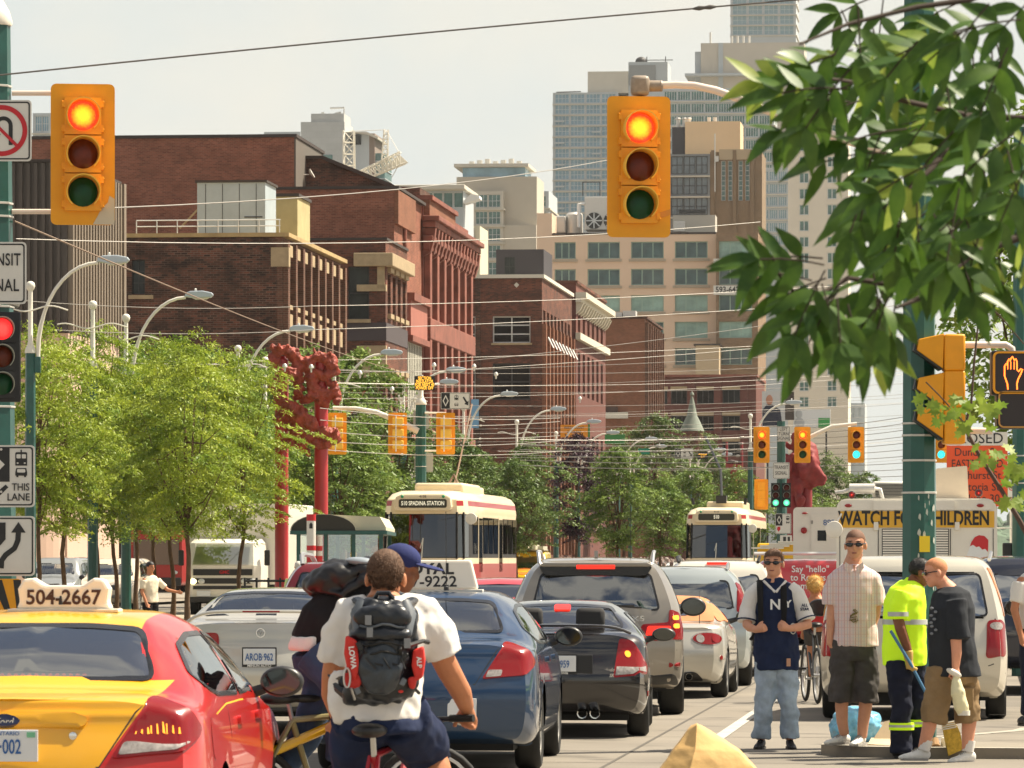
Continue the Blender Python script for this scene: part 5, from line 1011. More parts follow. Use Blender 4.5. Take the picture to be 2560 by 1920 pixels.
s2=signal('nearest traffic signal hung from the curved white mast arm, red light lit',W(1597,417,43.2),R(6),'red')
pa=MB();pa.add([(x,0,z)for x,z in((.285,-.38),(.285,-.43),(.22,-.455),(.17,-.44),(.19,-.41))],[tuple(range(5))]);o=pa.build('bare_patch',mat('scuffed_paint',rgb(205,140,60),.8),s2,smooth=0);o.location=(0,-.004,0)
D=43.3
def wire_r(px):return px/F*D
ar=thing('mast_arm','curved cream mast arm reaching from the right green pole to the hanging signal','signal arm',W(1600,215,D))
mb=MB();P=[(1630,214),(1690,212),(1735,214),(1790,226),(1850,248),(1911,273),(2000,310),(2100,345),(2200,372),(2262,386)]
mb.tube([W(x,y,D)-ar.location for x,y in P],[.034,.034,.035,.036,.037,.038,.04,.044,.048,.05],14);mb.build('arm',mat('cream_mast',rgb(226,208,192),.35,coat=.3),ar,smooth=60)
mb=MB();mb.box(-.085,.085,-.085,.085,-.09,.09);mb.box(-.05,.05,-.05,.05,-.16,-.09);mb.build('elbow_casting',mat('cast_grey',rgb(150,136,120),.5,var=.15,vscale=20),ar,bevel=.035);mb=MB();mb.lathe([(.048,0),(.052,.02),(.05,.11),(.054,.115),(.046,.13)],14,T(.075,0,.0)@MY);mb.build('collar',MATS['cast_grey'],ar)
def pole(name,label,px,D,r0,r1,ztop,fin=True,m=None,bands=(),cat='pole',group=None,ball=False,fz=1.5):
 r=thing(name,label,cat,G(px,D),R(12),group);mb=MB();mb.lathe([(r0,0),(r1,ztop)],8);mb.build('shaft',m or M_GREEN,r,smooth=20)
 if fin:
  f=MB();q=r1;f.lathe([(q*1.08,ztop-.01),(q*1.15,ztop+.02),(q*.95,ztop+.12),(q*.55,ztop+.22),(q*.62,ztop+.24),(q*.5,ztop+.27),(q*.46,ztop+fz)]+([(q*.5,ztop+fz),(q*.8,ztop+fz+q*.4),(q*.95,ztop+fz+q),(q*.8,ztop+fz+q*1.6),(q*.3,ztop+fz+q*1.9)]if ball else[]),12);f.build('finial',M_CREAM,r,smooth=50)
 for z in bands:
  b=MB();q=r0+(r1-r0)*z/ztop;b.lathe([(q+.004,z),(q+.010,z+.003),(q+.010,z+.018),(q+.004,z+.02)],8);b.build('strap',M_GALV,r,smooth=20)
 return r
D=43.4;zf=lambda y,D=43.4:zz(y,D)
lp=pole('signal_pole','green octagonal pole carrying road signs at the left edge',-14,D,.215,.145,zf(62),bands=(zf(219),zf(512),zf(545),zf(770),zf(1020)),fz=2)
mb=MB();
for y in(233,529):mb.tube([W(30,y,D)-lp.location,W(135,y,D)-lp.location],.024,10)
o=mb.build('bracket_arm',MATS['cream_mast'],None);o.name='bracket_arms';tag(o,'two short cream bracket tubes from the left pole to the traffic signal','bracket');o.location=lp.location
def sign(label,x0,x1,y0,y1,D,name='road_sign',cat='sign',bg=None,r=.035,border=True,bm=None,rz=0,group=None):
 w_,h_=(x1-x0)/F*D,(y1-y0)/F*D;t=thing(name,label,cat,W((x0+x1)/2,(y0+y1)/2,D),rz,group)
 b=MB();b.prism(rrect(w_,h_,r,6),0,.008);b.build('plate',bg or M_SIGNW,t,smooth=0)
 if border:
  o_,i_=rrect(w_-.03,h_-.03,r*.8,6),rrect(w_-.055,h_-.055,r*.6,6);n=len(o_);q=MB();q.add([(x,-.003,z)for x,z in o_+i_],[(k,k+n,(k+1)%n+n,(k+1)%n)for k in range(n)]);q.build('border',bm or M_BLACK,t,smooth=0)
 return t,w_,h_
def shape(t,name,poly,m,d=.003):b=MB();b.prism(poly,-d-.001,-d);return b.build(name,m,t,smooth=0)
M_SRED=mat('sign_red',rgb(188,24,36),.45)
t,w_,h_=sign('square no U-turn sign with a red circle on the left pole',-70,79,250,403,43.0)
s_=279;v,f=ring_poly(64/s_,52/s_,40);o=MB().add(v,f).build('prohibition_ring',M_SRED,t,smooth=0);o.location=(0,-.006,0)
b=MB();b.box(-.012*279/s_-.0,.0,0,0.001,-.2,.2)if False else b.prism([(-.165,.145),(-.145,.165),(.165,-.145),(.145,-.165)],-.0075,-.0065);b.build('prohibition_bar',M_SRED,t,smooth=0)
ua=[(-.085+.0,-.02),(-.085,.04)];arc=[(-.03*1+.065*-cos(pi*k/12)*1.0+.045,.045+.065*sin(pi*k/12))for k in range(13)];path=[(-.05,-.03)]+arc+[(.08,-.13)]
b=MB();n=len(path);L_=[];R_=[]
for i,(x,z)in enumerate(path):
 a_,c_=Vector(path[max(i-1,0)]),Vector(path[min(i+1,n-1)]);d_=(c_-a_).normalized();L_.append((x-d_.y*.018,z+d_.x*.018));R_.append((x+d_.y*.018,z-d_.x*.018))
for i in range(n-1):b.add([(L_[i][0],-.0045,L_[i][1]),(R_[i][0],-.0045,R_[i][1]),(R_[i+1][0],-.0045,R_[i+1][1]),(L_[i+1][0],-.0045,L_[i+1][1])],[(0,1,2,3)])
b.add([(-.09,-.0045,-.03),(-.01,-.0045,-.03),(-.05,-.0045,-.10)],[(0,2,1)]);b.build('arrow',M_BLACK,t,smooth=0)
t,w_,h_=sign('white TRANSIT SIGNAL sign above the black signal head at the left edge',-80,66,605,760,43.0)
text('TRANSIT',.155,(0,-.006,.115),M_BLACK,t,sx=.66,bold=.0015,sp=1.05);text('SIGNAL',.155,(0,-.006,-.115),M_BLACK,t,sx=.72,bold=.0015,sp=1.05)
s3=signal('black transit signal with round red light at the left edge',W(4,892,43.0),R(9),'red2_on',black=True,back=False,sc=.72)
for c_ in s3.children:
 if c_.name.startswith('lens')and c_.location.z>.3:c_.data.materials.clear();c_.data.materials.append(LENS['red2_on'])
b=MB();b.box(-.24,.24,.0,.12,-.56,.56);b.build('black_backplate',M_BLACK,s3,bevel=.02);b=MB();b.tube([(-.2,.05,.55),(0,.05,.72),(.22,.1,.66)],.05,8);b.build('hanger_pipe',M_GALV,s3)
def icons(t,x,z1,z2,k=1.0):
 b=MB();w=.048*k;h=.055*k
 b.prism([(x-w,z1-h),(x+w,z1-h),(x+w,z1+h*.9),(x+w*.8,z1+h),(x-w*.8,z1+h),(x-w,z1+h*.9)],-.0045,-.0035);b.prism([(x-w*.12,z1+h),(x+w*.12,z1+h),(x+w*.12,z1+h*1.35),(x-w*.12,z1+h*1.35)],-.0045,-.0035)
 b.build('streetcar_symbol',M_BLACK,t,smooth=0);b=MB()
 for sx_ in(-1,1):b.prism(rrect(w*.7,h*.62,.006,3,x+sx_*w*.45,z1+h*.38),-.0060,-.0052);b.prism(rrect(w*.3,h*.2,.003,3,x+sx_*w*.6,z1-h*.62),-.0060,-.0052)
 b.build('symbol_windows',M_SIGNW,t,smooth=0)
 b=MB();b.prism([(x-w,z2-h*.5),(x+w,z2-h*.5),(x+w,z2+.0),(x+w*.85,z2+h*.62),(x-w*.85,z2+h*.62),(x-w,z2)],-.0045,-.0035);[b.box(x+q-.008*k,x+q+.008*k,-.0045,-.0035,z2-h*.72,z2-h*.5)for q in(-w*.65,w*.65)];b.build('taxi_symbol',M_BLACK,t,smooth=0)
 b=MB();b.prism(rrect(w*1.4,h*.5,.008,3,x,z2+h*.22),-.0060,-.0052);b.build('symbol_windows',M_SIGNW,t,smooth=0)
def diamond_sign(label,x0,x1,y0,y1,D,split,lane=True,**k):
 t,w_,h_=sign(label,x0,x1,y0,y1,D,**k);sc=h_/.56
 b=MB();xl=-w_/2+.02*sc;xr=-w_/2+split*w_;zb=(-.05 if lane else-.5*.56+.02)*sc;zt=h_/2-.02*sc;b.prism([(xl,zb),(xr,zb),(xr,zt),(xl,zt)],-.0025,-.0015);b.build('black_panel',M_BLACK,t,smooth=0)
 cx,cz=(xl+xr)/2,(zb+zt)/2;hw,hh=(xr-xl)*.36,(zt-zb)*.38
 o_=[(cx,cz-hh),(cx+hw,cz),(cx,cz+hh),(cx-hw,cz)];i_=[(cx+(x-cx)*.62,cz+(z-cz)*.66)for x,z in o_]
 b=MB();b.add([(x,-.0042,z)for x,z in o_+i_],[(q,(q+1)%4,(q+1)%4+4,q+4)for q in range(4)]);b.build('diamond',M_SIGNW,t,smooth=0)
 return t,w_,h_,sc
t,w_,h_,sc=diamond_sign('diamond lane sign reading THIS LANE on the left pole',-70,87,1113,1268,43.0,.60)
icons(t,.16,.155,.035,1.1);text('THIS',.092,(.155,-.006,-.10),M_BLACK,t,sx=.85,bold=.0006);text('LANE',.092,(.135,-.006,-.19),M_BLACK,t,sx=.92,bold=.0006);shape(t,'arrow',[(.02,-.075),(.045,-.10),(-.06,-.20),(-.03,-.22),(-.15,-.23),(-.12,-.13),(-.09,-.17)],M_BLACK)
for x,z in((.0,.24),(.0,-.14)):b=MB();b.lathe([(.012,0),(.01,.006)],10,T(-.02,-.004,z)@RX);b.build('bolt',M_GALV,t)
t,w_,h_=sign('keep right sign with a curving black arrow, low on the left pole',-70,87,1290,1440,43.0,border=True)
cv=[(-.02,-.2),(-.015,-.13),(.02,-.08),(.10,-.02),(.13,.05),(.135,.14)]
b=MB();b.tube([(x,-.004,z)for x,z in cv],.024,6,sq=1);o=b.build('arrow',M_BLACK,t);o.scale=(1,.08,1);o.location=(0,-.004,0);shape(t,'arrow_head',[(.07,.12),(.20,.12),(.135,.215)],M_BLACK,.004);shape(t,'island_mark',[(-.19,.21),(.02,.21),(.02,.06),(-.05,-.02),(-.12,.0),(-.19,.06)],M_BLACK,.004)
t,w_,h_=sign('amber and black striped hazard board at the bottom of the left pole',-110,53,1447,1620,42.9,bg=M_AMBER,border=False,name='hazard_board')
for k in range(4):x=-.30+k*.2;shape(t,'stripe',[(max(-.29,min(.29,q)),z)for q,z in((x+.42,-.30),(x+.52,-.30),(x-.08+.1,.30),(x-.18+.1,.30))],M_BLACK)
rp=pole('signal_pole','big green octagonal pole behind the worker, chipped paint near its foot',2298,43.6,.165,.135,8.8,fin=False,bands=(zf(1060),zf(1090),zf(1153),zf(1234)),m=mat('green_pole_chipped',rgb(24,84,74),.45,var=.15,vscale=5,coat=.2))
nb=MB();nb.box(-.048,.048,-.175,-.16,zf(1380),zf(1340));nb.build('yellow_notice',mat('yellow_paper',rgb(238,205,40),.6),rp,smooth=0)
chips=MB();rr=random.Random(5)
for k in range(26):
 a=rr.uniform(-1.9,-.9);z=zf(1240)-rr.random()**1.3*.9;q=.166;w0=rr.uniform(.004,.018);chips.add([(cos(a+w0/q*x)*q,sin(a+w0/q*x)*q,z+y)for x,y in((-1,-.01),(.6,-.02-w0),(1,.01),(.2,.015+w0*1.5),(-.7,.02))],[(0,1,2,3,4)])
chips.build('paint_chips',mat('primer_grey',(.5,.52,.46),.8),rp,smooth=0)
D=43.4;sp=thing('traffic_signal','amber signal head seen from its side, hung right of the big green pole','traffic light',W(2382,960,D))
b=MB();[b.box(-.09,.10,-.16,.16,z-.165,z+.165)for z in(.33-.05,0-.05,-.33-.05)];b.build('housing',M_AMB2,sp,bevel=.02)
for z in(.30,-.05,-.33):
 b=MB();b.prism([(-.09,z+.15),(-.32,z+.10),(-.34,z+.0),(-.10,z-.17)],-.15,.15);b.build('visor',M_AMBER,sp,smooth=0,bevel=.01)
 b=MB();b.prism([(-.345,z+.10),(-.365,z+.0),(-.12,z-.18),(-.10,z-.17),(-.34,z)],-.15,.15);b.build('visor_rim',M_BLACK,sp,smooth=0)
b=MB();b.tube([W(2310,862,D),W(2515,862,D),W(2530,872,D),W(2532,890,D)],.032,10);b.tube([W(2380,862,D),W(2384,885,D)],.035,10);b.v=[tuple(Vector(p)-sp.location)for p in b.v];b.build('bracket_pipe',MATS['cream_mast'],sp,smooth=60);b=MB();b.tube([W(2330,1075,D),W(2480,1078,D)],.03,10);b.v=[tuple(Vector(p)-sp.location)for p in b.v];b.build('bracket_pipe',MATS['cream_mast'],sp,smooth=60)
D=43.0;ps=thing('pedestrian_signal','pedestrian signal showing an orange raised hand near the right edge','pedestrian signal',W(2532,932,D))
b=MB();b.box(-.19,.19,0,.2,-.20,.20);b.build('housing',M_BLACK,ps,bevel=.02);b=MB();b.prism(rrect(.34,.36,.04,5),-.012,-.004);b.build('lens',mat('ped_lens',(.02,.012,.012),.3),ps,smooth=0)
b=MB();v=rrect(.36,.38,.05,6)+rrect(.325,.345,.035,6);n=len(v)//2;b.add([(x,-.05,z)for x,z in v],[(k,k+n,(k+1)%n+n,(k+1)%n)for k in range(n)]);b.add([(x,yy,z)for yy in(-.05,0)for x,z in v[:n]],[(k,(k+1)%n,(k+1)%n+n,k+n)for k in range(n)]);b.build('hood',M_AMBER,ps,smooth=0)
hand=[(-.045,-.15),(-.05,-.10),(-.075,-.03),(-.075,.06),(-.06,.085),(-.05,.06),(-.048,.10),(-.035,.125),(-.024,.10),(-.02,.125),(-.005,.145),(.008,.12),(.012,.11),(.025,.125),(.035,.10),(.036,.03),(.05,.01),(.07,.035),(.085,.03),(.07,-.01),(.045,-.06),(.035,-.10),(.038,-.15)]
b=MB();b.tube([(x,-.016,z)for x,z in hand],.0062,6);[b.tube([(x,-.016,.03),(x,-.016,.10)],.004,6)for x in(-.047,-.02,.01)];b.build('hand_symbol',mat('hand_orange',(1,.2,.02),.4,em=(1,.16,.02),ems=2.2),ps)
p2=thing('pedestrian_signal','dark unlit pedestrian signal box just under the orange hand','pedestrian signal',W(2542,1024,D));b=MB();b.box(-.18,.18,0,.2,-.17,.17);b.build('housing',M_BLACK,p2,bevel=.02);b=MB();v=rrect(.34,.33,.05,6)+rrect(.31,.30,.035,6);n=len(v)//2;b.add([(x,-.05,z)for x,z in v],[(k,k+n,(k+1)%n+n,(k+1)%n)for k in range(n)]);b.build('hood',mat('dull_amber',rgb(190,140,70),.6),p2,smooth=0);b=MB();b.prism(rrect(.31,.30,.035,5),-.012,-.004);b.build('lens',MATS['ped_lens'],p2,smooth=0)
D=78;t=thing('closure_board','orange and white road closure board reading CLOSED behind the ice cream truck','sign',W(2443,1172,D));s_=F/D
bx(t,'board',mat('construction_orange',rgb(224,84,40),.6),-76/s_,76/s_,0,.03,-94/s_,58/s_);bx(t,'header',M_SIGNW,-76/s_,76/s_,-.001,.029,58.5/s_,92/s_)
M_OINK=mat('board_ink',(.05,.03,.025),.6)
text('CLOSED',.24,(-.02,-.006,75/s_),M_BLACK,t,sx=1.0)
for k,ln in enumerate(('Dundas St.','EASTBOUND','Bathurst St','Victoria St','12 June 30')):text(ln,.185,(0.0,-.004,(41-k*29)/s_),M_OINK,t,sx=.93 if k!=1 else .78)
for x in(-.3,.3):b=MB();b.box(x-.03,x+.03,.035,.08,-4,.5);b.build('post',M_GALV,t,smooth=0)
D=74;t=thing('parking_signs','narrow white panel with two no-parking roundels beside the orange board','sign',W(2529,1243,D));s_=F/D
bx(t,'panel',M_SIGNW,-9/s_,9/s_,0,.01,-30/s_,38/s_)
for z in(24,-8):
 v,f=ring_poly(7.5/s_,5.6/s_,20);o=MB().add(v,f).build('roundel',M_SRED,t,smooth=0);o.location=(0,-.004,z/s_);b=MB();b.prism([(-4.6/s_,4.9/s_),(-3.6/s_,5.3/s_),(4.6/s_,-4.9/s_),(3.6/s_,-5.3/s_)],-.006,-.005);b.build('bar',M_SRED,o,smooth=0);text('P' if z>0 else 'C',.055,(0,-.003,0),M_BLACK,o)
b=MB();b.tube([(0.0,.03,-4),(0.0,.03,.3)],.025,6);b.build('post',M_GALV,t)
pole('street_pole','slim green pole with scratched foot at the right edge beyond the signs',2552,70,.14,.11,8,fin=False,m=MATS['green_pole_chipped'],bands=(3.2,2.8,2.4))
# ---- lamp posts down the median
def lamp(label,px,D,arm=True,wavy=True,side=1,zb=8.55,ztop=6.85,L=2.05,group='street lamps down the median'):
 r=pole('street_lamp',label,px,D,.15,.125,ztop,ball=True,group=group,cat='street lamp',fz=zb-ztop-.15);r.rotation_euler=(0,0,0)
 if wavy:
  b=MB();b.tube([(-.95+1.9*k/16,-.1,7.95+.07*sin(k/16*2*pi*1.5+.6))for k in range(17)],.022,6);b.build('wave_arm',M_CREAM,r)
 if arm:
  b=MB();b.box(.10,.26,-.07,.07,ztop-.5,ztop-.1);b.build('arm_socket',M_GREEN,r,bevel=.01)
  b=MB();pts=[(side*.19,0,ztop-.3)]+[(side*(.19+(L-.55)*(1-cos(a))),0,ztop+2.25*sin(a))for a in[pi/2*k/10 for k in range(11)]];pts[1]=(side*.19,0,ztop-.05);b.tube(pts,[.055]*4+[.045]*8,8);b.build('lamp_arm',M_CREAM,r,smooth=60)
  b=MB();c=side*(L+.02);z=ztop+2.30;hp=[(-.40,-.03),(-.38,.07),(-.25,.13),(.1,.14),(.36,.09),(.42,.02),(.34,-.05),(-.1,-.07)];b.prism([(c+side*x,z+q)for x,q in hp],-.13,.13);b.build('lamp_head',mat('lamp_head_grey',rgb(176,186,192),.45,metal=.2),r,smooth=0,bevel=.03)
  b=MB();b.lathe([(.03,0),(.035,.05),(.02,.07)],8,T(c-side*.1,0,z+.14));b.build('photocell',M_GALV,r);b=MB();b.prism([(c-side*.2,z-.06),(c+side*.3,z-.05),(c+side*.2,z-.10),(c-side*.1,z-.11)],-.1,.1);b.build('lamp_glass',mat('lamp_diffuser',(.6,.55,.42),.3),r,smooth=0)
 return r
for px,D,arm,lab in((76,120,True,'street lamp nearest us on the left, lamp head in front of the ribbed hall'),(232,129,False,'cream topped pole with wavy arm only, no lamp, between the first two lamps'),(315,136,True,'second street lamp, head in front of the dark brick wall'),(595,156,True,'third street lamp, its head over the row of brick piers'),(663,165,False,'pole with wavy arm just right of the third lamp post'),(836,174,True,'fourth street lamp above the red dragon posts'),(1009,190,True,'fifth street lamp behind the amber message sign'),(1000,203,True,'sixth street lamp, smaller, just below the fifth'),(1159,218,True,'seventh street lamp right of the diamond lane sign'),(1292,240,True,'eighth street lamp over the yellow van'),(1390,262,True,'ninth street lamp beside the orange banner'),(1445,285,True,'tenth street lamp, tiny, near the green signs'),(1545,300,True,'eleventh street lamp, tiny, above the centre tree'),(1575,320,True,'twelfth street lamp, tiny, right of the eleventh'),(1725,330,True,'thirteenth street lamp, tiny, near the far diamond sign'),(1745,345,True,'farthest tiny street lamp left of the far streetcar pole')):
 lamp(lab,px,D,arm)
lamp('lamp pole with cream ball finial between the two red lit far signals',1958,172,False,False,zb=6.1,ztop=4.9,group=None)
lamp('slim pole with lamps behind the far signals on the right',1876,230,True,True,group=None)
# ---- signals of the next crossings
def backsig(label,px,py,D,rz=pi):return signal(label,W(px,py,D),rz,None)
g1='amber signal heads seen from behind at the next crossing'
for px,lab in((843,'amber signal seen from behind, beside the right red dragon post'),(994,'amber signal seen from behind, left of the pole with the message sign'),(1114,'amber signal seen from behind, right of the pole with the message sign')):
 s_=backsig(lab,px,1084,146,pi+R(4));s_['group']=g1
 for c_ in s_.children:
  if c_.name.startswith('visor')or c_.name.startswith('lens'):pass
 b=MB();b.tube([(.06,.2,-.55),(.06,.2,.55)],.022,6);b.build('hanger_pipe',M_CREAM,s_);b=MB();[b.box(-.17,.17,.172,.21,z-.13,z+.13)for z in(.343,0,-.343)];b.build('housing_door',M_AMBV,s_,bevel=.02)
p_=pole('signal_pole','green pole with cream top carrying the amber message sign mid picture',1052,146.5,.19,.16,zz(1010,146),bands=(4.5,3.9),fz=.9)
b=MB();b.tube([W(1046,1078,146.4),W(1000,1055,146.4),W(940,1030,146.4),W(890,1021,146.4),W(832,1020,146.4)],[.11,.09,.075,.06,.05],8);b.v=[tuple(Vector(p)-p_.location)for p in b.v]
o=b.build('mast_arm',M_CREAM,None,smooth=60);o.location=p_.location;tag(o,'cream mast arm sloping left from the message sign pole','signal arm')
b=MB();b.tube([W(1062,1032,146.4),W(1115,1033,146.4)],.04,6);b.tube([W(1062,1127,146.4),W(1115,1127,146.4)],.035,6);b.v=[tuple(Vector(p)-p_.location)for p in b.v];o=b.build('signal_brackets',M_CREAM,None);o.location=p_.location;tag(o,'two cream brackets right of the message sign pole','bracket')
t,w_,h_=sign('plain grey back of a sign low on the message sign pole',1036,1083,1132,1180,146.8,bg=M_SIGNBK,border=False,r=.05);t,w_,h_=sign('small grey back of a sign behind the top of the message sign pole',1033,1072,1027,1072,146.8,bg=M_SIGNBK,border=False,r=.04)
t,w_,h_=sign('black electronic sign with amber letters hung over the tracks',1036,1087,940,976,146,bg=M_BLACK,border=False,name='message_sign',r=.03)
M_LED=mat('led_amber',(.9,.4,.03),.4,em=(1,.5,.05),ems=.9)
for k,ln in enumerate(('SECTION','INSULATOR','FOR NEXT 40','POWER OFF')):text(ln,.135,(0,-.006,.15-k*.10),M_LED,t,sx=.72,bold=.002)
t,w_,h_,sc=diamond_sign('hanging diamond lane sign with streetcar and taxi symbols mid picture',1102,1175,981,1023,146,.31,lane=False,r=.02);icons(t,.03,.09,-.11,1.25);shape(t,'arrow',[(.22,.10),(.26,.13),(.36,-.03),(.40,.0),(.39,-.14),(.27,-.10),(.31,-.06)],M_BLACK)
g2='amber signals at the far crossing'
for px,lit,lab in((1904,'red','far amber signal lit red, left of the TRANSIT SIGNAL sign'),(2006,'red','far amber signal lit red, in front of the red dragon sculpture'),(2140,'green','far amber signal lit turquoise green, hung from a cream arm'),(2352,'green','far amber signal lit turquoise, half behind the big green pole')):
 s_=signal(lab,W(px,1112,169),R(3),lit);s_['group']=g2
b=MB();b.tube([W(2000,1105,169.4),W(2035,1088,169.4),W(2080,1066,169.4),W(2142,1059,169.4)],[.09,.08,.07,.055],8);o=b.build('mast_arm',M_CREAM,None,smooth=60);tag(o,'cream mast arm rising to the turquoise lit far signal','signal arm')
t,w_,h_=sign('small LEFT TURN SIGNAL sign between the far red signals',1943,1975,1066,1104,169);[text(ln,.17,(0,-.006,.155-k*.155),M_BLACK,t,sx=.8)for k,ln in enumerate(('LEFT','TURN','SIGNAL'))]
t,w_,h_=sign('far TRANSIT SIGNAL sign above the pair of green lights',1932,1974,1156,1197,169);[text(ln,.18,(0,-.006,.11-k*.2),M_BLACK,t,sx=.7)for k,ln in enumerate(('TRANSIT','SIGNAL'))]
for px,lab in((1939,'left one of the two black transit signals lit green'),(1966,'right one of the two black transit signals lit green')):
 s_=signal(lab,W(px,1238,169),0,None,black=True,back=False,sc=.78);s_['group']='pair of black transit signals at the far crossing';b=MB();b.box(-.2,.2,0,.1,-.55,.55);b.build('black_backplate',M_BLACK,s_,smooth=0)
 for c_ in s_.children:
  if c_.name.startswith('lens')and c_.location.z<-.3:c_.data.materials.clear();c_.data.materials.append(LENS['green2_on'])
  elif c_.name.startswith('lens'):c_.data.materials.clear();c_.data.materials.append(LENS['red_off'])
pole('signal_pole','green pole of the far transit signals',1953,169.6,.17,.15,zz(1052,169),fin=False)
t,w_,h_,sc=diamond_sign('small diamond lane sign under the green transit lights',1938,1978,1284,1335,168.5,.45);icons(t,.16,.20,.06,1.2);shape(t,'arrow',[(-.2,-.1),(-.1,-.1),(-.1,-.2),(-.16,-.28),(-.22,-.2)],M_SRED)
t,w_,h_=sign('tiny black and white arrow sign under the far diamond sign',1950,1980,1338,1360,168.5,border=False);shape(t,'arrow',[(-.1,-.1),(.0,-.1),(.0,.1),(-.1,.1)],M_BLACK);shape(t,'arrow',[(.06,-.1),(.14,-.1),(.14,.1),(.06,.1)],M_BLACK)
t,w_,h_,sc=diamond_sign('far hanging diamond lane sign over the track beside the small message sign',1687,1733,1121,1147,240,.33,lane=False,r=.02);icons(t,.03,.08,-.10,1.2);shape(t,'arrow',[(.22,.10),(.26,.13),(.36,-.03),(.40,.0),(.39,-.14),(.27,-.10),(.31,-.06)],M_BLACK)
t,w_,h_=sign('far small black message sign with amber letters',1744,1770,1130,1148,240,bg=M_BLACK,border=False,name='message_sign');[text(ln,.12,(0,-.006,.06-k*.12),M_LED,t)for k,ln in enumerate(('POWER','OFF'))]
t,w_,h_=sign('orange shop banner with dark writing above the street trees',1401,1470,1062,1093,300,bg=mat('banner_orange',rgb(232,150,40),.6),border=False,name='shop_banner');bx(t,'end_cap',mat('banner_green',rgb(60,130,70),.6),w_/2,w_/2+.12,-.02,.05,-h_/2,h_/2+.05);[text(ln,.2,(0,-.006,.2-k*.26),M_OINK,t,bold=.004)for k,ln in enumerate(('RESTAURANT','GRILL BAR','OPEN'))]
t,w_,h_=sign('plain green shop sign, half round, down the street',1512,1562,1086,1110,320,bg=MATS['banner_green'],border=False,name='shop_sign');t,w_,h_=sign('small green street name sign near the message sign',1595,1624,1121,1136,240,bg=mat('street_green',rgb(30,130,100),.5),border=False,name='street_name_sign')
t,w_,h_=sign('pale blue hanging banner right of the middle diamond sign',1178,1197,998,1070,230,bg=mat('banner_blue',rgb(120,165,200),.6),border=False,name='banner')
t,w_,h_=sign('white pole banner with a red figure, right of the near streetcar',1258,1284,1196,1275,240,border=False,name='pole_banner');shape(t,'printed_shape',[(-.1,.5),(.12,.45),(.15,.0),(.05,-.2),(.15,-.7),(-.02,-.6),(-.15,-.1)],mat('print_red',rgb(190,60,60),.6));shape(t,'printed_shape',[(-.05,-.15),(.15,-.2),(.12,-.72),(.0,-.7)],M_BLACK,.005)
s_=signal('small amber signal box low in the median trees by the far streetcar',W(1903,1236,200),pi,None)
# ---- the dragon posts
M_DRG=mat('dragon_red',rgb(150,62,44),.6,var=.4,vscale=4,bump=.9,bscale=11,dist=.06);M_DPOST=mat('red_post',rgb(178,44,46),.4,coat=.2,var=.06,vscale=2)
TRASH=[]
def voxel(mb,vs_,name,m,parent=None,smooth_it=3,disp=0,dsc=3.0,seed=0):
 me=mb.mesh(name,0);o=bpy.data.objects.new(name,me);r=o.modifiers.new('r','REMESH');r.mode='VOXEL';r.voxel_size=vs_;r.use_smooth_shade=True
 if smooth_it:s=o.modifiers.new('s','SMOOTH');s.iterations=smooth_it;s.factor=.5
 me2=evalmesh(o);TRASH.append(o);me2.name=name
 if disp:
  me2.calc_loop_triangles();sd=Vector((seed*3.1,seed*1.7,seed))
  nn=[v.normal.copy()for v in me2.vertices];cc=[v.co.copy()for v in me2.vertices];out=[]
  for c,q in zip(cc,nn):out+=(c+q*(noise.noise(c*dsc+sd)*disp+noise.noise(c*dsc*2.6+sd)*disp*.45))[:]
  me2.vertices.foreach_set('co',out);me2.update()
 me2.shade_smooth();me2.materials.clear();return obj(name,me2,m,parent)
def dragons(label,P,D,posts,m,vs_=.06):
 c0=G(P[0][0],D);r=thing('dragon_sculpture',label,'sculpture',c0,0);mb=MB();rr=random.Random(11)
 for x,y,rx,rz_,n in P:
  c=W(x,y,D)-c0
  for k in range(n):
   q=Vector((rr.uniform(-rx,rx),rr.uniform(-.45,.25),rr.uniform(-rz_,rz_)));rad=rr.uniform(.09,.22);d=Vector((rr.uniform(-1,1),rr.uniform(-.6,.6),rr.uniform(-1,1))).normalized()*rr.uniform(.15,.4)
   mb.tube([c+q-d,c+q+d*.3+Vector((0,-.1,.08)),c+q+d],[rad*.6,rad,rad*.5],7)
 voxel(mb,vs_,'carving',m,r,1,.05,5);return r
D=130
dr=thing('dragon_sculpture','red dragon sculpture coiled over the two tall red street posts','sculpture',G(708,D),0);b=MB();rr=random.Random(12);c0=dr.location
def coil(P,r0,r1,lump=.5,step=.10):
 q=[W(x,y,D)-c0+Vector((0,dy,0))for x,y,dy in P]
 for a,e in zip(q,q[1:]):
  n=max(2,int((e-a).length/step))
  for k in range(n):
   t=k/n;c=a.lerp(e,t);rad=(r0+(r1-r0)*rr.random())*1.2;d=(e-a).normalized();b.ell(c+Vector((rr.uniform(-.04,.04),rr.uniform(-.05,.05),rr.uniform(-.03,.03))),(rad,rad,rad*rr.uniform(.6,1.1)),10,7)
   if rr.random()<lump:o_=Vector((rr.uniform(-1,1),rr.uniform(-1,-.1),rr.uniform(-.6,1))).normalized();b.tube([c,c+o_*rad*1.35,c+o_*rad*1.7+Vector((0,0,.05))],[rad*.5,rad*.28,.012],6)
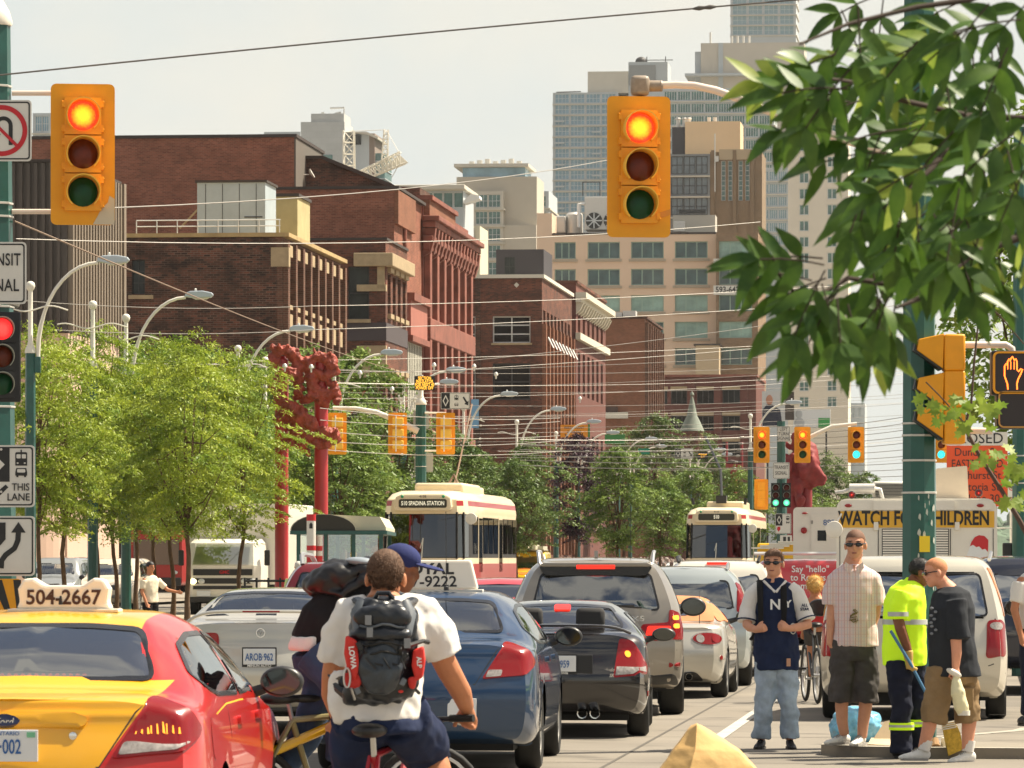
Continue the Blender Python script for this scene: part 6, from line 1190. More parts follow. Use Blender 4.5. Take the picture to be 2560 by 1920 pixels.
for P,r0,r1 in(([(700,1010,0),(690,960,-.2),(712,920,-.2),(742,940,-.1),(748,905,0),(722,880,-.1),(690,872,-.1),(682,900,-.1),(700,925,-.2)],.09,.17),([(742,940,0),(750,975,-.1),(742,1000,0)],.07,.12),([(806,1010,0),(786,975,-.2),(775,940,-.1),(772,905,-.1),(800,888,-.1),(828,900,-.1),(832,930,-.1),(806,945,-.2),(790,925,-.2)],.09,.18),([(820,950,0),(838,975,-.1),(846,1000,-.1),(838,1018,-.1)],.07,.12),([(760,1000,0),(790,985,-.2),(820,985,-.1),(842,992,0)],.08,.13),([(700,1050,0),(728,1015,-.2),(752,1050,-.2),(735,1085,-.1),(762,1100,-.1),(778,1060,-.2),(748,1025,-.2),(725,1060,0)],.10,.19),([(700,1120,0),(730,1100,-.1),(765,1120,0),(772,1140,0)],.08,.13),([(780,1090,0),(800,1075,-.2),(825,1080,-.1),(834,1095,0),(815,1110,-.1),(795,1105,-.1),(808,1125,0)],.10,.17)):coil(P,r0,r1)
voxel(b,.042,'carving',M_DRG,dr,1,.075,8)
for px,lab in((704,'left one of the two tall red posts under the dragon'),(803,'right one of the two tall red posts under the dragon')):
 b=MB();b.lathe([(.21,0),(.185,.3),(.185,zz(900,D)),(.1,zz(890,D))],20);o=b.build('red_post',M_DPOST);o.location=G(px,D+.1);tag(o,lab,'post','red posts carrying the dragon')
D=176;M_DRG2=mat('dragon_plum',rgb(130,44,44),.7,var=.25,vscale=3)
dragons('plum red dragon sculpture on posts behind the far red signals',[(1990,1130,.5,.6,16),(2022,1150,.3,.5,12),(1995,1195,.6,.4,18),(2030,1200,.4,.2,8),(1985,1230,.25,.4,8)],D,None,M_DRG2,.08)
for px,lab in((1979,'left plum red post under the far dragon'),(2017,'right plum red post under the far dragon')):b=MB();b.lathe([(.2,0),(.2,zz(1140,D))],14);o=b.build('red_post',mat('plum_post',rgb(140,46,50),.5));o.location=G(px,D+.1);tag(o,lab,'post')
D=300;r=thing('gate_frame','small plum red pole frame with a perched shape above the far streetcar','sculpture',G(1835,D));b=MB();b.lathe([(.22,0),(.2,zz(1175,D)),(.5,zz(1165,D)),(.55,zz(1160,D))],10);b.build('post',MATS['plum_post'],r);b=MB();[b.tube([(x,0,zz(1170,D)),(x,0,zz(1105,D))],.07,6)for x in(-.45,.5)];b.build('frame',MATS['plum_post'],r);b=MB();[b.ell((random.Random(k).uniform(-.3,.3),0,zz(1165,D)+.1+k*.06),(.25,.2,.12),8,5)for k in range(4)];b.build('perched_shape',mat('dark_bronze',rgb(60,40,36),.7),r)
# ---- shelter, stop pole, fence by the streetcar stop
D=118;r=thing('streetcar_shelter','dark green glazed streetcar stop shelter with a curved pale roof','shelter',G(736,D),0);s_=F/D;L=3.4
for x in(0.05,.72,1.4,2.08):
 for y in(0,8):bx(r,'post',M_GREEN,x,x+.1,y,y+.1,0,zz(1328,D))
b=MB();n=14;arc=[(-.1+1.62*(1-cos(pi*k/n))/1.0*.5*1.0,zz(1326,D)+.40*sin(pi*k/n))for k in range(n+1)]
b.prism([(x,z)for x,z in arc],-.1,9.2);o=b.build('roof',mat('pale_roof_sheet',rgb(190,184,160),.7,var=.08,vscale=2),r,smooth=40);b=MB();b.prism([(x*.98+.02,z-.01)for x,z in arc],-.13,-.105);b.build('roof_gable',mat('gable_dark',rgb(52,50,42),.8),r,smooth=0)
b=MB();b.prism([(.6,zz(1326,D)),(2.25,zz(1326,D)),(2.25,zz(1318,D)),(2.1,zz(1292,D)),(.75,zz(1286,D))],.02,9);b.build('roof_slope',MATS['pale_roof_sheet'],r,smooth=0)
bx(r,'fascia',M_GREEN,-.1,2.28,-.2,9.2,zz(1336,D),zz(1327,D))
for k in range(3):bx(r,'glass_panel',M_GLASS,.16+k*.67,.71+k*.67,.04,.055,.3,zz(1337,D))
D=116;r=thing('stop_pole','red and white banded streetcar stop pole in front of the shelter','stop pole',G(778,D));s_=F/D
b=MB();b.lathe([(.11,0),(.11,zz(1286,D))],16);b.build('pole',M_SIGNW,r);
for y0,y1 in((1286,1302),(1364,1376),(1390,1440)):b=MB();b.lathe([(.114,zz(y1,D)),(.114,zz(y0,D)+.003)],16);b.build('red_band',M_SRED,r)
shape(r,'symbol',[(x*.02,zz(1316,D)+z*.05)for x,z in((-2,-1),(2,-1),(2,1),(0,2),(-2,1))],M_BLACK,.116)
D=126;r=thing('rail_fence','low black rail fence along the streetcar platform','fence',G(612,D));b=MB();[b.tube([(0,0,z),(1.9,0,z)],.035,6)for z in(1.12,.85,.55)];b.build('rail',M_BLACK,r)
for k in range(7):b=MB();b.tube([(k*.31,0,0),(k*.31,0,1.2)],.03,6);b.build('post',M_BLACK,r)
# ---- overhead wires: each a tube with a little sag
M_WIRE=mat('wire_grey',(.20,.18,.155),.6);M_WIREL=mat('wire_pale',(.34,.32,.285),.5,metal=.2)
def wire(label,a,b,r=.012,sag=.0,m=None,group='overhead wires',knots=()):
 A,B=W(*a),W(*b);n=12;pts=[A.lerp(B,k/n)-Vector((0,0,sag*4*(k/n)*(1-k/n)))for k in range(n+1)];mb=MB();mb.tube([p-A for p in pts],r,5)
 for k in knots:
  p=A.lerp(B,k)-Vector((0,0,sag*4*k*(1-k)))-A;d=(B-A).normalized();mb.tube([p-d*.11,p-d*.05,p,p+d*.05,p+d*.11],[r,r*3,r*2,r*3,r],6)
 o=mb.build('overhead_wire',m or M_WIREL,smooth=60);o.location=A;tag(o,label,'wire',group);return o
wire('highest wire crossing the whole sky with a clamp near its right end',(-60,194,43),(2010,-2,43),.008,-.02,mat('wire_dark',(.10,.09,.08),.6),knots=(.88,))
wire('wire sloping down from the left pole bracket across the lamp heads',(36,553,43.4),(1000,930,140),.009,.1,mat('wire_tan',rgb(130,108,88),.6))
wire('pale wire rising from the left pole over the metal hut to mid picture',(30,528,60),(1520,400,110),.009,.2)
wire('level pale wire across the brick warehouse top',(40,597,90),(1900,555,110),.009,.25)
for k,(y0,y1,x0,x1,D,lab)in enumerate(((752,765,60,780,120,'dark wire across the lower brick warehouse wall'),(765,700,780,2310,120,'wire from the warehouse edge rising past the brown factory'),(823,824,110,790,125,'pale level wire low over the warehouse'),(824,740,790,2310,125,'pale wire rising right across the factory windows'),(905,760,1140,2260,140,'wire rising to the right below the white cornice'),(932,830,1000,2310,150,'wire rising to the right under the factory awnings'),(895,905,60,850,130,'wire along the tops of the left street trees'),(925,960,200,1100,140,'wire through the left tree tops towards the dragon'),(870,930,60,1000,135,'wire slanting down over the third lamp'))):wire(lab,(x0,y0,D),(x1,y1,D+8),.009,.12,M_WIREL if k%2 else M_WIRE)
rr=random.Random(4)
for k in range(18):
 y=905+k*15+rr.uniform(-4,4);D=130+k*5;x0=rr.uniform(560,900)if k<14 else rr.uniform(900,1350);x1=2300;dy=rr.uniform(-90,-20)*(1-k/34)
 wire('one of the many thin wires strung over the street in mid distance',(x0,y,D),(x1,y+dy,D+10),.007,rr.uniform(.1,.4),M_WIREL if k%3==0 else M_WIRE,'thin wires over the middle of the street',knots=[rr.random()]if k%2 else())
for k in range(10):
 y=1090+k*13;wire('one of the thin wires crossing the pale sky gap on the right',(1990,y-20,190+k*6),(2300,y-55+k*4,180),.012,.1,M_WIRE,'thin wires in the sky gap on the right')
for k in range(5):
 y=1022+k*26+rr.uniform(-4,4);wire('one of the white-lit wires beside the amber signals mid picture',(800,y,128+k),(1400,y+rr.uniform(-12,26),160),.011,.15,M_WIREL,'white wires beside the amber signals',knots=(.3,.62))
for k in range(6):
 y=1098+k*13;wire('one of the white wires crossing above the far streetcar',(1300,y,175+k*6),(1990,y-12+k*3,180),.016,.12,M_WIREL,'white wires above the far streetcar',knots=(.25,.5,.8))
for px,py,D in((712,918,128),(778,920,129),(828,928,130),(900,935,135),(1085,915,140),(1185,918,145),(1240,938,150),(980,975,140),(1450,998,170)):
 b=MB();b.lathe([(.02,.10),(.06,.06),(.07,0),(.03,-.02),(.02,-.12)],8);o=b.build('wire_insulator',M_GALV);o.location=W(px,py,D);tag(o,'small bell shaped insulator hung on the span wires','insulator','wire insulators')
 # ====================
M_SCC=mat('streetcar_cream',rgb(232,214,178),.4,coat=.4,var=.04,vscale=2);M_SCR=mat('streetcar_red',rgb(160,20,20),.4,coat=.4)
M_SGL=glassmat('streetcar_glass',(.10,.11,.11),.09)
def outline(ins=0,fy=0):
 W2=1.27-ins;P=[(-.42,.0),(.42,.0),(.98,.10),(1.16,.34),(1.24,.9),(1.27,1.7),(1.27,15.0),(1.1,15.4),(-1.1,15.4),(-1.27,15.0),(-1.27,1.7),(-1.24,.9),(-1.16,.34),(-.98,.10)]
 return[(x*W2/1.27,y+fy+(ins if y<7 else-ins))for x,y in P]
def scband(levels,name,m,root,sel=None):
 mb=MB();rings=[[Vector((x,y,z))for x,y in outline(i,f)]for z,i,f in levels]
 if sel is None:mb.loft(rings)
 else:
  for a,b in zip(rings,rings[1:]):
   for k in sel:k2=(k+1)%14;mb.quad(a[k],a[k2],b[k2],b[k])
 return mb.build(name,m,root,smooth=28)
def streetcar(label,loc,num,dest,rz):
 r=thing('streetcar',label,'streetcar',loc,rz)
 scband([(.28,.04,.05),(.70,.0,-.05),(1.56,0,0),(1.72,0,.01)],'lower_body',M_SCC,r);scband([(.80,-.006,-.05),(1.55,-.006,0)],'red_band',M_SCR,r)
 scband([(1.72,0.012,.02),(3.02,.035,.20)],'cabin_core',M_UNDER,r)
 scband([(3.0,.02,.17),(3.1,.015,.17),(3.42,.06,.2),(3.58,.18,.3),(3.68,.42,.5)],'roof',M_SCC,r)
 scband([(3.235,.034,.18),(3.385,.052,.19)],'red_stripe',M_SCR,r,[4,5,9,10]);scband([(3.235,.034,.18),(3.385,.052,.19)],'red_stripe',M_SCR,r,[2,12])
 b=MB();b.prism([(-.80,3.08),(.80,3.08),(.84,3.2),(.8,3.5),(.62,3.58),(-.62,3.58),(-.8,3.5),(-.84,3.2)],.0,.9);b.build('sign_box',M_SCC,r,smooth=0,bevel=.06)
 b=MB();b.prism(rrect(1.4,.25,.06,5,0,3.30),-.012,-.004);s_=b.build('destination_sign',mat('sign_olive',(.035,.035,.02),.4),r,smooth=0);text(dest,.17 if len(dest)>5 else .2,(0,-.018,3.30),mat('sign_cream',(.75,.7,.55),.5,em=(.8,.75,.55),ems=.35),s_,sx=.72,bold=.003)
 text(num,.10,(0,-.008,3.50),M_DARK,r)
 for x in(-.6,.6):b=MB();b.ell((x,-.005,3.5),(.045,.03,.045),10,6);b.build('marker_lamp',mat('marker_green',(.02,.3,.12),.3),r)
 scband([(1.74,0,.012),(2.98,.022,.185)],'windscreen',M_SGL,r,[0]);[scband([(1.74,0,.012),(2.98,.022,.185)],nm,M_SGL,r,s__)for nm,s__ in(('corner_window',[1]),('corner_window',[13]),('quarter_window',[2,3]),('quarter_window',[11,12]))]
 for x0,y0,x1,y1 in((-1.16,.34,-1.13,.52),(1.16,.34,1.13,.52),(-.98,.10,-.96,.30),(.98,.10,.96,.30)):b=MB();b.tube([(x0,y0,1.70),(x1,y1,3.05)],.035,6);b.build('window_pillar',M_UNDER,r)
 b=MB();b.tube([(-.03,-.03,1.72),(.0,.05,2.3)],.018,5);b.tube([(.0,.05,2.3),(-.08,.03,2.0)],.012,5);b.build('wiper',M_CREAM,r)
 y=1.9;k=0
 while y<14.3:
  for sd in(-1,1):
   if k%4==1:bx(r,'door',M_SCC,sd*1.262-.006,sd*1.262+.006,y,y+1.2,.8,3.0);bx(r,'door_glass',M_SGL,sd*1.272-.004,sd*1.272+.004,y+.1,y+1.1,1.3,2.9)
   else:bx(r,'window',M_SGL,sd*1.262-.005,sd*1.262+.005,y,y+1.25,1.85,2.92)
  y+=1.5;k+=1
 for sd in(-1,1):bx(r,'window_rail',M_SCC,sd*1.258-.004,sd*1.258+.004,1.7,14.9,2.93,3.02)
 b=MB();b.box(-.95,.95,-.22,.3,.42,.72);b.build('bumper',M_DARK,r,bevel=.05);b=MB();b.lathe([(.14,0),(.15,.04),(.05,.06)],16,T(0,-.06,1.15)@RX);b.build('headlight',M_HEAD,r)
 b=MB();b.lathe([(.17,0),(.16,.04),(.03,.06)],16,T(1.38,.25,2.86)@RX);b.tube([(1.2,.4,3.0),(1.38,.25,2.95)],.02,6);b.build('mirror',M_CREAM,r)
 b=MB();b.box(-.5,.95,2.2,7,3.6,3.93);b.build('roof_housing',M_SCC,r,bevel=.08);b=MB();b.box(-.4,.85,7.6,9.0,3.6,3.88);b.build('roof_housing',M_SCC,r,bevel=.06)
 bx(r,'rail_truck',M_UNDER,-1.0,1.0,1.5,14,.05,.3)
 for x in(.35,):b=MB();b.ell((.45,.55,2.35),(.17,.14,.2),10,8);b.build('driver_head',mat('driver_skin',rgb(120,80,60),.7),r);b=MB();b.ell((.45,.62,1.95),(.28,.2,.3),10,8);b.build('driver_shirt',mat('driver_blue',rgb(120,160,180),.8),r)
 return r
sc1=streetcar('near red and cream streetcar, destination 510 SPADINA STATION',W(1057,1395,139)-Vector((0,0,CZ)),'4138','510 SPADINA STATION',-TH)
b=MB();b.tube([(.45,4.2,3.9),(.42,5.5,4.35),(.0,13.5,6.6)],.026,6);b.tube([(.3,4.0,3.9),(.45,4.2,4.2),(.6,4.0,3.9)],.05,6);b.build('trolley_pole',mat('trolley_tan',rgb(124,98,74),.6),sc1)
sc2=streetcar('far red and cream streetcar with a black trolley pole, sign reading 510',W(1791,1395,185)-Vector((0,0,CZ)),'4110','510',-TH)
b=MB();b.tube([(.1,2.2,3.9),(-.05,4,5.2),(-.9,8.5,6.6)],.05,6);b.box(-.12,.28,1.9,2.6,3.85,4.15);[b.tube([(x,2,3.8),(x*1.05,2,4.05)],.06,6)for x in(-1,1)];b.build('trolley_pole',M_BLACK,sc2)
b=MB();b.ell((-.55,-.02,1.4),(.08,.04,.08),10,6);b.build('tail_lamp',M_TAILON,sc2)
# ---- ice cream truck
D=70;s_=F/D;r=thing('ice_cream_truck','white ice cream truck with a yellow WATCH FOR CHILDREN band','truck',G(2291,D),-TH)
Z=lambda y:zz(y,D);X=lambda x:(x-2291)/s_
M_TRK=mat('truck_white',rgb(228,222,208),.45,coat=.3,var=.05,vscale=1.5)
b=MB();b.prism(roundpoly([(-1.165,.45),(1.165,.45),(1.165,Z(1246)),(-1.165,Z(1246))],.18,5),0,6.2);b.build('body',M_TRK,r,smooth=40)
b=MB();b.prism(roundpoly([(-1.10,Z(1275)),(1.10,Z(1275)),(1.10,Z(1251)),(-1.10,Z(1251))],.10),-.03,-.002);b.build('upper_panel',M_TRK,r,smooth=0);bx(r,'roof_rail',M_TRK,X(2184),X(2385),-.07,-.031,Z(1275),Z(1252))
bx(r,'warning_band',mat('band_yellow',rgb(222,170,52),.55,var=.06,vscale=3),-1.13,1.13,-.012,-.002,Z(1319),Z(1278))
text('WATCH FOR CHILDREN',.285,(X(2285),-.015,Z(1297)),M_BLACK,r,bold=.008,sx=.70,sp=1.0)
for x in(2121,2252,2450):b=MB();b.ell((X(x),-.04,Z(1264)),(.055,.03,.026),12,6);b.build('marker_lamp',M_TAIL,r)
M_LOUV=mat('louvre_dark',(.05,.05,.05),.6)
bx(r,'louvre_panel',M_LOUV,X(2205),X(2372),-.01,-.002,Z(1402),Z(1322))
for k in range(13):b=MB();b.box(X(2207),X(2370),-.035,-.012,-.012,.012,T(0,0,Z(1326)-k*.036));b.build('slat',M_TRK,r,smooth=0)
for x0,x1 in((2100,2196),(2376,2482)):b=MB();[b.box(X(a)-.005,X(a)+.005,-.008,-.001,Z(1560),Z(1322))for a in(x0,x1)];b.build('door_seam',M_DARK,r,smooth=0)
for x in(2188,2390):bx(r,'hinge',M_TRK,X(x)-.02,X(x)+.05,-.05,-.012,Z(1326),Z(1305),.01)
pop=[(X(x),Z(y))for x,y in((2413,1398),(2428,1355),(2436,1343),(2447,1338),(2460,1340),(2470,1350),(2469,1378),(2465,1404))]
shape(r,'painted_pop',pop,mat('pop_white',rgb(226,228,226),.5),.004);shape(r,'painted_red',[(X(x),Z(y))for x,y in((2424,1366),(2428,1355),(2436,1343),(2447,1338),(2460,1340),(2470,1350),(2469,1380),(2462,1372),(2455,1374),(2447,1366),(2440,1368),(2432,1362))],mat('pop_red',rgb(196,40,44),.5),.0075)
shape(r,'painted_blue',[(X(x),Z(y))for x,y in((2413,1412),(2418,1392),(2426,1398),(2434,1392),(2444,1400),(2452,1396),(2466,1412),(2462,1420),(2420,1420))],mat('pop_blue',rgb(44,110,170),.5),.0075)
b=MB();b.box(X(2180),X(2268),.3,1.6,Z(1247),Z(1202));b.build('roof_vent',M_TRK,r,bevel=.04);b=MB();[b.box(X(2188),X(2262),.27,.298,Z(1240)+k*.022,Z(1240)+k*.022+.008)for k in range(9)];b.build('vent_slats',M_LOUV,r,smooth=0)
b=MB();b.prism(roundpoly([(X(2340),Z(1247)),(X(2421),Z(1247)),(X(2417),Z(1163)),(X(2338),Z(1170))],.03),.5,.62);b.build('open_hatch',mat('hatch_cream',rgb(222,205,180),.5,var=.06,vscale=3),r,smooth=0)
b=MB();b.lathe([(.02,X(2122)),(.075,X(2123)),(.075,X(2186)),(.02,X(2188))],16,T(0,.2,Z(1221))@MY);b.tube([(X(2122),.2,Z(1224)),(X(2105),.2,Z(1229)),(X(2087),.2,Z(1230))],[.03,.028,.022],8);b.tube([(X(2187),.2,Z(1221)),(X(2200),.2,Z(1223)),(X(2206),.2,Z(1247))],.03,8);b.build('exhaust_muffler',M_GALV,r,smooth=50)
for x,y in((2130,1237),(2446,1233)):b=MB();b.lathe([(.058,0),(.05,.03)],16,T(X(x),-.03,Z(y))@RX);q=b.build('flasher_hood',M_DARK,r);b=MB();b.ell((X(x),-.055,Z(y)),(.045,.02,.045),14,8);b.build('flasher_lens',MATS['tail_red'],q);b=MB();b.ell((X(x),-.07,Z(y)),(.013,.012,.013),8,6);b.build('lamp_glow',M_TAILON,q)
b=MB();b.lathe([(.125,0),(.12,.02),(.02,.05)],22,T(X(2087),-.25,Z(1324))@RX);b.tube([(X(2087),-.26,Z(1320)),(X(2104),-.05,Z(1285))],.016,6);b.build('round_mirror',M_TRK,r,smooth=50)
b=MB();b.tube([(1.16,.3,Z(1320)),(X(2530),.25,Z(1320)),(X(2532),.25,Z(1395)),(1.16,.3,Z(1398))],.014,6);b.build('mirror_frame',M_GALV,r);bx(r,'wing_mirror',M_DARK,X(2505),X(2530),.2,.3,Z(1400),Z(1357),.02)
bx(r,'rear_bumper',M_GALV,-1.15,1.15,-.15,-.01,.45,.6,.02)
for y in(1.3,5.0):
 for sd in(1,-1):t=obj('wheel',CARS[(.35,.23)][0],M_RUBBER,r);t.location=(sd*1.03,y,.35);obj('rim',CARS[(.35,.23)][1],M_RIM,t)
 bx(r,'wheel_well',M_UNDER,-1.166,1.166,y-.45,y+.45,.44,.85)
bx(r,'chassis',M_UNDER,-.9,.9,.1,6,.35,.5)
# ---- plain white step van further on
D=95;s_=F/D;r=thing('box_truck','plain white step van with number 892 on its rear, behind the red van','truck',G(2120,D),-TH);Z=lambda y:zz(y,D);X=lambda x:(x-2120)/s_
b=MB();b.prism(roundpoly([(X(1983),.5),(X(2257),.5),(X(2257),Z(1268)),(X(1983),Z(1268))],.1,5),0,5.5);b.build('body',M_TRK,r,smooth=40);bx(r,'door',M_TRK,X(2028),X(2200),-.03,-.002,.6,Z(1285));bx(r,'door_window',M_GLD,X(2044),X(2066),-.04,-.031,Z(1352),Z(1326),.01);text('892',.16,(X(2073),-.035,Z(1307)),M_PLBLUE,r);text('II',.1,(X(2030),-.035,Z(1306)),M_DARK,r)
for x,y,q in((2012,1283,(.06,.02)),(2010,1326,(.065,.065))):b=MB();b.ell((X(x),-.03,Z(y)),(q[0],.03,q[1]),12,6);b.build('lamp',M_TAIL,r)
bx(r,'chassis',M_UNDER,X(1995),X(2245),.1,5,.25,.5)
for sd in(1,-1):t=obj('wheel',CARS[(.35,.23)][0],M_RUBBER,r);t.location=(sd*.95,1.2,.35)
# ---- red advertising van
D=85;s_=F/D
c=simple('van','red van with white writing Say hello on its rear door',G(2012,D),suv(L=4.8,W=1.98,H=1.70,belt=1.08,zb=.3,rw=.80,y5=.18,y4=.14,rearhw=.93),paint('red_van_paint',rgb(196,44,48)),4.8,3.8,1.0,.95,dict(rear=None,front=roundpoly([(-.75,1.12),(.75,1.12),(.6,1.5),(-.6,1.5)],.05),sides=[]),(.33,.22),cat='van',seats=None)
M_TXT=mat('vinyl_white',(.8,.8,.78),.5)
def rearY(c,x,z):
 l=c.bvh.ray_cast(Vector((x,-5,z)),Vector((0,1,0)),20)[0];return l.y if l else 0
for ln,z,x in(('Say "hello"',1.52,.10),('to Rogers',1.37,.06),('Home Phone',1.22,.14)):text(ln,.165,(x,rearY(c,x,z)-.02,z),M_TXT,c.root,bold=.002,sx=.95)
b=MB();b.tube([(-.9,.5,1.80),(.9,.5,1.80)],.035,6);[b.tube([(x,.5,1.66),(x,.5,1.80)],.025,5)for x in(-.7,.7)];b.build('roof_bar',M_WHITE,c.root)
D=112;r=thing('work_truck','yellow work truck with pale ladders on top, behind the red van','truck',G(1945,D),-TH);s_=F/D;Z=lambda y:zz(y,D);X=lambda x:(x-1945)/s_
bx(r,'body',mat('work_yellow',rgb(226,178,40),.5),X(1893),X(2060),0,4,.5,Z(1358),.05);bx(r,'cab',MATS['work_yellow'],X(1900),X(2050),4.1,5.8,.5,Z(1380),.1)
for k in range(4):b=MB();b.box(X(1880+k*22),X(1960+k*14),-.3,3,Z(1372-k*5),Z(1368-k*5));b.build('ladder',M_CREAM,r,smooth=0)
for y in(1,4.6):
 for sd in(1,-1):t=obj('wheel',CARS[(.35,.23)][0],M_RUBBER,r);t.location=(X(1975)+sd*.75,y,.35)
 # ---- red bus and white lorry on the left, facing us
D=238;s_=F/D;r=thing('bus','red and white city bus facing us far behind the left trees','bus',G(391,D),-TH);Z=lambda y:zz(y,D)
b=MB();b.prism(roundpoly([(-1.28,.35),(1.28,.35),(1.28,Z(1308)),(-1.28,Z(1308))],.2,5),0,11);b.build('body',M_SCR,r,smooth=40);bx(r,'roof_cap',M_TRK,-1.2,1.2,-.03,10.5,Z(1318),Z(1309),.02);bx(r,'windscreen',M_SGL,-1.15,1.15,-.05,-.01,Z(1412),Z(1349),.02);text('510 BUS',.22,(-.3,-.02,Z(1328)),M_TXT,r,bold=.004)
bx(r,'bumper',M_DARK,-1.25,1.25,-.12,-.01,.35,.75,.05)
for sd in(1,-1):b=MB();b.ell((sd*.9,-.03,1.0),(.18,.05,.1),12,6);b.build('headlight',M_HEAD,r);t=obj('wheel',CARS[(.35,.23)][0],M_RUBBER,r);t.location=(sd*1.1,2.2,.4)
D=138;s_=F/D;r=thing('delivery_lorry','white delivery lorry facing us behind the slim trunks, one headlight on','truck',G(557,D),-TH);Z=lambda y:zz(y,D);X=lambda x:(x-557)/s_
b=MB();b.prism(roundpoly([(X(447),.95),(X(694),.95),(X(694),3.3),(X(447),3.3)],.05),1.8,7.5);b.build('cargo_box',M_TRK,r,smooth=0)
cb=MB();cb.loft([[Vector((x*k,y,z))for x,y in((-1.08,.12),(-.9,0),(.9,0),(1.08,.12),(1.08,1.75),(-1.08,1.75))]for z,k in((.55,1),(1.42,1.0),(1.5,.995))]);cb.build('cab',M_TRK,r,smooth=30)
cb=MB();cb.loft([[Vector((x*k,(y if y>1 else y+dy),z))for x,y in((-1.08,.12),(-.9,0),(.9,0),(1.08,.12),(1.08,1.75),(-1.08,1.75))]for z,k,dy in((1.5,.99,0),(2.15,.93,.28),(2.27,.84,.45))]);cb.build('cab_upper',M_TRK,r,smooth=30)
b=MB();b.quad((-.88,.0,1.53),(.88,.0,1.53),(.80,.27,2.12),(-.80,.27,2.12));b.v=[(x,y-.012,z)for x,y,z in b.v];b.build('windscreen',M_GLASS,r,smooth=0)
for z0,z1 in((1.22,1.40),(.98,1.14),(.82,.92)):bx(r,'grille_bar',M_DARK,-.86,.86,-.02,-.001,z0,z1)
text('GMC',.13,(.05,-.026,1.31),M_SRED,r,bold=.003)
for x,m_ in((-.86,M_HEADON),(-.62,M_HEAD),(.62,M_HEAD),(.86,M_HEAD)):b=MB();b.ell((x,-.02,1.05),(.10,.04,.08),12,6);b.build('headlight',m_,r)
for x in(-.55,.55):bx(r,'number_board',M_PLATE,x-.2,x+.2,-.05,-.022,.62,.78)
bx(r,'bumper',M_DARK,-1.08,1.08,-.1,-.003,.45,.6,.03)
for sd in(1,-1):t=obj('wheel',CARS[(.35,.23)][0],M_RUBBER,r);t.location=(sd*.95,1.0,.38);bx(r,'wing_mirror',M_DARK,sd*1.25-.08,sd*1.25+.08,.2,.27,1.5,1.95,.03)
bx(r,'chassis',M_UNDER,-.9,.9,.5,7,.4,.95)
# ====================
def leafmat(name,c1,c2,tr=.35,rough=.5,vs_=3.0,c3=None):
 m=mat(name,c1,rough,col2=c2,vscale=vs_,tr=tr,spec=.35);return m
M_BARK=mat('bark',rgb(96,74,54),.95,var=.3,vscale=6,bump=.5,bscale=30)
M_LOC=leafmat('locust_leaf',rgb(84,118,34),rgb(180,190,66),.27,vs_=.8);M_LOC2=leafmat('locust_leaf_green',rgb(68,104,36),rgb(148,170,64),.26,vs_=.8)
M_MED=leafmat('dark_leaf',rgb(58,86,40),rgb(122,142,68),.24,vs_=.9);M_MED2=leafmat('mid_leaf',rgb(72,104,44),rgb(140,158,72),.28,vs_=.9);M_PUR=leafmat('purple_leaf',rgb(48,32,42),rgb(86,58,70),.12,vs_=1.2)
M_BRT=leafmat('maple_leaf',rgb(80,116,38),rgb(158,174,72),.42,vs_=2.0);M_ASH=leafmat('ash_leaf',rgb(44,76,26),rgb(86,116,40),.32,.42,vs_=9.0)
def crown_mesh(seed,rx,rz_,n_cl,n_lf,lf=(.15,.055),flat=.45):
 rr=np.random.RandomState(seed);p=rr.uniform(-1,1,(n_cl*14,3));q=np.linalg.norm(p,axis=1);p=p[(q>.35)&(q<1)&(rr.rand(len(q))<q**1.2)][:n_cl];n_cl=len(p)
 lob=.82+.25*np.sin(3*np.arctan2(p[:,1],p[:,0])+seed)+.12*np.sin(10*p[:,2]+seed*2);z=p[:,2];wz=(1-.35*np.maximum(0,z))*np.where(z>-.5,1,1-.5*(-.5-z))
 c0=np.stack([p[:,0]*rx*lob*wz,p[:,1]*rx*lob*wz,z*rz_*(.92+.12*lob)],1)
 a0=np.arctan2(p[:,1],p[:,0])+rr.uniform(-.8,.8,n_cl);size=rr.uniform(.45,.85,n_cl);N=n_cl*n_lf;ci=np.repeat(np.arange(n_cl),n_lf)
 t=rr.uniform(-1,1,N);u=rr.normal(0,.38,N);ca,sa=np.cos(a0[ci]),np.sin(a0[ci]);ax=np.stack([ca,sa,-.22-.2*np.abs(t)],1);sd=np.stack([-sa,ca,0*sa],1)
 off=ax*t[:,None]*1.0+sd*u[:,None]*.85;off[:,2]+=rr.normal(0,flat*.4,N)-.12*u*u;pos=c0[ci]+off*size[ci][:,None]
 d=rr.normal(0,1,(N,3));d[:,2]*=.5;d+=ax*.6;d[:,2]-=.25;d/=np.linalg.norm(d,axis=1)[:,None]
 up=np.stack([rr.normal(0,.35,N),rr.normal(0,.35,N),np.ones(N)],1);s1=np.cross(d,up);s1/=np.linalg.norm(s1,axis=1)[:,None]+1e-9
 L_=(lf[0]*rr.uniform(.6,1.3,N))[:,None]/2;w_=(lf[1]*rr.uniform(.7,1.3,N))[:,None]/2
 V=np.stack([pos-d*L_,pos+s1*w_,pos+d*L_,pos-s1*w_],1).reshape(-1,3)
 me=bpy.data.meshes.new('crown');me.from_pydata(V.tolist(),[],np.arange(N*4).reshape(-1,4).tolist());return me,[tuple(v)for v in c0]
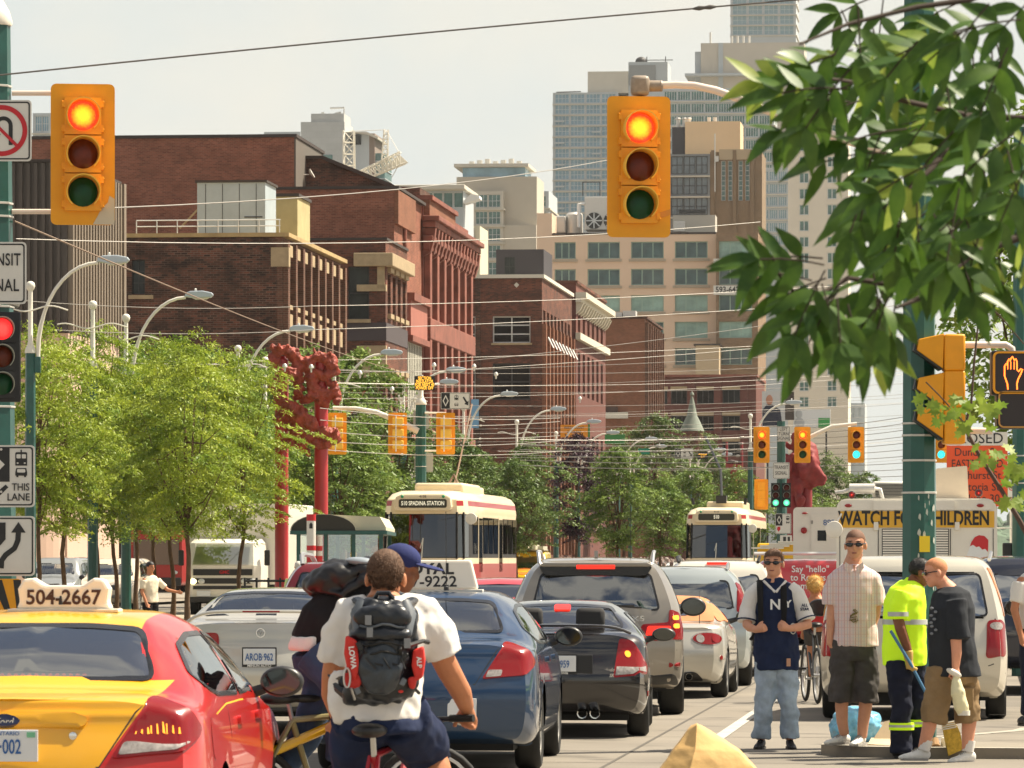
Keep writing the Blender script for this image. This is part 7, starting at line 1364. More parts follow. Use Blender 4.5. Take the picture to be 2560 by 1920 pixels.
def trunk_mesh(seed,h,stems,zc,r=.085,lean=0):
 rr=random.Random(seed);b=MB();top=zc+.5;n=9
 path=[Vector((lean*k/n+.05*sin(k*1.3+seed),.05*cos(k*1.7+seed),top*k/n))for k in range(n+1)]
 b.tube(path,[r*(1.25 if k==0 else 1-.55*k/n)for k in range(n+1)],8)
 for s in rr.sample(stems,min(len(stems),16)):
  k=rr.randint(4,8);a=path[k];e=Vector((s[0],s[1],s[2]+zc));mid=a.lerp(e,.5)+Vector((0,0,-.25));b.tube([a,mid,e],[r*.42,r*.26,r*.08],5)
 return b.mesh('trunk',60)
VAR={}
def tree(name,label,px,D,kind,H,rx=None,group=None,base=.09,rz=None,cat='tree'):
 key,m=kind;cm,tm,zc0,H0=VAR[key];r=thing(name,label,cat,G(px,D)+Vector((0,0,base if base else 0)),(rz if rz is not None else rnd.uniform(0,6.28)),group);k=H/H0
 me=cm if not cm.materials or cm.materials[0]==m else cm.copy()
 if me is not cm:me.materials.clear()
 c=obj('crown',me,m,r);t=obj('trunk',tm,M_BARK,r);r.scale=((rx or k),(rx or k),k);return r
for i,key in enumerate(('loc1','loc2','loc3')):
 me,st=crown_mesh(20+i,2.5,2.95,165,130,(.15,.052),.11);VAR[key]=(me,trunk_mesh(i,8,st,5.3,lean=(-.2,.15,.3)[i]),5.3,8.2)
 me.transform(T(0,0,5.3))
for i,key in enumerate(('med1','med2')):
 me,st=crown_mesh(40+i,3.0,3.6,190,70,(.22,.11),.25);VAR[key]=(me,trunk_mesh(30+i,10,st,6.4,.13),6.4,10)
 me.transform(T(0,0,6.4))
LOCS=((95,122,7.6,'loc1',M_LOC),(158,126,7.4,'loc2',M_LOC),(244,130,7.8,'loc3',M_LOC),(291,134,7.3,'loc1',M_LOC2),(343,137,7.6,'loc2',M_LOC),(388,140,7.9,'loc3',M_LOC2),(433,131,7.6,'loc1',M_LOC),(472,120,7.2,'loc2',M_LOC),(519,148,8.0,'loc3',M_LOC2),(567,152,7.6,'loc1',M_LOC2),(596,128,7.0,'loc3',M_LOC),(634,160,8.6,'loc2',M_LOC2))
ORD=('first','second','third','fourth','fifth','sixth','seventh','eighth','ninth','tenth','eleventh','twelfth')
for k,(px,D,H,key,m)in enumerate(LOCS):tree('honey_locust','yellow green honey locust, its slim trunk %s from the left in the row'%ORD[k],px,D,(key,m),H,group='honey locusts in the left median',rx=.82)
MEDS=((770,168,9.6,'med1',M_MED2,'green tree just right of the red dragon posts'),(905,178,10.2,'med2',M_MED2,'tall green tree behind the amber signals seen from behind'),(850,160,6.6,'med1',M_MED2,'spreading green tree behind the streetcar shelter'),(1010,185,7.8,'med2',M_MED,'dark tree behind the near streetcar roof'),(700,195,9.0,'med2',M_MED2,'tall tree behind the dragon, crown in front of the warehouse'),(1105,205,8.0,'med1',M_MED,'dark tree right of the near streetcar pole'),(1180,210,7.0,'med2',M_MED,'dark rounded tree above the right end of the near streetcar'),(1330,225,7.8,'med1',M_MED,'dark tree left of the purple tree'),(1290,215,6.6,'med2',M_MED,'lower dark tree above the yellow van'),(1545,205,6.9,'med2',M_MED2,'tree with a clear dark trunk in the centre of the median'),(1650,230,6.2,'med1',M_MED2,'lighter green tree right of the centre tree'),(1735,250,7.0,'med2',M_MED2,'light green tree behind the far streetcar'),(1850,240,6.6,'med1',M_MED2,'light green tree right above the far streetcar'),(1640,420,15.5,'med2',M_MED,'far dark tree mass above the small far message sign'),(1560,440,14.5,'med1',M_MED,'far dark tree behind the centre tree top'),(1760,440,14,'med1',M_MED,'far dark tree behind the red frame'),(2075,330,9.5,'med1',M_MED,'hazy tree right of the plum dragon posts'),(2010,350,8.5,'med2',M_MED,'hazy tree behind the plum dragon posts'),(2165,300,7.6,'med2',M_MED,'tree under the sky gap left of the big green pole'),(2010,215,5.6,'med1',M_MED2,'light green shrub like tree above the white step van'))
for px,D,H,key,m,lab in MEDS:H*=.93;tree('street_tree',lab,px,D,(key,m),H,rx=H/10*(1.05 if H<9 else .9),group='street trees along the tracks')
t=tree('purple_tree','dark purple leaved tree between the green median trees',1440,250,('med2',M_PUR),8.2,rx=.72)
t=tree('street_tree','bright sunlit maple behind the pedestrian signals on the right',2610,88,('med1',M_BRT),9.8,rx=.80,base=.09);t=tree('street_tree','bright green tree cut by the right edge behind the slim pole',2760,99,('med2',M_BRT),8.6,rx=.7,base=.13)
b=MB();rr=random.Random(9)
for k in range(240):
 D=rr.uniform(230,400);x=W(rr.uniform(1400,1780),1395,D).x;h=rr.uniform(1.5,1.8);b.lathe([(.10,0),(.16,.5),(.20,1.0),(.22,h-.35),(.09,h-.28)],6,T(x,D,0));b.ell((x,D,h-.13),(.10,.11,.13),6,5)
o=b.build('distant_crowd',mat('crowd_mixed',rgb(120,90,80),.9,col2=rgb(190,180,170),vscale=.9));tag(o,'distant crowd of walkers under the median trees','crowd');o['kind']='stuff'
# ---- foreground ash hanging in from the right
def leaf_verts(L_,w_,bend,fold,n=6):
 V=[];
 for i in range(n+1):
  t=i/n;hw=w_/2*(math.sin(pi*t**.8)**.9 if 0<t<1 else 0)*(1.15-.35*t);z=-bend*t*t*L_
  V+=[Vector((t*L_,-hw,z+fold*hw)),Vector((t*L_,0,z)),Vector((t*L_,hw,z+fold*hw))]
 return V,[f for i in range(n)for f in((i*3,i*3+1,i*3+4,i*3+3),(i*3+1,i*3+2,i*3+5,i*3+4))]
ash=thing('ash_tree','ash tree with long drooping leaves hanging into the upper right corner','tree',(3.9,11.6,0),0)
A0=ash.location
def addleaf(mb,p,d,up,L_,w_,bend,fold):
 V,Fc=leaf_verts(L_,w_,bend,fold);d=d.normalized();s=up.cross(d)
 if s.length<.05:s=Vector((1,0,0))
 s.normalize();n=d.cross(s);mb.add([p+d*v.x+s*v.y+n*v.z for v in V],Fc)
def compound(mb,tw,p,d,rr,n=3,L_=.115,young=False):
 d=d.normalized();perp=Vector((-d.z,rr.uniform(-.3,.3),d.x)).normalized();q=p.copy();pts=[q.copy()]
 for k in range(n):
  q=q+d*.052+Vector((0,0,-.006*k));pts.append(q.copy())
  for sg in(1,-1):
   if rr.random()<.1:continue
   ld=d*.55+perp*sg*.85+Vector((0,rr.uniform(-.5,.5),-.30));up=Vector((rr.uniform(-.6,.6),-.75+rr.uniform(-.5,.5),.75));addleaf(mb,q,ld,up,L_*rr.uniform(.72,1.12),L_*rr.uniform(.27,.38),rr.uniform(.05,.4),rr.uniform(-.1,.5))
 addleaf(mb,q,d+Vector((0,rr.uniform(-.3,.3),-.2)),Vector((rr.uniform(-.5,.5),-.8,.6)),L_*rr.uniform(.95,1.25),L_*.37,.25,.3);tw.tube([v for v in pts],.0022,4)
rr=random.Random(21);lv=MB();tw=MB();lvy=MB()
SPOTS=[]
def region(poly,n,D0,D1,ang,spread=55):
 xs=[p[0]for p in poly];ys=[p[1]for p in poly];k=0
 while k<n:
  x,y=rr.uniform(min(xs),max(xs)),rr.uniform(min(ys),max(ys))
  if inpoly(x,y,poly):SPOTS.append((x,y,rr.uniform(D0,D1),ang+rr.uniform(-spread,spread)));k+=1
region([(2090,-30),(2110,60),(2120,220),(2170,330),(2220,430),(2330,510),(2600,560),(2600,-30)],50,10.8,13.6,235,60)
region([(2330,-20),(2600,-20),(2600,560),(2400,540)],17,10.6,12.5,240,50)
region([(2110,20),(2060,120),(2070,240),(2130,330),(2150,60)],11,10.8,12,205,35)
region([(2140,390),(2160,560),(2280,600),(2420,570),(2330,430)],16,10.9,12.4,245,45)
region([(2000,640),(2050,630),(2090,690),(2030,740)],6,11,11.8,200,55)
region([(2040,700),(2220,650),(2310,720),(2280,760),(2110,770),(2030,750)],15,11,12.2,262,40)
region([(2270,560),(2600,520),(2600,610),(2380,650)],9,11.3,13,255,45)
for x,y,D,a in SPOTS:
 p=W(x,y,D)-A0;a=R(a);d=Vector((cos(a),rr.uniform(-.35,.35),sin(a)));young=rr.random()<.07
 compound(lvy if young else lv,tw,p,d,rr,rr.choice((2,2,3)))
def branch(pts,r0,r1):tw.tube([W(x,y,D)-A0 for x,y,D in pts],[r0+(r1-r0)*k/(len(pts)-1)for k in range(len(pts))],7)
tr_=MB();tr_.tube([Vector((0,0,0)),Vector((.05,.1,1.6)),Vector((-.1,.2,3.4)),Vector((-.3,.1,4.6))],[.13,.11,.09,.06],10)
tr_.build('trunk',M_BARK,ash,smooth=60)
B0=(3.9-.1,11.8,3.4);px0=(B0[0]/B0[1]*F+1280,HY-(B0[2]-CZ)/B0[1]*F)
for e in([(2700,-120,12),(2420,0,11.8),(2290,18,11.7),(2120,60,11.6),(2000,110,11.4)],[(2640,300,12),(2420,290,12),(2250,250,11.8),(2130,205,11.6),(2030,190,11.4)],[(2640,560,12),(2420,640,11.8),(2330,705,11.7),(2230,712,11.6),(2120,695,11.5),(2010,760,11.4),(1950,690,11.3),(1930,640,11.3)],[(2420,640,11.8),(2300,745,11.6),(2240,770,11.5)],[(2420,290,12),(2330,420,11.8),(2220,520,11.7)]):
 branch([(px0[0],px0[1],B0[1])]+e if e[0][0]>2600 else e,.012,.003)
lv.build('crown',M_ASH,ash,smooth=60);lvy.build('young_leaves',leafmat('young_ash_leaf',rgb(112,140,44),rgb(168,180,84),.5,.45,8),ash,smooth=60);tw.build('twigs',mat('dark_twig',rgb(52,40,30),.9),ash,smooth=60)
# ---- maple sapling in front of the pedestrian signals
mp_=thing('maple_sapling','thin maple sapling with lobed leaves crossing the orange closure board','tree',G(2600,26));A1=mp_.location;D=26
st=MB();st.tube([Vector((0,0,0))]+[W(x,y,D)-A1 for x,y in((2575,1350),(2548,1300),(2500,1220),(2452,1145),(2420,1085),(2414,1060),(2428,1010),(2436,900),(2444,820),(2450,700))],[.02,.016,.014,.012,.011,.010,.008,.007,.006,.005,.003],6);st.tube([W(x,y,D)-A1 for x,y in((2414,1060),(2390,1035),(2350,990),(2315,955))],.004,5);st.tube([W(x,y,D)-A1 for x,y in((2560,860),(2500,790),(2425,720))],.004,5);st.build('trunk',mat('sapling_bark',rgb(84,66,56),.9),mp_,smooth=60)
lb=MB();LOBE=[(0,0),(-.02,.02),(-.045,.008),(-.04,.035),(-.06,.05),(-.035,.055),(-.03,.075),(-.012,.065),(0,.105),(.012,.065),(.03,.075),(.035,.055),(.06,.05),(.04,.035),(.045,.008),(.02,.02)]
def mleaf(x,y,a,s=1.0):
 p=W(x,y,D+rr.uniform(-.3,.3))-A1;M=Matrix.Rotation(a,3,'Y')@Matrix.Rotation(rr.uniform(-.9,.9),3,'X')@Matrix.Rotation(rr.uniform(-.6,.6),3,'Z');lb.add([p+M@Vector((u*s,0.12*abs(u)*s,v*s))for u,v in LOBE],[tuple(range(16))])
for cx,cy,n,sp in((2350,1030,12,36),(2425,1000,6,26),(2470,1045,6,30),(2400,1080,4,22),(2450,1145,5,26),(2505,1135,4,24),(2545,1190,10,30),(2540,1260,6,20),(2440,760,10,50),(2470,680,6,40)):
 for k in range(n):mleaf(cx+rr.gauss(0,sp*.6),cy+rr.gauss(0,sp*.4),rr.uniform(-2.6,2.6),rr.uniform(.6,1.0))
lb.build('crown',M_BRT,mp_,smooth=0)
# ====================
def skin(name,c):return mat(name,c,.55,var=.06,vscale=14,spec=.35)
SK1,SK2,SK3,SK4=skin('skin_fair',rgb(205,148,118)),skin('skin_tan',rgb(186,124,88)),skin('skin_brown',rgb(134,86,60)),skin('skin_pink',rgb(214,152,122))
def cloth(name,c,var=.12,bump=.35,**k):return mat(name,c,.88,var=var,vscale=5,bump=bump,bscale=26,dist=.006,spec=.25,**k)
C_WHT=cloth('white_cotton',rgb(226,222,216),.03);C_NAVY=cloth('navy_cloth',rgb(34,44,72),.2);C_BLACK=cloth('black_cloth',rgb(30,30,32),.25);C_JEAN=cloth('light_denim',rgb(160,174,188),.25);C_DJEAN=cloth('blue_denim',rgb(58,76,104),.25)
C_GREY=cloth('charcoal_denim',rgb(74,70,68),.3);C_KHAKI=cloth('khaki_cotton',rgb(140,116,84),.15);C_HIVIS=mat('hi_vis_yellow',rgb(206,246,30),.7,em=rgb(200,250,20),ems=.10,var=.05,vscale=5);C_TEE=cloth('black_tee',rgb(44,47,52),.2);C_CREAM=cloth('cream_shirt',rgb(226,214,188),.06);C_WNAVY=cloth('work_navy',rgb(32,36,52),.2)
M_SHOEW=mat('white_leather',rgb(226,224,218),.5,var=.04,vscale=12);M_SOLE=mat('sole_rubber',rgb(150,146,140),.7);M_SHOEB=mat('black_leather',(.014,.013,.013),.45);M_SHADES=mat('sunglasses_black',(.008,.008,.009),.12,coat=.6);M_REFL=mat('reflective_grey',rgb(190,192,188),.4,metal=.3)
H_BRN=mat('brown_hair',rgb(96,70,52),.8,var=.35,vscale=60,bump=.6,bscale=150,dist=.006);H_BLK=mat('black_hair',(.012,.010,.010),.6,var=.3,vscale=40);H_STUB=mat('stubble_hair',rgb(110,78,60),.8,var=.2,vscale=80);H_BLD=mat('blonde_hair',rgb(214,172,100),.7,var=.25,vscale=40);H_GRY=mat('grey_hair',rgb(190,186,178),.8)
def plaid():
 m=bpy.data.materials.new('plaid_cloth');m.use_nodes=True;t=m.node_tree;b=t.nodes['Principled BSDF'];b.inputs['Roughness'].default_value=.9;b.inputs['Specular IOR Level'].default_value=.2
 co=t.nodes.new('ShaderNodeTexCoord');s=t.nodes.new('ShaderNodeSeparateXYZ');t.links.new(co.outputs['Object'],s.inputs[0]);prev=None
 for ax,sc,off,th,c in((0,21,0,.12,rgb(196,138,134)),(0,21,.42,.10,rgb(186,176,188)),(2,17,0,.09,rgb(212,176,170)),(2,17,.5,.07,rgb(206,196,200))):
  a=t.nodes.new('ShaderNodeMath');a.operation='MULTIPLY_ADD';a.inputs[1].default_value=sc;a.inputs[2].default_value=off;t.links.new(s.outputs[ax],a.inputs[0])
  f=t.nodes.new('ShaderNodeMath');f.operation='FRACT';t.links.new(a.outputs[0],f.inputs[0]);l=t.nodes.new('ShaderNodeMath');l.operation='LESS_THAN';l.inputs[1].default_value=th;t.links.new(f.outputs[0],l.inputs[0])
  k=t.nodes.new('ShaderNodeMath');k.operation='MULTIPLY';k.inputs[1].default_value=.8;t.links.new(l.outputs[0],k.inputs[0])
  mx_=t.nodes.new('ShaderNodeMix');mx_.data_type='RGBA';mx_.inputs[7].default_value=(*c,1);t.links.new(k.outputs[0],mx_.inputs[0])
  if prev is None:mx_.inputs[6].default_value=(*rgb(222,200,194),1)
  else:t.links.new(prev,mx_.inputs[6])
  prev=mx_.outputs[2]
 t.links.new(prev,b.inputs['Base Color']);return m
class Fig:
 def __init__(f,label,px,D,rz=0,group=None):
  f.D=D;f.s=F/D;f.px=px;f.root=thing('person',label,'person',G(px,D),rz,group);f.skin=MB()
 def P(f,x,y,dy=0):return Vector(((x-f.px)/f.s,dy,CZ+(HY-y)/f.s))
 def pts(f,*a):return[f.P(*q)for q in a]
 def rings(f,mb,rs,n=18):
  out=[]
  for x,y,hw,ry,dy in rs:
   c=f.P(x,y,dy);rx=hw/f.s;out.append([c+Vector((rx*cos(2*pi*k/n),ry*sin(2*pi*k/n),0))for k in range(n)])
  mb.loft(out)
 def head(f,c,yaw=0,pitch=0,k=1.0,neck=None,tall=1.0):
  M=(Matrix.Rotation(yaw,4,'Z')@Matrix.Rotation(pitch,4,'X'));b=f.skin;f.hc=c;f.hM=M;f.hk=k
  q=lambda x,y,z:c+M@Vector((x*k,y*k,z*k))
  def e(x,y,z,rx,ry,rz_):b.ell(q(x,y,z),(rx*k,ry*k,rz_*k),16,10,M.to_3x3())
  e(0,.012,.035,.076,.094,.086);e(0,-.022,-.03,.062,.066,.074);e(0,-.042,-.082,.036,.036,.030);e(0,-.085,-.012,.013,.020,.026);e(0,-.068,.026,.050,.022,.016)
  for sd in(1,-1):e(sd*.078,.012,-.008,.012,.022,.032);e(sd*.034,-.062,-.022,.026,.022,.022)
  e(0,-.076,-.056,.024,.012,.006);e(0,-.074,-.067,.022,.012,.006)
  f.face=yaw
  if neck is not None:b.tube([q(0,.02,-.05),c.lerp(neck,.55)+Vector((0,.012,0)),neck],[.060*k,.060*k,.085*k],14)
 def hair(f,m,low=.0,front=.045,puff=.006,voxel_=.009):
  b=MB();M=f.hM;k=f.hk;n=24;rings=[];c=Vector((0,.012,.035));R3=(.076+puff,.095+puff,.087+puff)
  for j in range(-1,10):
   ring=[]
   for i in range(n):
    th=2*pi*i/n;cy=sin(th);side=max(0,1-abs(cy+.15)*2.2)*.02;z0=(low if cy>-.25 else front if cy<-.55 else front+(low-front)*(cy+.55)/.30)+side
    a0=math.asin(max(-.93,min(.9,(z0-.035)/R3[2])));a=a0+(pi/2-.02-a0)*max(0,j)/9;sc=.9 if j<0 else 1+.035*math.sin(i*2.6+j*1.9)*(puff>.004)
    v=c+Vector((R3[0]*cos(a)*cos(th)*sc,R3[1]*cos(a)*cy*sc,R3[2]*sin(a)*(1 if j>=0 else 1)))
    ring.append(f.hc+M@(v*k))
   rings.append(ring)
  b.loft(rings);return b.build('hair',m,f.root,smooth=60)
 def tufts(f,m,n,L_=.016,low=-.05,seed=3,wide=.0018,stand=.5):
  rr=random.Random(seed);b=MB();M=f.hM;k=f.hk;c=Vector((0,.012,.035))
  while n:
   v=Vector((rr.gauss(0,1),rr.gauss(0,1),rr.gauss(0,1))).normalized();p=Vector((v.x*.080,v.y*.099,v.z*.091))
   if p.z+.035<(low if v.y>-.25 else .055):continue
   t=v.cross(Vector((rr.uniform(-1,1),rr.uniform(-1,1),.3))).normalized();d=(v*stand+Vector((0,.25,-.25))+Vector((rr.uniform(-.16,.16),rr.uniform(-.16,.16),rr.uniform(-.3,.1)))).normalized()*L_*rr.uniform(.6,1.3);n-=1
   b.add([f.hc+M@((c+q)*k)for q in(p-t*wide,p+t*wide,p+d)],[(0,1,2)])
  b.build('hair_strands',m,f.root,smooth=0)
 def features(f,brow=True):
  M=f.hM;k=f.hk;q=lambda x,y,z:f.hc+M@Vector((x*k,y*k,z*k));b=MB();b.ell(q(0,-.084,-.060),(.022*k,.008*k,.0045*k),10,6,M.to_3x3());b.build('mouth',mat('lip_dark',rgb(130,66,60),.5),f.root)
  for sd in(1,-1):b=MB();b.ell(q(sd*.033,-.084,.031),(.022*k,.008*k,.005*k),8,5,M.to_3x3());b.build('eyebrow',mat('brow_brown',rgb(60,42,32),.8),f.root)
 def eyes(f):
  M=f.hM;k=f.hk
  for sd in(1,-1):b=MB();b.ell(f.hc+M@Vector((sd*.031*k,-.083*k,.004*k)),(.012*k,.007*k,.006*k),8,6,M.to_3x3());b.build('eye',M_BLACK,f.root)
 def shades(f):
  b=MB();M=f.hM;k=f.hk;q=lambda x,y,z:f.hc+M@Vector((x*k,y*k,z*k))
  for sd in(1,-1):b.ell(q(sd*.034,-.088,.004),(.033*k,.010*k,.0175*k),14,8,M.to_3x3()@Matrix.Rotation(-sd*.25,3,'Z'));b.tube([q(sd*.062,-.082,.010),q(sd*.080,-.03,.012),q(sd*.080,.012,.010)],.005*k,6)
  b.tube([q(-.012,-.095,.008),q(.012,-.095,.008)],.005*k,6);b.build('sunglasses',M_SHADES,f.root)
 def limb(f,pts,r,n=12,mb=None):(mb or f.skin).tube(pts,r,n)
 def hand(f,w,d,palm,curl=.5,k=1.0,thumb=1,mb=None):
  """w wrist, d direction of the fingers, palm = where the palm looks; five fingers, each bent"""
  mb=mb or f.skin;d=d.normalized();p=(palm-d*palm.dot(d)).normalized();sd=d.cross(p).normalized()
  mb.tube([w-d*.015*k,w+d*.03*k,w+d*.085*k],[.026*k,.032*k,.034*k],12,sq=1)
  for i,(off,L_)in enumerate(((-.028,.068),(-.010,.078),(.009,.073),(.026,.058))):
   a=w+d*.082*k+sd*off*k;c1=curl*(1.0+.12*i);pts=[a-d*.02*k,a];ang=0;q=a.copy()
   for sgm,fr in((.45,.9),(.32,1.25),(.23,.9)):ang+=c1*fr;q=q+(d*cos(ang)+p*sin(ang))*L_*sgm*k;pts.append(q.copy())
   mb.tube(pts,[.0105*k,.0105*k,.0098*k,.009*k,.0075*k],8)
  a=w+d*.03*k+sd*(-.026*thumb)*k;t1=a+(d*.6-sd*.55*thumb+p*.35)*.042*k;t2=t1+(d*.75-sd*.1*thumb+p*(.3+curl*.5))*.036*k;mb.tube([a-d*.01*k,a,t1,t2],[.014*k,.0135*k,.0115*k,.009*k],8)
 def core(f,*lines):
  for r,pts in lines:f.skin.tube([f.P(*q)for q in pts],r,8)
 def done(f,m,vx=.0085):return voxel(f.skin,vx,'body',m,f.root,2)
 def wear(f,name,mb,m,vx=.011,disp=.007,dsc=7,it=3,seed=1):return voxel(mb,vx,name,m,f.root,it,disp,dsc,seed)
 def shoe(f,heel,toe,m,sole=None,h=.085,w=.046,name='shoe'):
  b=MB();d=(toe-heel);L_=d.length;d.normalize();up=Vector((0,0,1));sd=d.cross(up).normalized()
  for t,hw,hz,zc in((.06,.032,.042,.048),(.18,.037,.048,.055),(.34,.038,.042,.048),(.5,.040,.034,.040),(.66,.045,.028,.033),(.82,.043,.024,.029),(.93,.032,.018,.024)):b.ell(heel+d*L_*t+up*(zc*h/.085),(hw*w/.046,.042,hz*h/.085),14,8,Matrix((sd,d,up)).transposed())
  o=f.wear(name,b,m,.009,0);s_=MB();n=16;pr=[(-.0,.026),(.1,.036),(.35,.037),(.7,.047),(.9,.040),(1.0,.012)]
  ring=[heel+d*L_*t+sd*hw*w/.046 for t,hw in pr]+[heel+d*L_*t-sd*hw*w/.046 for t,hw in reversed(pr)];s_.loft([[p+up*.002 for p in ring],[p+up*.022 for p in ring]]);s_.build('sole',sole or M_SOLE,o,smooth=0)
  l_=MB();[l_.tube([heel+d*L_*t+up*(.088-.075*(t-.3))*(h/.085)+sd*.022,heel+d*L_*t+up*(.096-.075*(t-.3))*(h/.085),heel+d*L_*t+up*(.088-.075*(t-.3))*(h/.085)-sd*.022],.004,5)for t in(.36,.43,.5,.57)];l_.build('laces',M_SOLE if m!=M_SHOEB else M_BLACK,o);return o
  # ---- man in the baseball jersey
f=Fig('man in navy and white baseball jersey and light jeans, holding his backpack straps',1936,43.3);P=f.P
f.head(P(1934,1409,-.02),R(-14),R(-2),1.08,P(1937,1458));
for q in((1868,1548),(2016,1552)):pass
f.limb(f.pts((1872,1535,0),(1866,1562,-.10),(1872,1568,-.14),(1888,1574,-.22)),[.045,.044,.040,.030]);f.limb(f.pts((2012,1535,0),(2018,1562,-.08),(1995,1567,-.14),(1966,1571,-.22)),[.045,.044,.040,.030])
f.hand(P(1885,1574,-.22),Vector((.9,-.3,.2)),Vector((.2,1,.3)),1.0,1,-1);f.hand(P(1970,1570,-.22),Vector((-.9,-.3,.1)),Vector((-.2,1,.3)),1.0,1,1);f.limb(f.pts((1905,1800),(1900,1850)),[.045,.04]);f.limb(f.pts((1975,1800),(1974,1850)),[.045,.04])
f.core((.07,((1937,1450),(1938,1540),(1940,1668))),(.045,((1872,1535),(1884,1490),(1937,1475),(1992,1490),(2012,1535))),(.05,((1900,1810),(1912,1740),(1918,1680),(1940,1660),(1962,1680),(1968,1740),(1975,1810))));f.done(SK1);f.hair(H_BRN,-.01,.06);f.tufts(H_BRN,1500,.014,-.01);f.shades();f.features()
b=MB();f.rings(b,[(1937,1446,22,.08,.01),(1937,1457,40,.10,.01),(1937,1475,54,.125,0),(1938,1530,55,.135,0),(1940,1600,54,.13,0),(1941,1650,57,.14,0),(1941,1676,58,.145,0)]);f.wear('jersey',b,C_NAVY,disp=.020,dsc=8,seed=2)
for sg,pp in((-1,((1905,1466,0),(1882,1488,0),(1870,1525,-.01),(1866,1556,-.04))),(1,((1970,1466,0),(1990,1488,0),(2006,1525,-.01),(2016,1553,-.04)))):b=MB();b.tube(f.pts(*pp),[.075,.088,.080,.088],14);o=f.wear('sleeve',b,C_WHT,disp=.010,seed=3);c_=MB();q0,q1=P(*pp[2]),P(*pp[3]);c_.tube([q0.lerp(q1,.8),q0.lerp(q1,.9)],.092,14);c_.build('cuff_stripe',C_NAVY,o)
b=MB();b.tube(f.pts((1908,1452,-.07),(1936,1480,-.125)),.012,6);b.tube(f.pts((1964,1452,-.07),(1938,1480,-.125)),.012,6);b.build('collar',C_WHT,f.root)
text('N',.13,P(1936,1512,-.146),M_TXT,f.root,bold=.003,sx=1.0);text('Y',.09,P(1968,1510,-.142),M_TXT,f.root,bold=.003);text('ALL\nSTAR',.036,P(2010,1518,-.10),C_NAVY,f.root,bold=.001,rz=.3)
b=MB();b.box(-.018,.018,-.004,0,-.035,.035);o=b.build('hem_patch',mat('orange_patch',rgb(200,150,120),.7),f.root);o.location=P(1969,1655,-.152)
for x,sg in((1899,-1),(1958,1)):b=MB();b.tube(f.pts((x+sg*2,1456,.09),(x,1452,-.02),(x-1,1470,-.125),(x,1520,-.158),(x-sg,1565,-.15),(x+sg*22,1600,.05)),[.026,.028,.028,.026,.022,.016],8,sq=.4);b.build('backpack_strap',C_BLACK,f.root)
b=MB();f.rings(b,[(1938,1500,44,.08,.19),(1938,1600,46,.09,.2)]);b.build('backpack',C_BLACK,f.root)
b=MB();b.tube(f.pts((1918,1655),(1914,1700),(1912,1760,-.02),(1906,1810,-.01),(1904,1846,0)),[.112,.106,.088,.084,.090],14);b.tube(f.pts((1962,1655),(1966,1700),(1970,1760,-.02),(1975,1810,-.01),(1976,1846,0)),[.112,.106,.088,.084,.092],14);f.wear('jeans',b,C_JEAN,disp=.024,dsc=8,seed=4)
f.shoe(P(1908,1872,.08)*1,P(1890,1873,-.20),M_SHOEB,M_BLACK);f.shoe(P(1974,1872,.08),P(1978,1874,-.20),M_SHOEB,M_BLACK);b=MB();v_=[P(1980+8*cos(a),1571+13*sin(a),-.17+.03*cos(a))for a in[2*pi*k/12 for k in range(13)]];b.tube(v_,.005,6);b.build('bracelet',M_REFL,f.root)
# ---- man in the checked shirt on the kerb
f=Fig('man in sunglasses wearing a pale checked shirt and dark denim shorts on the kerb',2135,41.6);P=f.P;KZ=.09
f.head(P(2138,1363,-.03),R(-10),0,1.13,P(2132,1418,.01));f.limb(f.pts((2082,1505,0),(2078,1545,0),(2074,1590,-.02)),[.048,.043,.030]);f.hand(P(2074,1588,-.02),Vector((.05,-.05,-1)),Vector((1,.2,0)),.35,1,1)
f.limb(f.pts((2192,1505,0),(2188,1540,.0),(2176,1578,-.04)),[.048,.043,.031]);f.hand(P(2175,1578,-.04),Vector((.15,-.1,-1)),Vector((-1,-.2,0)),.55,1,-1)
f.limb(f.pts((2106,1735,0),(2104,1765,.01),(2106,1805,.02),(2112,1838,.03)),[.062,.058,.050,.042]);f.limb(f.pts((2166,1735,0),(2163,1775,.01),(2158,1810,.02),(2156,1845,.03)),[.062,.058,.050,.042]);f.core((.07,((2132,1425),(2136,1500),(2136,1620))),(.045,((2082,1505),(2088,1462),(2134,1450),(2182,1462),(2192,1505))),(.06,((2106,1740),(2110,1660),(2136,1620),(2160,1660),(2166,1740))));f.done(SK1);f.hair(H_STUB,.0,.06,.001);f.shades();f.features()
PL=plaid();b=MB();f.rings(b,[(2132,1406,22,.085,.02),(2132,1416,34,.10,.015),(2133,1428,52,.12,.005),(2134,1446,59,.13,.0),(2136,1500,57,.14,0),(2138,1560,54,.14,0),(2138,1600,57,.145,0),(2138,1616,59,.15,0)]);b.tube(f.pts((2104,1432),(2087,1450),(2079,1480),(2077,1513)),[.06,.078,.078,.082],14);b.tube(f.pts((2162,1432),(2180,1450),(2191,1480),(2194,1513)),[.06,.080,.080,.086],14);f.wear('checked_shirt',b,PL,disp=.011,dsc=6,seed=6)
b=MB();
for sg in(-1,1):b.prism([(sg*.01,.0),(sg*.075,.05),(sg*.085,.0),(sg*.045,-.055)],-.012,0)
o=b.build('shirt_collar',PL,f.root,smooth=0);o.location=P(2133,1419,-.108);b=MB();b.prism([(-.012,.04),(.012,.04),(.0,-.03)],-.006,0);o=b.build('open_neck',SK1,f.root,smooth=0);o.location=P(2133,1424,-.112)
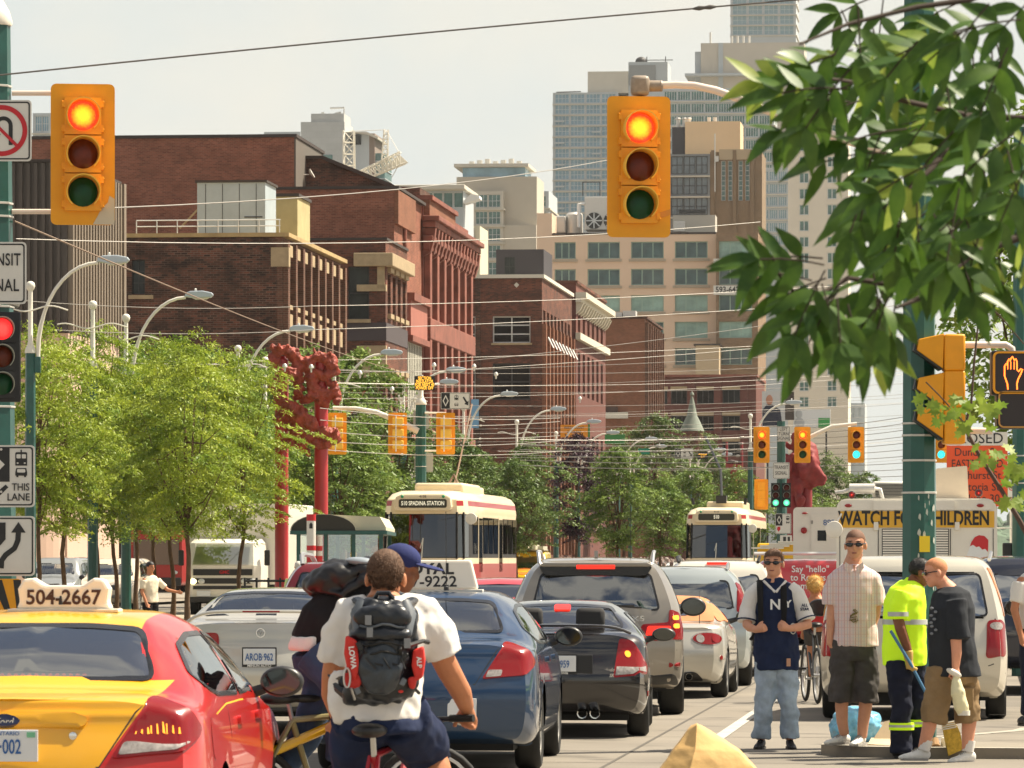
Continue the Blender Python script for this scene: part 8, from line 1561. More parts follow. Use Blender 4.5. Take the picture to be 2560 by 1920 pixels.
b=MB();rr=random.Random(2);pth=[(0,.08),(.03,.05),(-.02,.03),(-.03,-.01),(.02,.0),(.03,-.04),(-.01,-.06),(-.03,-.04)];b.tube([(x,0,z)for x,z in pth],.008,6);b.tube([(x+.012,0,z*.8+.02)for x,z in pth[::-1]],.005,6);o=b.build('shirt_print',mat('olive_print',rgb(120,105,60),.8),f.root);o.location=P(2130,1547,-.148)
b=MB();b.tube(f.pts((2112,1600),(2106,1660),(2102,1757)),[.115,.115,.108],14);b.tube(f.pts((2158,1600),(2164,1660),(2166,1757)),[.115,.115,.108],14);f.rings(b,[(2135,1598,56,.13,0),(2135,1650,56,.13,0)]);f.wear('shorts',b,C_GREY,disp=.022,dsc=8,seed=7)
f.shoe(P(2122,1862,.10),P(2062,1863,-.12),M_SHOEW);f.shoe(P(2160,1863,.10),P(2128,1865,-.18),M_SHOEW);b=MB();b.tube([P(2167,1573,-.06),P(2184,1578,-.03)],[.035,.035],14);b.build('wristwatch',M_STEEL,f.root);b=MB();b.lathe([(.02,0),(.018,.008)],14,T(*P(2172,1576,-.078))@RX);b.build('watch_face',M_BLACK,f.root)
# ---- street worker
f=Fig('street worker in hi-vis yellow shirt and navy trousers holding a broom stick and cup',2262,41.2);P=f.P
f.head(P(2303,1432,.02),R(92),R(14),1.0,P(2272,1470,.02));f.limb(f.pts((2240,1535,-.16),(2247,1572,-.19),(2262,1612,-.17),(2268,1632,-.16)),[.052,.048,.040,.034]);f.limb(f.pts((2290,1530,.12),(2306,1560,.16),(2308,1568,.05),(2304,1570,-.02)),[.046,.042,.036,.030]);f.hand(P(2306,1568,-.0),Vector((-.9,-.25,.05)),Vector((.1,-1,.0)),.75,1,-1)
f.core((.07,((2270,1470),(2264,1560),(2262,1660))),(.05,((2240,1535,-.16),(2254,1490,-.12),(2266,1490),(2276,1492,.12),(2290,1530,.12))));f.done(SK3);f.hair(H_BLK,-.03,.05,.004);f.tufts(H_BLK,1200,.014,-.03)
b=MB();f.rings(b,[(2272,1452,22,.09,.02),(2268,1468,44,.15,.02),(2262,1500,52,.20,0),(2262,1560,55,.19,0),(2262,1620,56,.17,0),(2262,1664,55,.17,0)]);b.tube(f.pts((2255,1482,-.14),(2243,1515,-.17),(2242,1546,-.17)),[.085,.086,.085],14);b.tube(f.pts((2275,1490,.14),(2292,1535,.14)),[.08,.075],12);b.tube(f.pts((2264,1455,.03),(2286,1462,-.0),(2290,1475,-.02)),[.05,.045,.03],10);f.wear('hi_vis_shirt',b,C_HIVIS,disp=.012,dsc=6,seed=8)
b=MB();f.rings(b,[(2262,1548,56.5,.195,0),(2262,1561,57,.195,0)],24);b.build('reflective_band',M_REFL,f.root);b=MB();b.tube([P(2242,1529,-.17),P(2242,1540,-.17)],.091,16);b.build('sleeve_band',M_REFL,f.root)
b=MB();b.tube(f.pts((2246,1650,-.07),(2250,1730,-.09),(2252,1800,-.08),(2250,1880,-.06)),[.115,.105,.098,.100],14);b.tube(f.pts((2285,1650,.06),(2292,1730,.09),(2296,1800,.11),(2288,1880,.12)),[.11,.10,.09,.09],14);f.wear('trousers',b,C_WNAVY,disp=.022,dsc=8,seed=9)
for x,y,m_,dz in((2252,1806,C_HIVIS,18),(2252,1811,M_REFL,6),(2295,1800,C_HIVIS,18),(2295,1805,M_REFL,6)):b=MB();b.tube([P(x,y,-.08 if x<2280 else .11),P(x,y+dz,-.08 if x<2280 else .11)],(.108 if m_==C_HIVIS else .110)-(0 if x<2280 else .008),16);b.build('trouser_band',m_,f.root)
f.shoe(P(2236,1895,-.06),P(2288,1897,-.12),M_SHOEB,M_BLACK);f.shoe(P(2276,1892,.12),P(2326,1893,.10),M_SHOEB,M_BLACK)
b=MB();b.tube(f.pts((2266,1626,-.16),(2268,1645,-.16)),[.045,.042],12);g_=MB();Fg=f.skin;f.hand(P(2268,1644,-.16),Vector((.12,-.05,-1)),Vector((.9,-.1,0)),.8,1.12,1,g_);g_.tube(f.pts((2265,1626,-.16),(2268,1648,-.16)),[.05,.04],12);f.wear('work_glove',g_,mat('glove_leather',rgb(206,170,96),.85,var=.1,vscale=12),.009,.003)
D_=f.D;br=thing('broom','broom with a blue stick and yellow bristles held by the street worker','broom',f.root.location);Q=f.P
b=MB();b.tube(f.pts((2221,1576,-.24),(2270,1655,-.20),(2312,1732,-.12),(2352,1808,-.05)),.014,8);b.build('stick',mat('blue_stick',rgb(80,130,170),.5),br);b=MB();b.loft([[Q(x,y,dy)for x,y,dy in r_]for r_ in(((2352,1806,-.10),(2384,1800,-.10),(2386,1802,.0),(2354,1808,.0)),((2358,1840,-.12),(2398,1832,-.12),(2400,1834,.02),(2360,1842,.02)),((2368,1888,-.14),(2404,1872,-.14),(2406,1874,.04),(2370,1890,.04)))]);b.build('bristles',mat('straw_yellow',rgb(196,160,60),.9,var=.3,vscale=30),br,smooth=0);b=MB();[b.tube(f.pts((2351,1808+k*5,-.115),(2388,1801+k*5,-.115)),.006,5)for k in range(4)];b.build('binding',M_CREAM,br)
cp=thing('paper_cup','white paper cup in the worker\'s far hand','cup',P(2296,1578,-.05)+f.root.location);b=MB();b.lathe([(.028,0),(.038,.10),(.034,.10),(.026,.008)],16,cap=False);b.build('cup',M_WHITE,cp)
# ---- man walking left with a bag
f=Fig('walking man in black T-shirt and khaki shorts carrying a cream bag',2370,40.4);P=f.P
f.head(P(2338,1432,.0),R(-84),R(8),1.04,P(2372,1478,.02));f.limb(f.pts((2384,1590,-.20),(2386,1630,-.20),(2384,1668,-.18)),[.050,.045,.033]);f.hand(P(2384,1666,-.18),Vector((.1,-.1,-1)),Vector((-.5,.8,0)),.9,1,1)
f.limb(f.pts((2330,1780,-.02),(2322,1820,.0),(2308,1872,.03)),[.066,.060,.043]);f.limb(f.pts((2428,1780,.08),(2424,1825,.1),(2420,1878,.1)),[.066,.060,.043]);f.limb(f.pts((2345,1560,.16),(2330,1570,.1)),[.045,.04]);f.core((.07,((2373,1478),(2376,1560),(2380,1670))),(.05,((2384,1592,-.2),(2386,1510,-.15),(2374,1500),(2368,1505,.14),(2345,1560,.16))),(.06,((2330,1785,-.02),(2350,1700),(2382,1670),(2408,1700,.05),(2428,1785,.08))));f.done(SK4);f.hair(mat('shaved_ginger',rgb(196,132,92),.8,var=.15,vscale=60),.01,.07,.0005);f.shades();f.features()
b=MB();f.rings(b,[(2376,1468,24,.10,.02),(2378,1482,46,.17,.01),(2378,1520,58,.21,0),(2376,1590,60,.20,0),(2382,1650,64,.18,0),(2388,1692,68,.18,0)]);b.tube(f.pts((2385,1500,-.16),(2390,1550,-.19),(2392,1596,-.20)),[.095,.092,.098],14);b.tube(f.pts((2368,1500,.16),(2350,1556,.17)),[.08,.08],12);b.prism([(x_,z_)for x_,z_ in((.1,.75),(.26,.73),(.18,1.15))],-.08,.08);f.wear('black_tee',b,C_TEE,disp=.013,dsc=5,seed=12)
b=MB();rr=random.Random(8);[b.ell(P(2330+rr.uniform(-8,5),1520+9*k,-.17),(.016,.01,.012),8,5)for k in range(8)];b.build('shirt_print',mat('grey_print',rgb(120,124,130),.8),f.root)
b=MB();b.tube(f.pts((2352,1670,-.02),(2344,1730,-.03),(2334,1806,-.01)),[.125,.118,.112],14);b.tube(f.pts((2405,1670,.05),(2416,1730,.08),(2424,1806,.1)),[.125,.12,.115],14);f.rings(b,[(2378,1665,58,.15,0),(2382,1712,60,.15,.02)]);f.wear('khaki_shorts',b,C_KHAKI,disp=.022,dsc=8,seed=13);b=MB();b.box(-.055,.055,-.02,.02,-.09,.09);o=b.build('cargo_pocket',C_KHAKI,f.root,bevel=.01);o.location=P(2416,1745,-.045)
f.shoe(P(2320,1903,.04),P(2252,1902,-.0),M_SHOEW,h=.10);f.shoe(P(2436,1910,.12),P(2376,1912,.04),M_SHOEW,h=.10)
for a_,c_ in(((2318,1850,.02),(2310,1876,.02)),((2426,1852,.1),(2422,1880,.1))):b=MB();b.tube(f.pts(a_,c_),[.052,.05],12);b.build('sock',C_WHT,f.root)
bag=thing('carrier_bag','cream cloth bag with a bottle hanging from the walking man\'s hand','bag',P(2392,1690,-.24)+f.root.location);q=lambda x,y,dy=-.24:P(x,y,dy)-P(2392,1690,-.24);b=MB();b.tube([q(2384,1678),q(2384,1700),q(2388,1730),q(2398,1768),q(2402,1784)],[.014,.04,.062,.060,.045],14);voxel(b,.01,'bag',mat('cream_plastic',rgb(226,218,176),.5,var=.06,vscale=8),bag,2,.008,14);b=MB();b.lathe([(.052,0),(.052,.04)],14,T(*q(2403,1786)));b.build('bottle_base',M_CREAM,bag);b=MB();b.ell(q(2378,1680,-.25),(.07,.03,.028),12,8,Matrix.Rotation(.45,3,'Y'));b.build('napkin',M_CREAM,bag)
tb=thing('rubbish_bag','light blue plastic rubbish bag lying on the kerb behind the men','bag',G(2142,42.6)+Vector((0,0,.09)));b=MB();b.ell((0,0,.14),(.24,.16,.17),18,12);b.ell((-.12,-.03,.10),(.13,.12,.11));b.ell((.12,.02,.12),(.12,.12,.13));voxel(b,.014,'bag',mat('blue_film',rgb(120,190,222),.22,coat=.5,var=.3,vscale=9),tb,1,.035,9)
cb=thing('cardboard_sheet','torn beige cardboard sheet propped beside the blue rubbish bag','cardboard',G(2208,41.9)+Vector((0,0,.09)));b=MB();b.add([(-.12,0,.0),(.10,-.08,-.1),(.12,.1,.22),(.02,.1,.20)],[(0,1,2,3)]);b.add([(-.14,-.1,.01),(.1,-.2,.0),(.12,.0,.05),(-.1,.05,.06)],[(0,1,2,3)]);o=b.build('sheet',mat('cardboard_pale',rgb(206,186,154),.9,var=.08,vscale=6),cb,smooth=0);sm=o.modifiers.new('s','SOLIDIFY');sm.thickness=.006
lt=thing('litter_heap','small heap of cups and paper swept by the broom','litter',G(2345,41.4));
for k in range(4):b=MB();b.lathe([(.03,0),(.042,.11)],10,T(-.1+k*.08,.05*(k%2),.13+.02*k)@Matrix.Rotation(1.2+k,4,'X'));b.build('cup',(M_CREAM,mat('brown_paper',rgb(150,118,84),.9))[k%2],lt)
# ---- bicycle maker (side-on, +y forward)
def bicycle(label,loc,rz,col,bar_w=.30,grip=None,lean=0,R_=.335,cat='bicycle',saddle_z=.93,bz=1.04):
 r=thing('bicycle',label,cat,loc,rz);r.rotation_euler=(0,lean,rz);fm=mat('bike_'+col[0],col[1],.35,coat=.5)
 A,B,BB,ST,HT=(0,-.42,R_),(0,.62,R_),(0,0,.29),(0,-.16,saddle_z-.12),(0,.42,.86)
 for c_,nm in((A,'rear'),(B,'front')):
  b=MB();b.loft([[Vector((cos(a2)*.022,c_[1]+(R_-.022+sin(a2)*.022)*cos(a),c_[2]+(R_-.022+sin(a2)*.022)*sin(a)))for a2 in[2*pi*j/8 for j in range(8)]]for a in[2*pi*k/28 for k in range(29)]],False);w_=b.build('wheel',M_RUBBER,r,smooth=60)
  b=MB();b.loft([[Vector((x,c_[1]+q*cos(a),c_[2]+q*sin(a)))for x,q in((-.012,R_-.045),(.012,R_-.045),(.012,R_-.062),(-.012,R_-.062))]for a in[2*pi*k/28 for k in range(29)]],False);b.build('rim',M_STEEL,w_,smooth=60)
  b=MB();[b.tube([(0,c_[1],c_[2]),(0,c_[1]+(R_-.05)*cos(2*pi*k/18),c_[2]+(R_-.05)*sin(2*pi*k/18))],.0016,4)for k in range(18)];b.lathe([(.025,-.05),(.025,.05)],10,T(*c_)@MY);b.build('spokes',M_STEEL,w_)
 b=MB();b.tube([BB,ST],.018,8);b.tube([ST,HT],.018,8);b.tube([BB,(0,.45,.76)],.02,8);b.tube([(0,.40,.92),(0,.46,.72)],.02,8)
 for sd in(1,-1):b.tube([(sd*.055,A[1],A[2]),(sd*.03,BB[1],BB[2])],.011,6);b.tube([(sd*.055,A[1],A[2]),(sd*.02,ST[1],ST[2])],.010,6);b.tube([(sd*.055,B[1],B[2]),(sd*.045,.50,.66),(0,.46,.72)],.014,6)
 b.build('frame',fm,r)
 b=MB();b.tube([ST,(0,-.18,saddle_z-.03)],.014,8);b.build('seat_post',M_STEEL,r);b=MB();b.ell((0,-.24,saddle_z),(.085,.12,.035));b.ell((0,-.10,saddle_z),(.03,.12,.025));voxel(b,.012,'saddle',M_BLACK,r,2)
 b=MB();b.tube([(-bar_w,.36,bz),(-.1,.44,bz-.01),(.1,.44,bz-.01),(bar_w,.36,bz)],.013,8);b.tube([(0,.44,bz-.01),(0,.41,.90)],.016,8);b.build('handlebar',M_BLACK,r)
 for sd in(1,-1):b=MB();b.tube([(sd*bar_w,.36,bz),(sd*(bar_w-.12),.385,bz-.003)],.018,8);b.build('grip',M_RUBBER,r);b=MB();b.tube([(sd*(bar_w-.13),.40,bz-.01),(sd*(bar_w-.06),.46,bz-.04)],.007,6);b.build('brake_lever',M_STEEL,r)
 b=MB();b.tube([(.09,0,.29),(.09,.12,.17)],.011,6);b.tube([(-.09,0,.29),(-.09,-.12,.41)],.011,6);b.lathe([(.09,.05),(.09,.056)],20,T(0,0,.29)@MY);b.tube([(-.09,0,.29),(.09,0,.29)],.016,8);b.build('crank',M_STEEL,r)
 for sd,y,z in((1,.12,.17),(-1,-.12,.41)):bx(r,'pedal',M_BLACK,min(sd*.10,sd*.19),max(sd*.10,sd*.19),y-.045,y+.045,z-.012,z+.012)
 return r
 # ---- cyclist with the black and red rucksack
D=22.2;bk=bicycle('bicycle with red frame parts ridden by the man with the black and red rucksack',G(956,D),-TH-R(7),('dark_red',rgb(170,30,40)),.35,bz=.97)
f=Fig('cyclist seen from behind in a white T-shirt and navy trousers',962,D);P=f.P
f.head(P(963,1446,.10),R(180),R(2),1.10,P(960,1508,.06))
f.limb(f.pts((838,1640,.12),(828,1690,.16),(822,1740,.24),(838,1800,.33)),[.054,.052,.046,.034]);f.limb(f.pts((1098,1630,.10),(1122,1680,.13),(1152,1735,.22),(1164,1772,.31)),[.058,.056,.050,.038])
f.hand(P(1164,1774,.31),Vector((.12,.55,-.55)),Vector((.0,.3,-1)),1.15,1.12,-1);f.hand(P(838,1800,.33),Vector((0,.35,-.8)),Vector((0,1,-.4)),1.05,1.08,1)
f.limb(f.pts((1075,1890,.25),(1092,1930,.22),(1078,2100,.05),(1068,2230,0)),[.075,.068,.06,.045]);f.limb(f.pts((905,1890,.2),(880,2050,.15),(895,2180,0)),[.08,.065,.045]);f.core((.08,((960,1505,.06),(964,1600,.02),(950,1780,-.06))),(.052,((838,1645,.12),(850,1580,.08),(890,1530,.05),(964,1520,.04),(1045,1530,.05),(1085,1580,.08),(1098,1632,.1))),(.07,((905,1895,.2),(905,1800),(955,1780,-.06),(1005,1800),(1075,1895,.25))));f.done(SK2,.008)
f.hair(H_BRN,-.055,.05,.004);f.tufts(H_BRN,2600,.012,-.06,wide=.0024,stand=.08)
b=MB();f.rings(b,[(960,1492,36,.075,.07),(962,1506,84,.10,.06),(966,1532,110,.12,.03),(966,1600,103,.13,.02),(960,1680,98,.13,-.02),(952,1760,98,.13,-.06),(948,1800,95,.13,-.08)]);b.tube(f.pts((925,1512,.06),(880,1535,.06),(848,1590,.08),(832,1655,.11)),[.065,.09,.088,.084],14);b.tube(f.pts((1000,1512,.06),(1052,1535,.06),(1090,1590,.08),(1110,1640,.10)),[.065,.094,.092,.088],14);b.tube(f.pts((870,1690,-.02),(860,1760,-.06),(848,1810,-.08)),[.09,.075,.03],10);f.wear('white_tee',b,C_WHT,disp=.018,dsc=8,seed=21)
b=MB();f.rings(b,[(952,1772,88,.115,-.06),(952,1800,98,.14,-.07),(955,1830,104,.16,-.06)]);b.tube(f.pts((905,1800,-.03),(888,1880,.12),(880,1990,.22),(892,2110,.1)),[.14,.125,.10,.085],14);b.tube(f.pts((1005,1790,-.03),(1045,1850,.15),(1062,1888,.28),(1070,1915,.28)),[.14,.13,.115,.105],14);f.wear('trousers',b,C_NAVY,disp=.02,dsc=6,seed=22)
f.shoe(P(892,2215,-.05),P(892,2215,.22),M_SHOEB,M_BLACK);f.shoe(P(1066,2250,-.05),P(1066,2250,.22),M_SHOEB,M_BLACK)
rk=thing('rucksack','black rucksack with red side pockets on the cyclist in white','rucksack',f.root.location,0);C_RK=mat('rucksack_nylon',rgb(30,34,40),.34,var=.5,vscale=7,bump=.4,bscale=22,dist=.01,spec=.5);C_RKR=mat('red_nylon',rgb(206,44,34),.6,var=.15,vscale=9)
b=MB();f.rings(b,[(962,1498,56,.05,-.11),(962,1522,80,.09,-.16),(960,1570,90,.11,-.20),(958,1640,90,.12,-.22),(955,1700,92,.11,-.21),(950,1745,84,.08,-.17),(950,1764,60,.05,-.13)]);voxel(b,.012,'main_bag',C_RK,rk,1,.032,10)
b=MB();b.ell(P(960,1540,-.27),(.14,.06,.06));b.ell(P(958,1585,-.29),(.145,.05,.038));voxel(b,.011,'top_pocket',C_RK,rk,2,.012,12);b=MB();b.ell(P(955,1668,-.31),(.11,.05,.125));voxel(b,.011,'front_pocket',mat('rucksack_slate',rgb(50,57,64),.3,var=.45,vscale=8,bump=.4,bscale=20,dist=.01),rk,2,.016,10)
for x0,pts in((890,[(870,1585),(898,1598),(904,1660),(896,1700),(876,1680),(866,1630)]),(1050,[(1036,1622),(1062,1612),(1066,1650),(1060,1690),(1042,1700),(1032,1660)]),(880,[(862,1680),(900,1675),(912,1700),(900,1718),(866,1712)]),(1040,[(1022,1690),(1048,1685),(1040,1720),(1026,1716)])):
 q=[P(x,y,0)for x,y in pts];b=MB();b.prism([(v.x,v.z)for v in q],-.335 if x0==890 else-.32,-.20);b.build('red_pocket',C_RKR,rk,smooth=0,bevel=.012)
text('LOWA',.034,P(887,1640,-.345),M_TXT,rk,bold=.001).rotation_euler=(0,pi/2*.92,0);text('ALP',.03,P(1051,1652,-.325),M_TXT,rk,bold=.001).rotation_euler=(0,pi/2*.95,0)
for x,sg in((908,1),(1018,-1)):b=MB();b.tube(f.pts((x+sg*8,1512,-.12),(x-sg*12,1500,-.03),(x-sg*8,1515,.08)),[.028,.032,.03],8,sq=.5);b.build('shoulder_strap',C_RK,rk)
b=MB();b.tube(f.pts((905,1745,-.17),(860,1700,-.10),(828,1690,-.02),(850,1720,-.09),(880,1742,-.15)),[.03,.028,.02,.026,.03],8);b.build('waist_belt',C_RK,rk)
for x,y0,y1,dy in((922,1520,1735,-.335),(1006,1520,1720,-.33)):b=MB();b.tube(f.pts((x,y0,-.22),(x-2,(y0+y1)/2,dy),(x,y1,-.25)),.009,6,sq=.5);b.build('webbing',M_BLACK,rk)
b=MB();b.tube([P(874+8*cos(a),1690+24*sin(a),-.34)for a in[2*pi*k/14 for k in range(15)]],.005,6);b.tube(f.pts((884,1716,-.34),(892,1744,-.30)),.006,6);b.build('carabiner',M_STEEL,rk);
for x,y in((926,1548),(1022,1605),(930,1578)):b=MB();b.box(-.014,.014,-.01,.01,-.022,.022,T(*P(x,y,-.34)));b.build('buckle',mat('buckle_grey',(.22,.23,.24),.4),rk)
b=MB();[b.tube(f.pts((920+k*22,1640+(k%2)*14,-.355),(945+k*18,1668-(k%2)*10,-.36)),.004,5)for k in range(5)];b.build('shock_cord',M_BLACK,rk)
C_GP=mat('grey_webbing',rgb(96,102,108),.5,var=.2,vscale=10)
for P_ in(((905,1500),(893,1530),(896,1580)),((1018,1500),(1030,1530),(1026,1585))):b=MB();b.tube([P(x,y,-.215-.0009*(y-1500))for x,y in P_],[.022,.03,.014],8,sq=.4);b.build('grey_panel',C_GP,rk)
for y,x0,x1,dy in((1562,905,1016,-.325),(1606,900,1022,-.335),(1628,912,1006,-.345)):b=MB();b.tube([P(x0+(x1-x0)*k/6,y+5*sin(k*1.4),dy+.03*((k-3)/3)**2)for k in range(7)],.006,6);b.build('zip',M_BLACK if y!=1562 else C_GP,rk)
for x,y,h in((905,1612,22),(1014,1640,26),(1012,1700,18),(900,1722,16)):b=MB();b.box(-.012,.012,-.012,.0,-h/1080,h/1080);o=b.build('strap_end',M_BLACK if y<1650 else C_GP,rk,bevel=.003);o.location=P(x,y,-.34);o.rotation_euler=(0,.5 if x>960 else-.4,0)
for x,y in((940,1716),(966,1722),(1006,1724)):b=MB();b.ell(P(x,y,-.318),(.012,.006,.007),8,5);b.build('red_tab',C_RKR,rk)
b=MB();b.tube(f.pts((940,1496,-.15),(948,1482,-.17),(974,1482,-.17),(984,1496,-.15)),.012,8);b.build('grab_loop',C_RK,rk)
b=MB();b.tube(f.pts((1020,1612,-.33),(1060,1600,-.22),(1072,1604,-.18)),[.012,.01,.012],6);b.tube(f.pts((1012,1690,-.32),(1050,1730,-.2)),.008,6);b.build('side_straps',M_BLACK,rk)
# ---- second cyclist, black top and blue cap, crossing to t
D=27;bk2=bicycle('bicycle with a yellow and grey frame under the cyclist in black',G(800,D),-pi/2+R(14),('grey_yellow',rgb(150,140,96)),.28);s_=F/D
b=MB();b.tube([(0,-.30,.62),(0,.22,.84)],.028,8);b.build('yellow_tube',mat('bike_yellow',rgb(236,186,20),.35,coat=.5),bk2)
f=Fig('cyclist in black top, jeans and blue cap leaning forward to the right',850,D);P=f.P
f.head(P(1002,1425,.05),R(80),R(14),1.1,P(935,1480,.08));f.limb(f.pts((940,1540,-.1),(975,1640,-.05),(1000,1740,0)),[.05,.044,.034]);f.hand(P(1000,1738,0),Vector((.4,0,-.9)),Vector((-.9,0,-.4)),1.0,1.05,1);f.core((.07,((930,1475,.05),(870,1500,.02),(795,1610))),(.045,((930,1478,.05),(930,1510,-.08),(942,1545,-.1))));f.done(SK3,.010)
b=MB();c=f.hc;M=f.hM
for j in range(1):b.ell(c+M@Vector((0,.01,.065)),(.092,.11,.085),18,10,M.to_3x3());b.ell(c+M@Vector((0,-.15,.055)),(.07,.09,.012),14,6,M.to_3x3())
b.build('blue_cap',cloth('cap_blue',rgb(44,52,98),.12),f.root)
b=MB();b.tube(f.pts((790,1620,0),(820,1560,0),(870,1500,.02),(930,1475,.05)),[.155,.165,.16,.10],16,sq=1);b.tube(f.pts((900,1500,-.14),(945,1560,-.12),(955,1600,-.1)),[.08,.065,.055],12);f.wear('black_top',b,C_BLACK,disp=.015,dsc=5,seed=31)
b=MB();b.ell(P(838,1445,-.02),(.20,.15,.10),16,10,Matrix.Rotation(-.25,3,'Y'));b.ell(P(915,1425,-.02),(.13,.12,.07),14,8);b.tube(f.pts((800,1470,-.1),(860,1490,-.16),(930,1440,-.14)),.03,8);rk2=thing('backpack','black backpack high on the back of the cyclist in the blue cap','rucksack',f.root.location);voxel(b,.014,'bag',mat('black_nylon',rgb(26,26,28),.4,var=.3,vscale=8,bump=.4,bscale=16,dist=.012),rk2,2,.03,7);b=MB();b.ell(P(905,1404,-.10),(.09,.05,.025),12,8,Matrix.Rotation(.1,3,'Y'));b.build('grey_flap',mat('pale_nylon',rgb(140,150,158),.35),rk2)
b=MB();f.rings(b,[(778,1590,48,.17,0),(772,1612,50,.172,0),(768,1626,46,.17,0)]);f.wear('white_hem',b,C_WHT,disp=.01,seed=33)
b=MB();b.tube(f.pts((785,1630,-.08),(850,1700,-.12),(880,1745,-.12),(850,1840,-.12),(845,1900,-.1)),[.125,.115,.095,.08,.075],14);b.tube(f.pts((785,1630,.08),(800,1720,.1),(770,1830,.1),(720,1900,.1),(700,1960,.08)),[.125,.11,.085,.075,.07],14);f.wear('jeans',b,C_DJEAN,disp=.018,dsc=6,seed=34)
f.shoe(P(830,1950,-.1),P(900,1955,-.1),M_SHOEB,M_BLACK);f.shoe(P(690,2010,.08),P(765,2010,.08),M_SHOEB,M_BLACK)
# ---- smaller figures
def walker(label,px,D,top,skin_m,shirt,legs,hair,face=0,H=1.72,arm=None,z0=0,skirt=False,seat=False,group=None):
 f=Fig(label,px,D,face,group);k=H/1.75;b=f.skin;V=lambda x,y,z:Vector((x*k,y*k,z*k+z0))
 f.head(V(0,0,1.62),0,0,k,V(0,.01,1.42))
 arms=arm or(((-.20,0,1.36),(-.26,0,1.10),(-.24,-.08,.86)),((.20,0,1.36),(.26,0,1.10),(.24,-.08,.86)))
 for a in arms:f.limb([V(*q)for q in a],[.045*k,.04*k,.03*k]);f.hand(V(*a[2]),(V(*a[2])-V(*a[1])),Vector((0,-1,-.2)),.4,k)
 for sd in(1,-1):f.limb([V(sd*.10,0,.5),V(sd*.11,.05*sd,.06)],[.055*k,.04*k]);f.shoe(V(sd*.11,.12,0),V(sd*.13,-.14,0),M_SHOEB,M_BLACK)
 f.skin.tube([V(0,0,1.45),V(0,0,1.2),V(0,0,.9)],.07*k,8);f.skin.tube([V(*arms[0][0]),V(0,0,1.38),V(*arms[1][0])],.05*k,8);f.skin.tube([V(-.10,0,.52),V(-.08,0,.85),V(.08,0,.85),V(.10,0,.52)],.06*k,8)
 f.done(skin_m,.012);f.hair(hair,-.02,.055);f.eyes();f.features()
 b=MB();n=14
 b.loft([[V(rx*cos(2*pi*i/n),ry*sin(2*pi*i/n),z)for i in range(n)]for z,rx,ry in((1.47,.07,.07),(1.43,.16,.10),(1.34,.21,.13),(1.1,.18,.13),(.9,.19,.14))])
 for a in arms:b.tube([V(*a[0]),V(*a[0]).lerp(V(*a[1]),.75)],[.075*k,.065*k],10)
 f.wear('shirt',b,shirt,.016,.012,6);b=MB()
 for sd in(1,-1):b.tube([V(sd*.09,0,.92),V(sd*.10,-.02,.5),V(sd*.11,.03*sd,.1)],[.11*k,.085*k,.075*k],10)
 f.wear('trousers',b,legs,.016,.012,6);return f
walker('man in a cream short sleeved shirt stretching his arm right, behind the slim trunks',376,93,0,SK2,C_CREAM,C_BLACK,H_BLK,R(50),1.66,(((-.20,0,1.36),(-.24,0,1.12),(-.22,-.1,.9)),((.20,0,1.36),(.34,-.16,1.16),(.44,-.32,1.12))))
walker('white haired person in a pale green top beside the red posts',746,98,0,SK1,cloth('pale_green',rgb(196,218,150),.06),C_WNAVY,H_GRY,R(180),1.66)
walker('person with a yellow cap waiting in the streetcar shelter',884,121,0,SK2,C_NAVY,C_WNAVY,mat('yellow_cap',rgb(240,190,30),.7),R(160),1.9);walker('dark haired person standing left of the yellow cap in the shelter',848,122,0,SK3,C_DJEAN,C_BLACK,H_BLK,0,1.68);walker('person with reddish shirt left of the dark haired one by the shelter',826,122,0,SK1,cloth('rust_shirt',rgb(150,70,50)),C_BLACK,H_BRN,R(20),1.6);walker('person in a white top at the right end of the shelter',935,123,0,SK2,C_WHT,C_DJEAN,H_BRN,R(90),1.78,z0=.35)
walker('man in a white T-shirt cut off by the right edge of the picture',2592,46.5,0,SK2,C_WHT,C_WNAVY,H_BRN,R(30),1.8,z0=.09)
bk3=bicycle('dark bicycle of the blonde woman beyond the baseball fan',G(2032,57),R(10)-TH,('black',(.02,.02,.02)),.26)
f=Fig('blonde woman with bare shoulders riding a bicycle away, beyond the two men',2036,57.2);P=f.P
f.head(P(2037,1466),R(180),0,1.0,P(2040,1498));f.rings(f.skin,[(2040,1492,10,.06,0),(2042,1500,34,.09,0),(2044,1522,34,.10,0)]);f.limb(f.pts((2014,1508),(2008,1545,.05),(2012,1580,.25)),[.042,.038,.03]);f.limb(f.pts((2070,1508),(2076,1545,.05),(2070,1580,.25)),[.042,.038,.03]);f.limb(f.pts((2030,1600,.15),(2030,1640,.1),(2030,1690,0)),[.06,.05,.04]);f.limb(f.pts((2062,1600,.15),(2062,1640,.1),(2062,1680,0)),[.06,.05,.04]);f.hand(P(2012,1580,.25),Vector((0,.6,-.6)),Vector((0,.5,-1)),.9,.95);f.hand(P(2070,1580,.25),Vector((0,.6,-.6)),Vector((0,.5,-1)),.9,.95);f.core((.07,((2042,1500),(2044,1560),(2044,1580))),(.04,((2014,1510),(2042,1502),(2070,1510))),(.05,((2030,1605,.15),(2036,1570),(2052,1570),(2062,1605,.15))));f.done(SK2,.010);f.hair(H_BLD,-.07,.05,.012);f.tufts(H_BLD,900,.05,-.08,wide=.003)
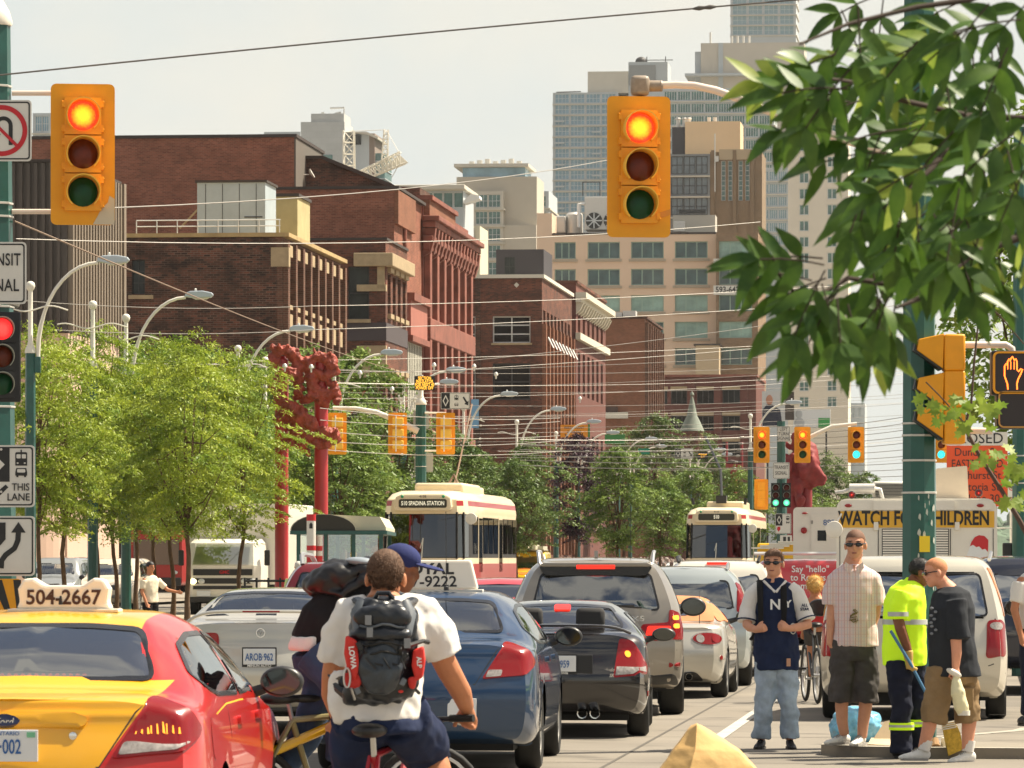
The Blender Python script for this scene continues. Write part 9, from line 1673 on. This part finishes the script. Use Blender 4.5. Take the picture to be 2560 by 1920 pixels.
b=MB();b.ell(P(2040,1460,.09*-1),(.05,.05,.05));b.build('hair_knot',H_BLD,f.root);b=MB();f.rings(b,[(2044,1518,35,.105,0),(2044,1545,33,.10,0),(2044,1568,32,.11,0)]);f.wear('red_top',b,cloth('red_top',rgb(180,50,50)),.012);b=MB();b.tube(f.pts((2032,1570),(2030,1605,.15)),[.12,.09],12);b.tube(f.pts((2056,1570),(2062,1605,.15)),[.12,.09],12);f.wear('shorts',b,C_GREY,.012)
# ---- brown paper bag in the near foreground
D=20;pb=thing('paper_bag','tall brown paper bag with a crumpled peaked top, cut by the bottom edge','bag',G(1768,D));s_=F/D;q=lambda x,y,dy:Vector(((x-1768)/s_,dy,CZ+(HY-y)/s_))
rg=[[Vector((x,y,z))for x,y in((-.21,.17),(-.235,-.12),(-.06,-.19),(.22,-.15),(.24,.17))]for z in(0,)]+[[q(1644,1940,.17),q(1632,1945,-.12),q(1716,1935,-.19),q(1900,1935,-.15),q(1905,1935,.17)],[q(1690,1868,.10),q(1682,1872,-.08),q(1735,1868,-.13),q(1845,1878,-.10),q(1850,1876,.12)],[q(1722,1822,.03),q(1718,1824,-.03),q(1741,1812,-.06),q(1772,1828,-.03),q(1776,1826,.04)],[q(1730,1812,.0),q(1728,1813,-.01),q(1741,1808,-.03),q(1750,1813,-.01),q(1752,1812,.01)]]
b=MB();b.loft(rg);o=b.build('bag',mat('kraft_paper',rgb(212,172,110),.8,var=.08,vscale=7,bump=.3,bscale=12),pb,smooth=25);sd=o.modifiers.new('s','SUBSURF');sd.subdivision_type='SIMPLE';sd.levels=sd.render_levels=4;dt=bpy.data.textures.new('creases','CLOUDS');dt.noise_scale=.16;dm=o.modifiers.new('d','DISPLACE');dm.texture=dt;dm.strength=.02
# ---- city haze: one box of thin even air round everything
hb_=MB().box(-700,1400,-40,2600,-1.2,260).build('haze',None,smooth=0);hb_['kind']='stuff';hm_=bpy.data.materials.new('haze_air');hm_.use_nodes=True;t=hm_.node_tree;t.nodes.remove(t.nodes['Principled BSDF']);pv=t.nodes.new('ShaderNodeVolumePrincipled');pv.inputs['Color'].default_value=(1,.985,.94,1);pv.inputs['Density'].default_value=0.00005;pv.inputs['Anisotropy'].default_value=.3
t.links.new(pv.outputs[0],t.nodes['Material Output'].inputs['Volume']);hb_.data.materials.append(hm_)
bpy.data.batch_remove(TRASH);bpy.data.scenes.remove(BENCH)
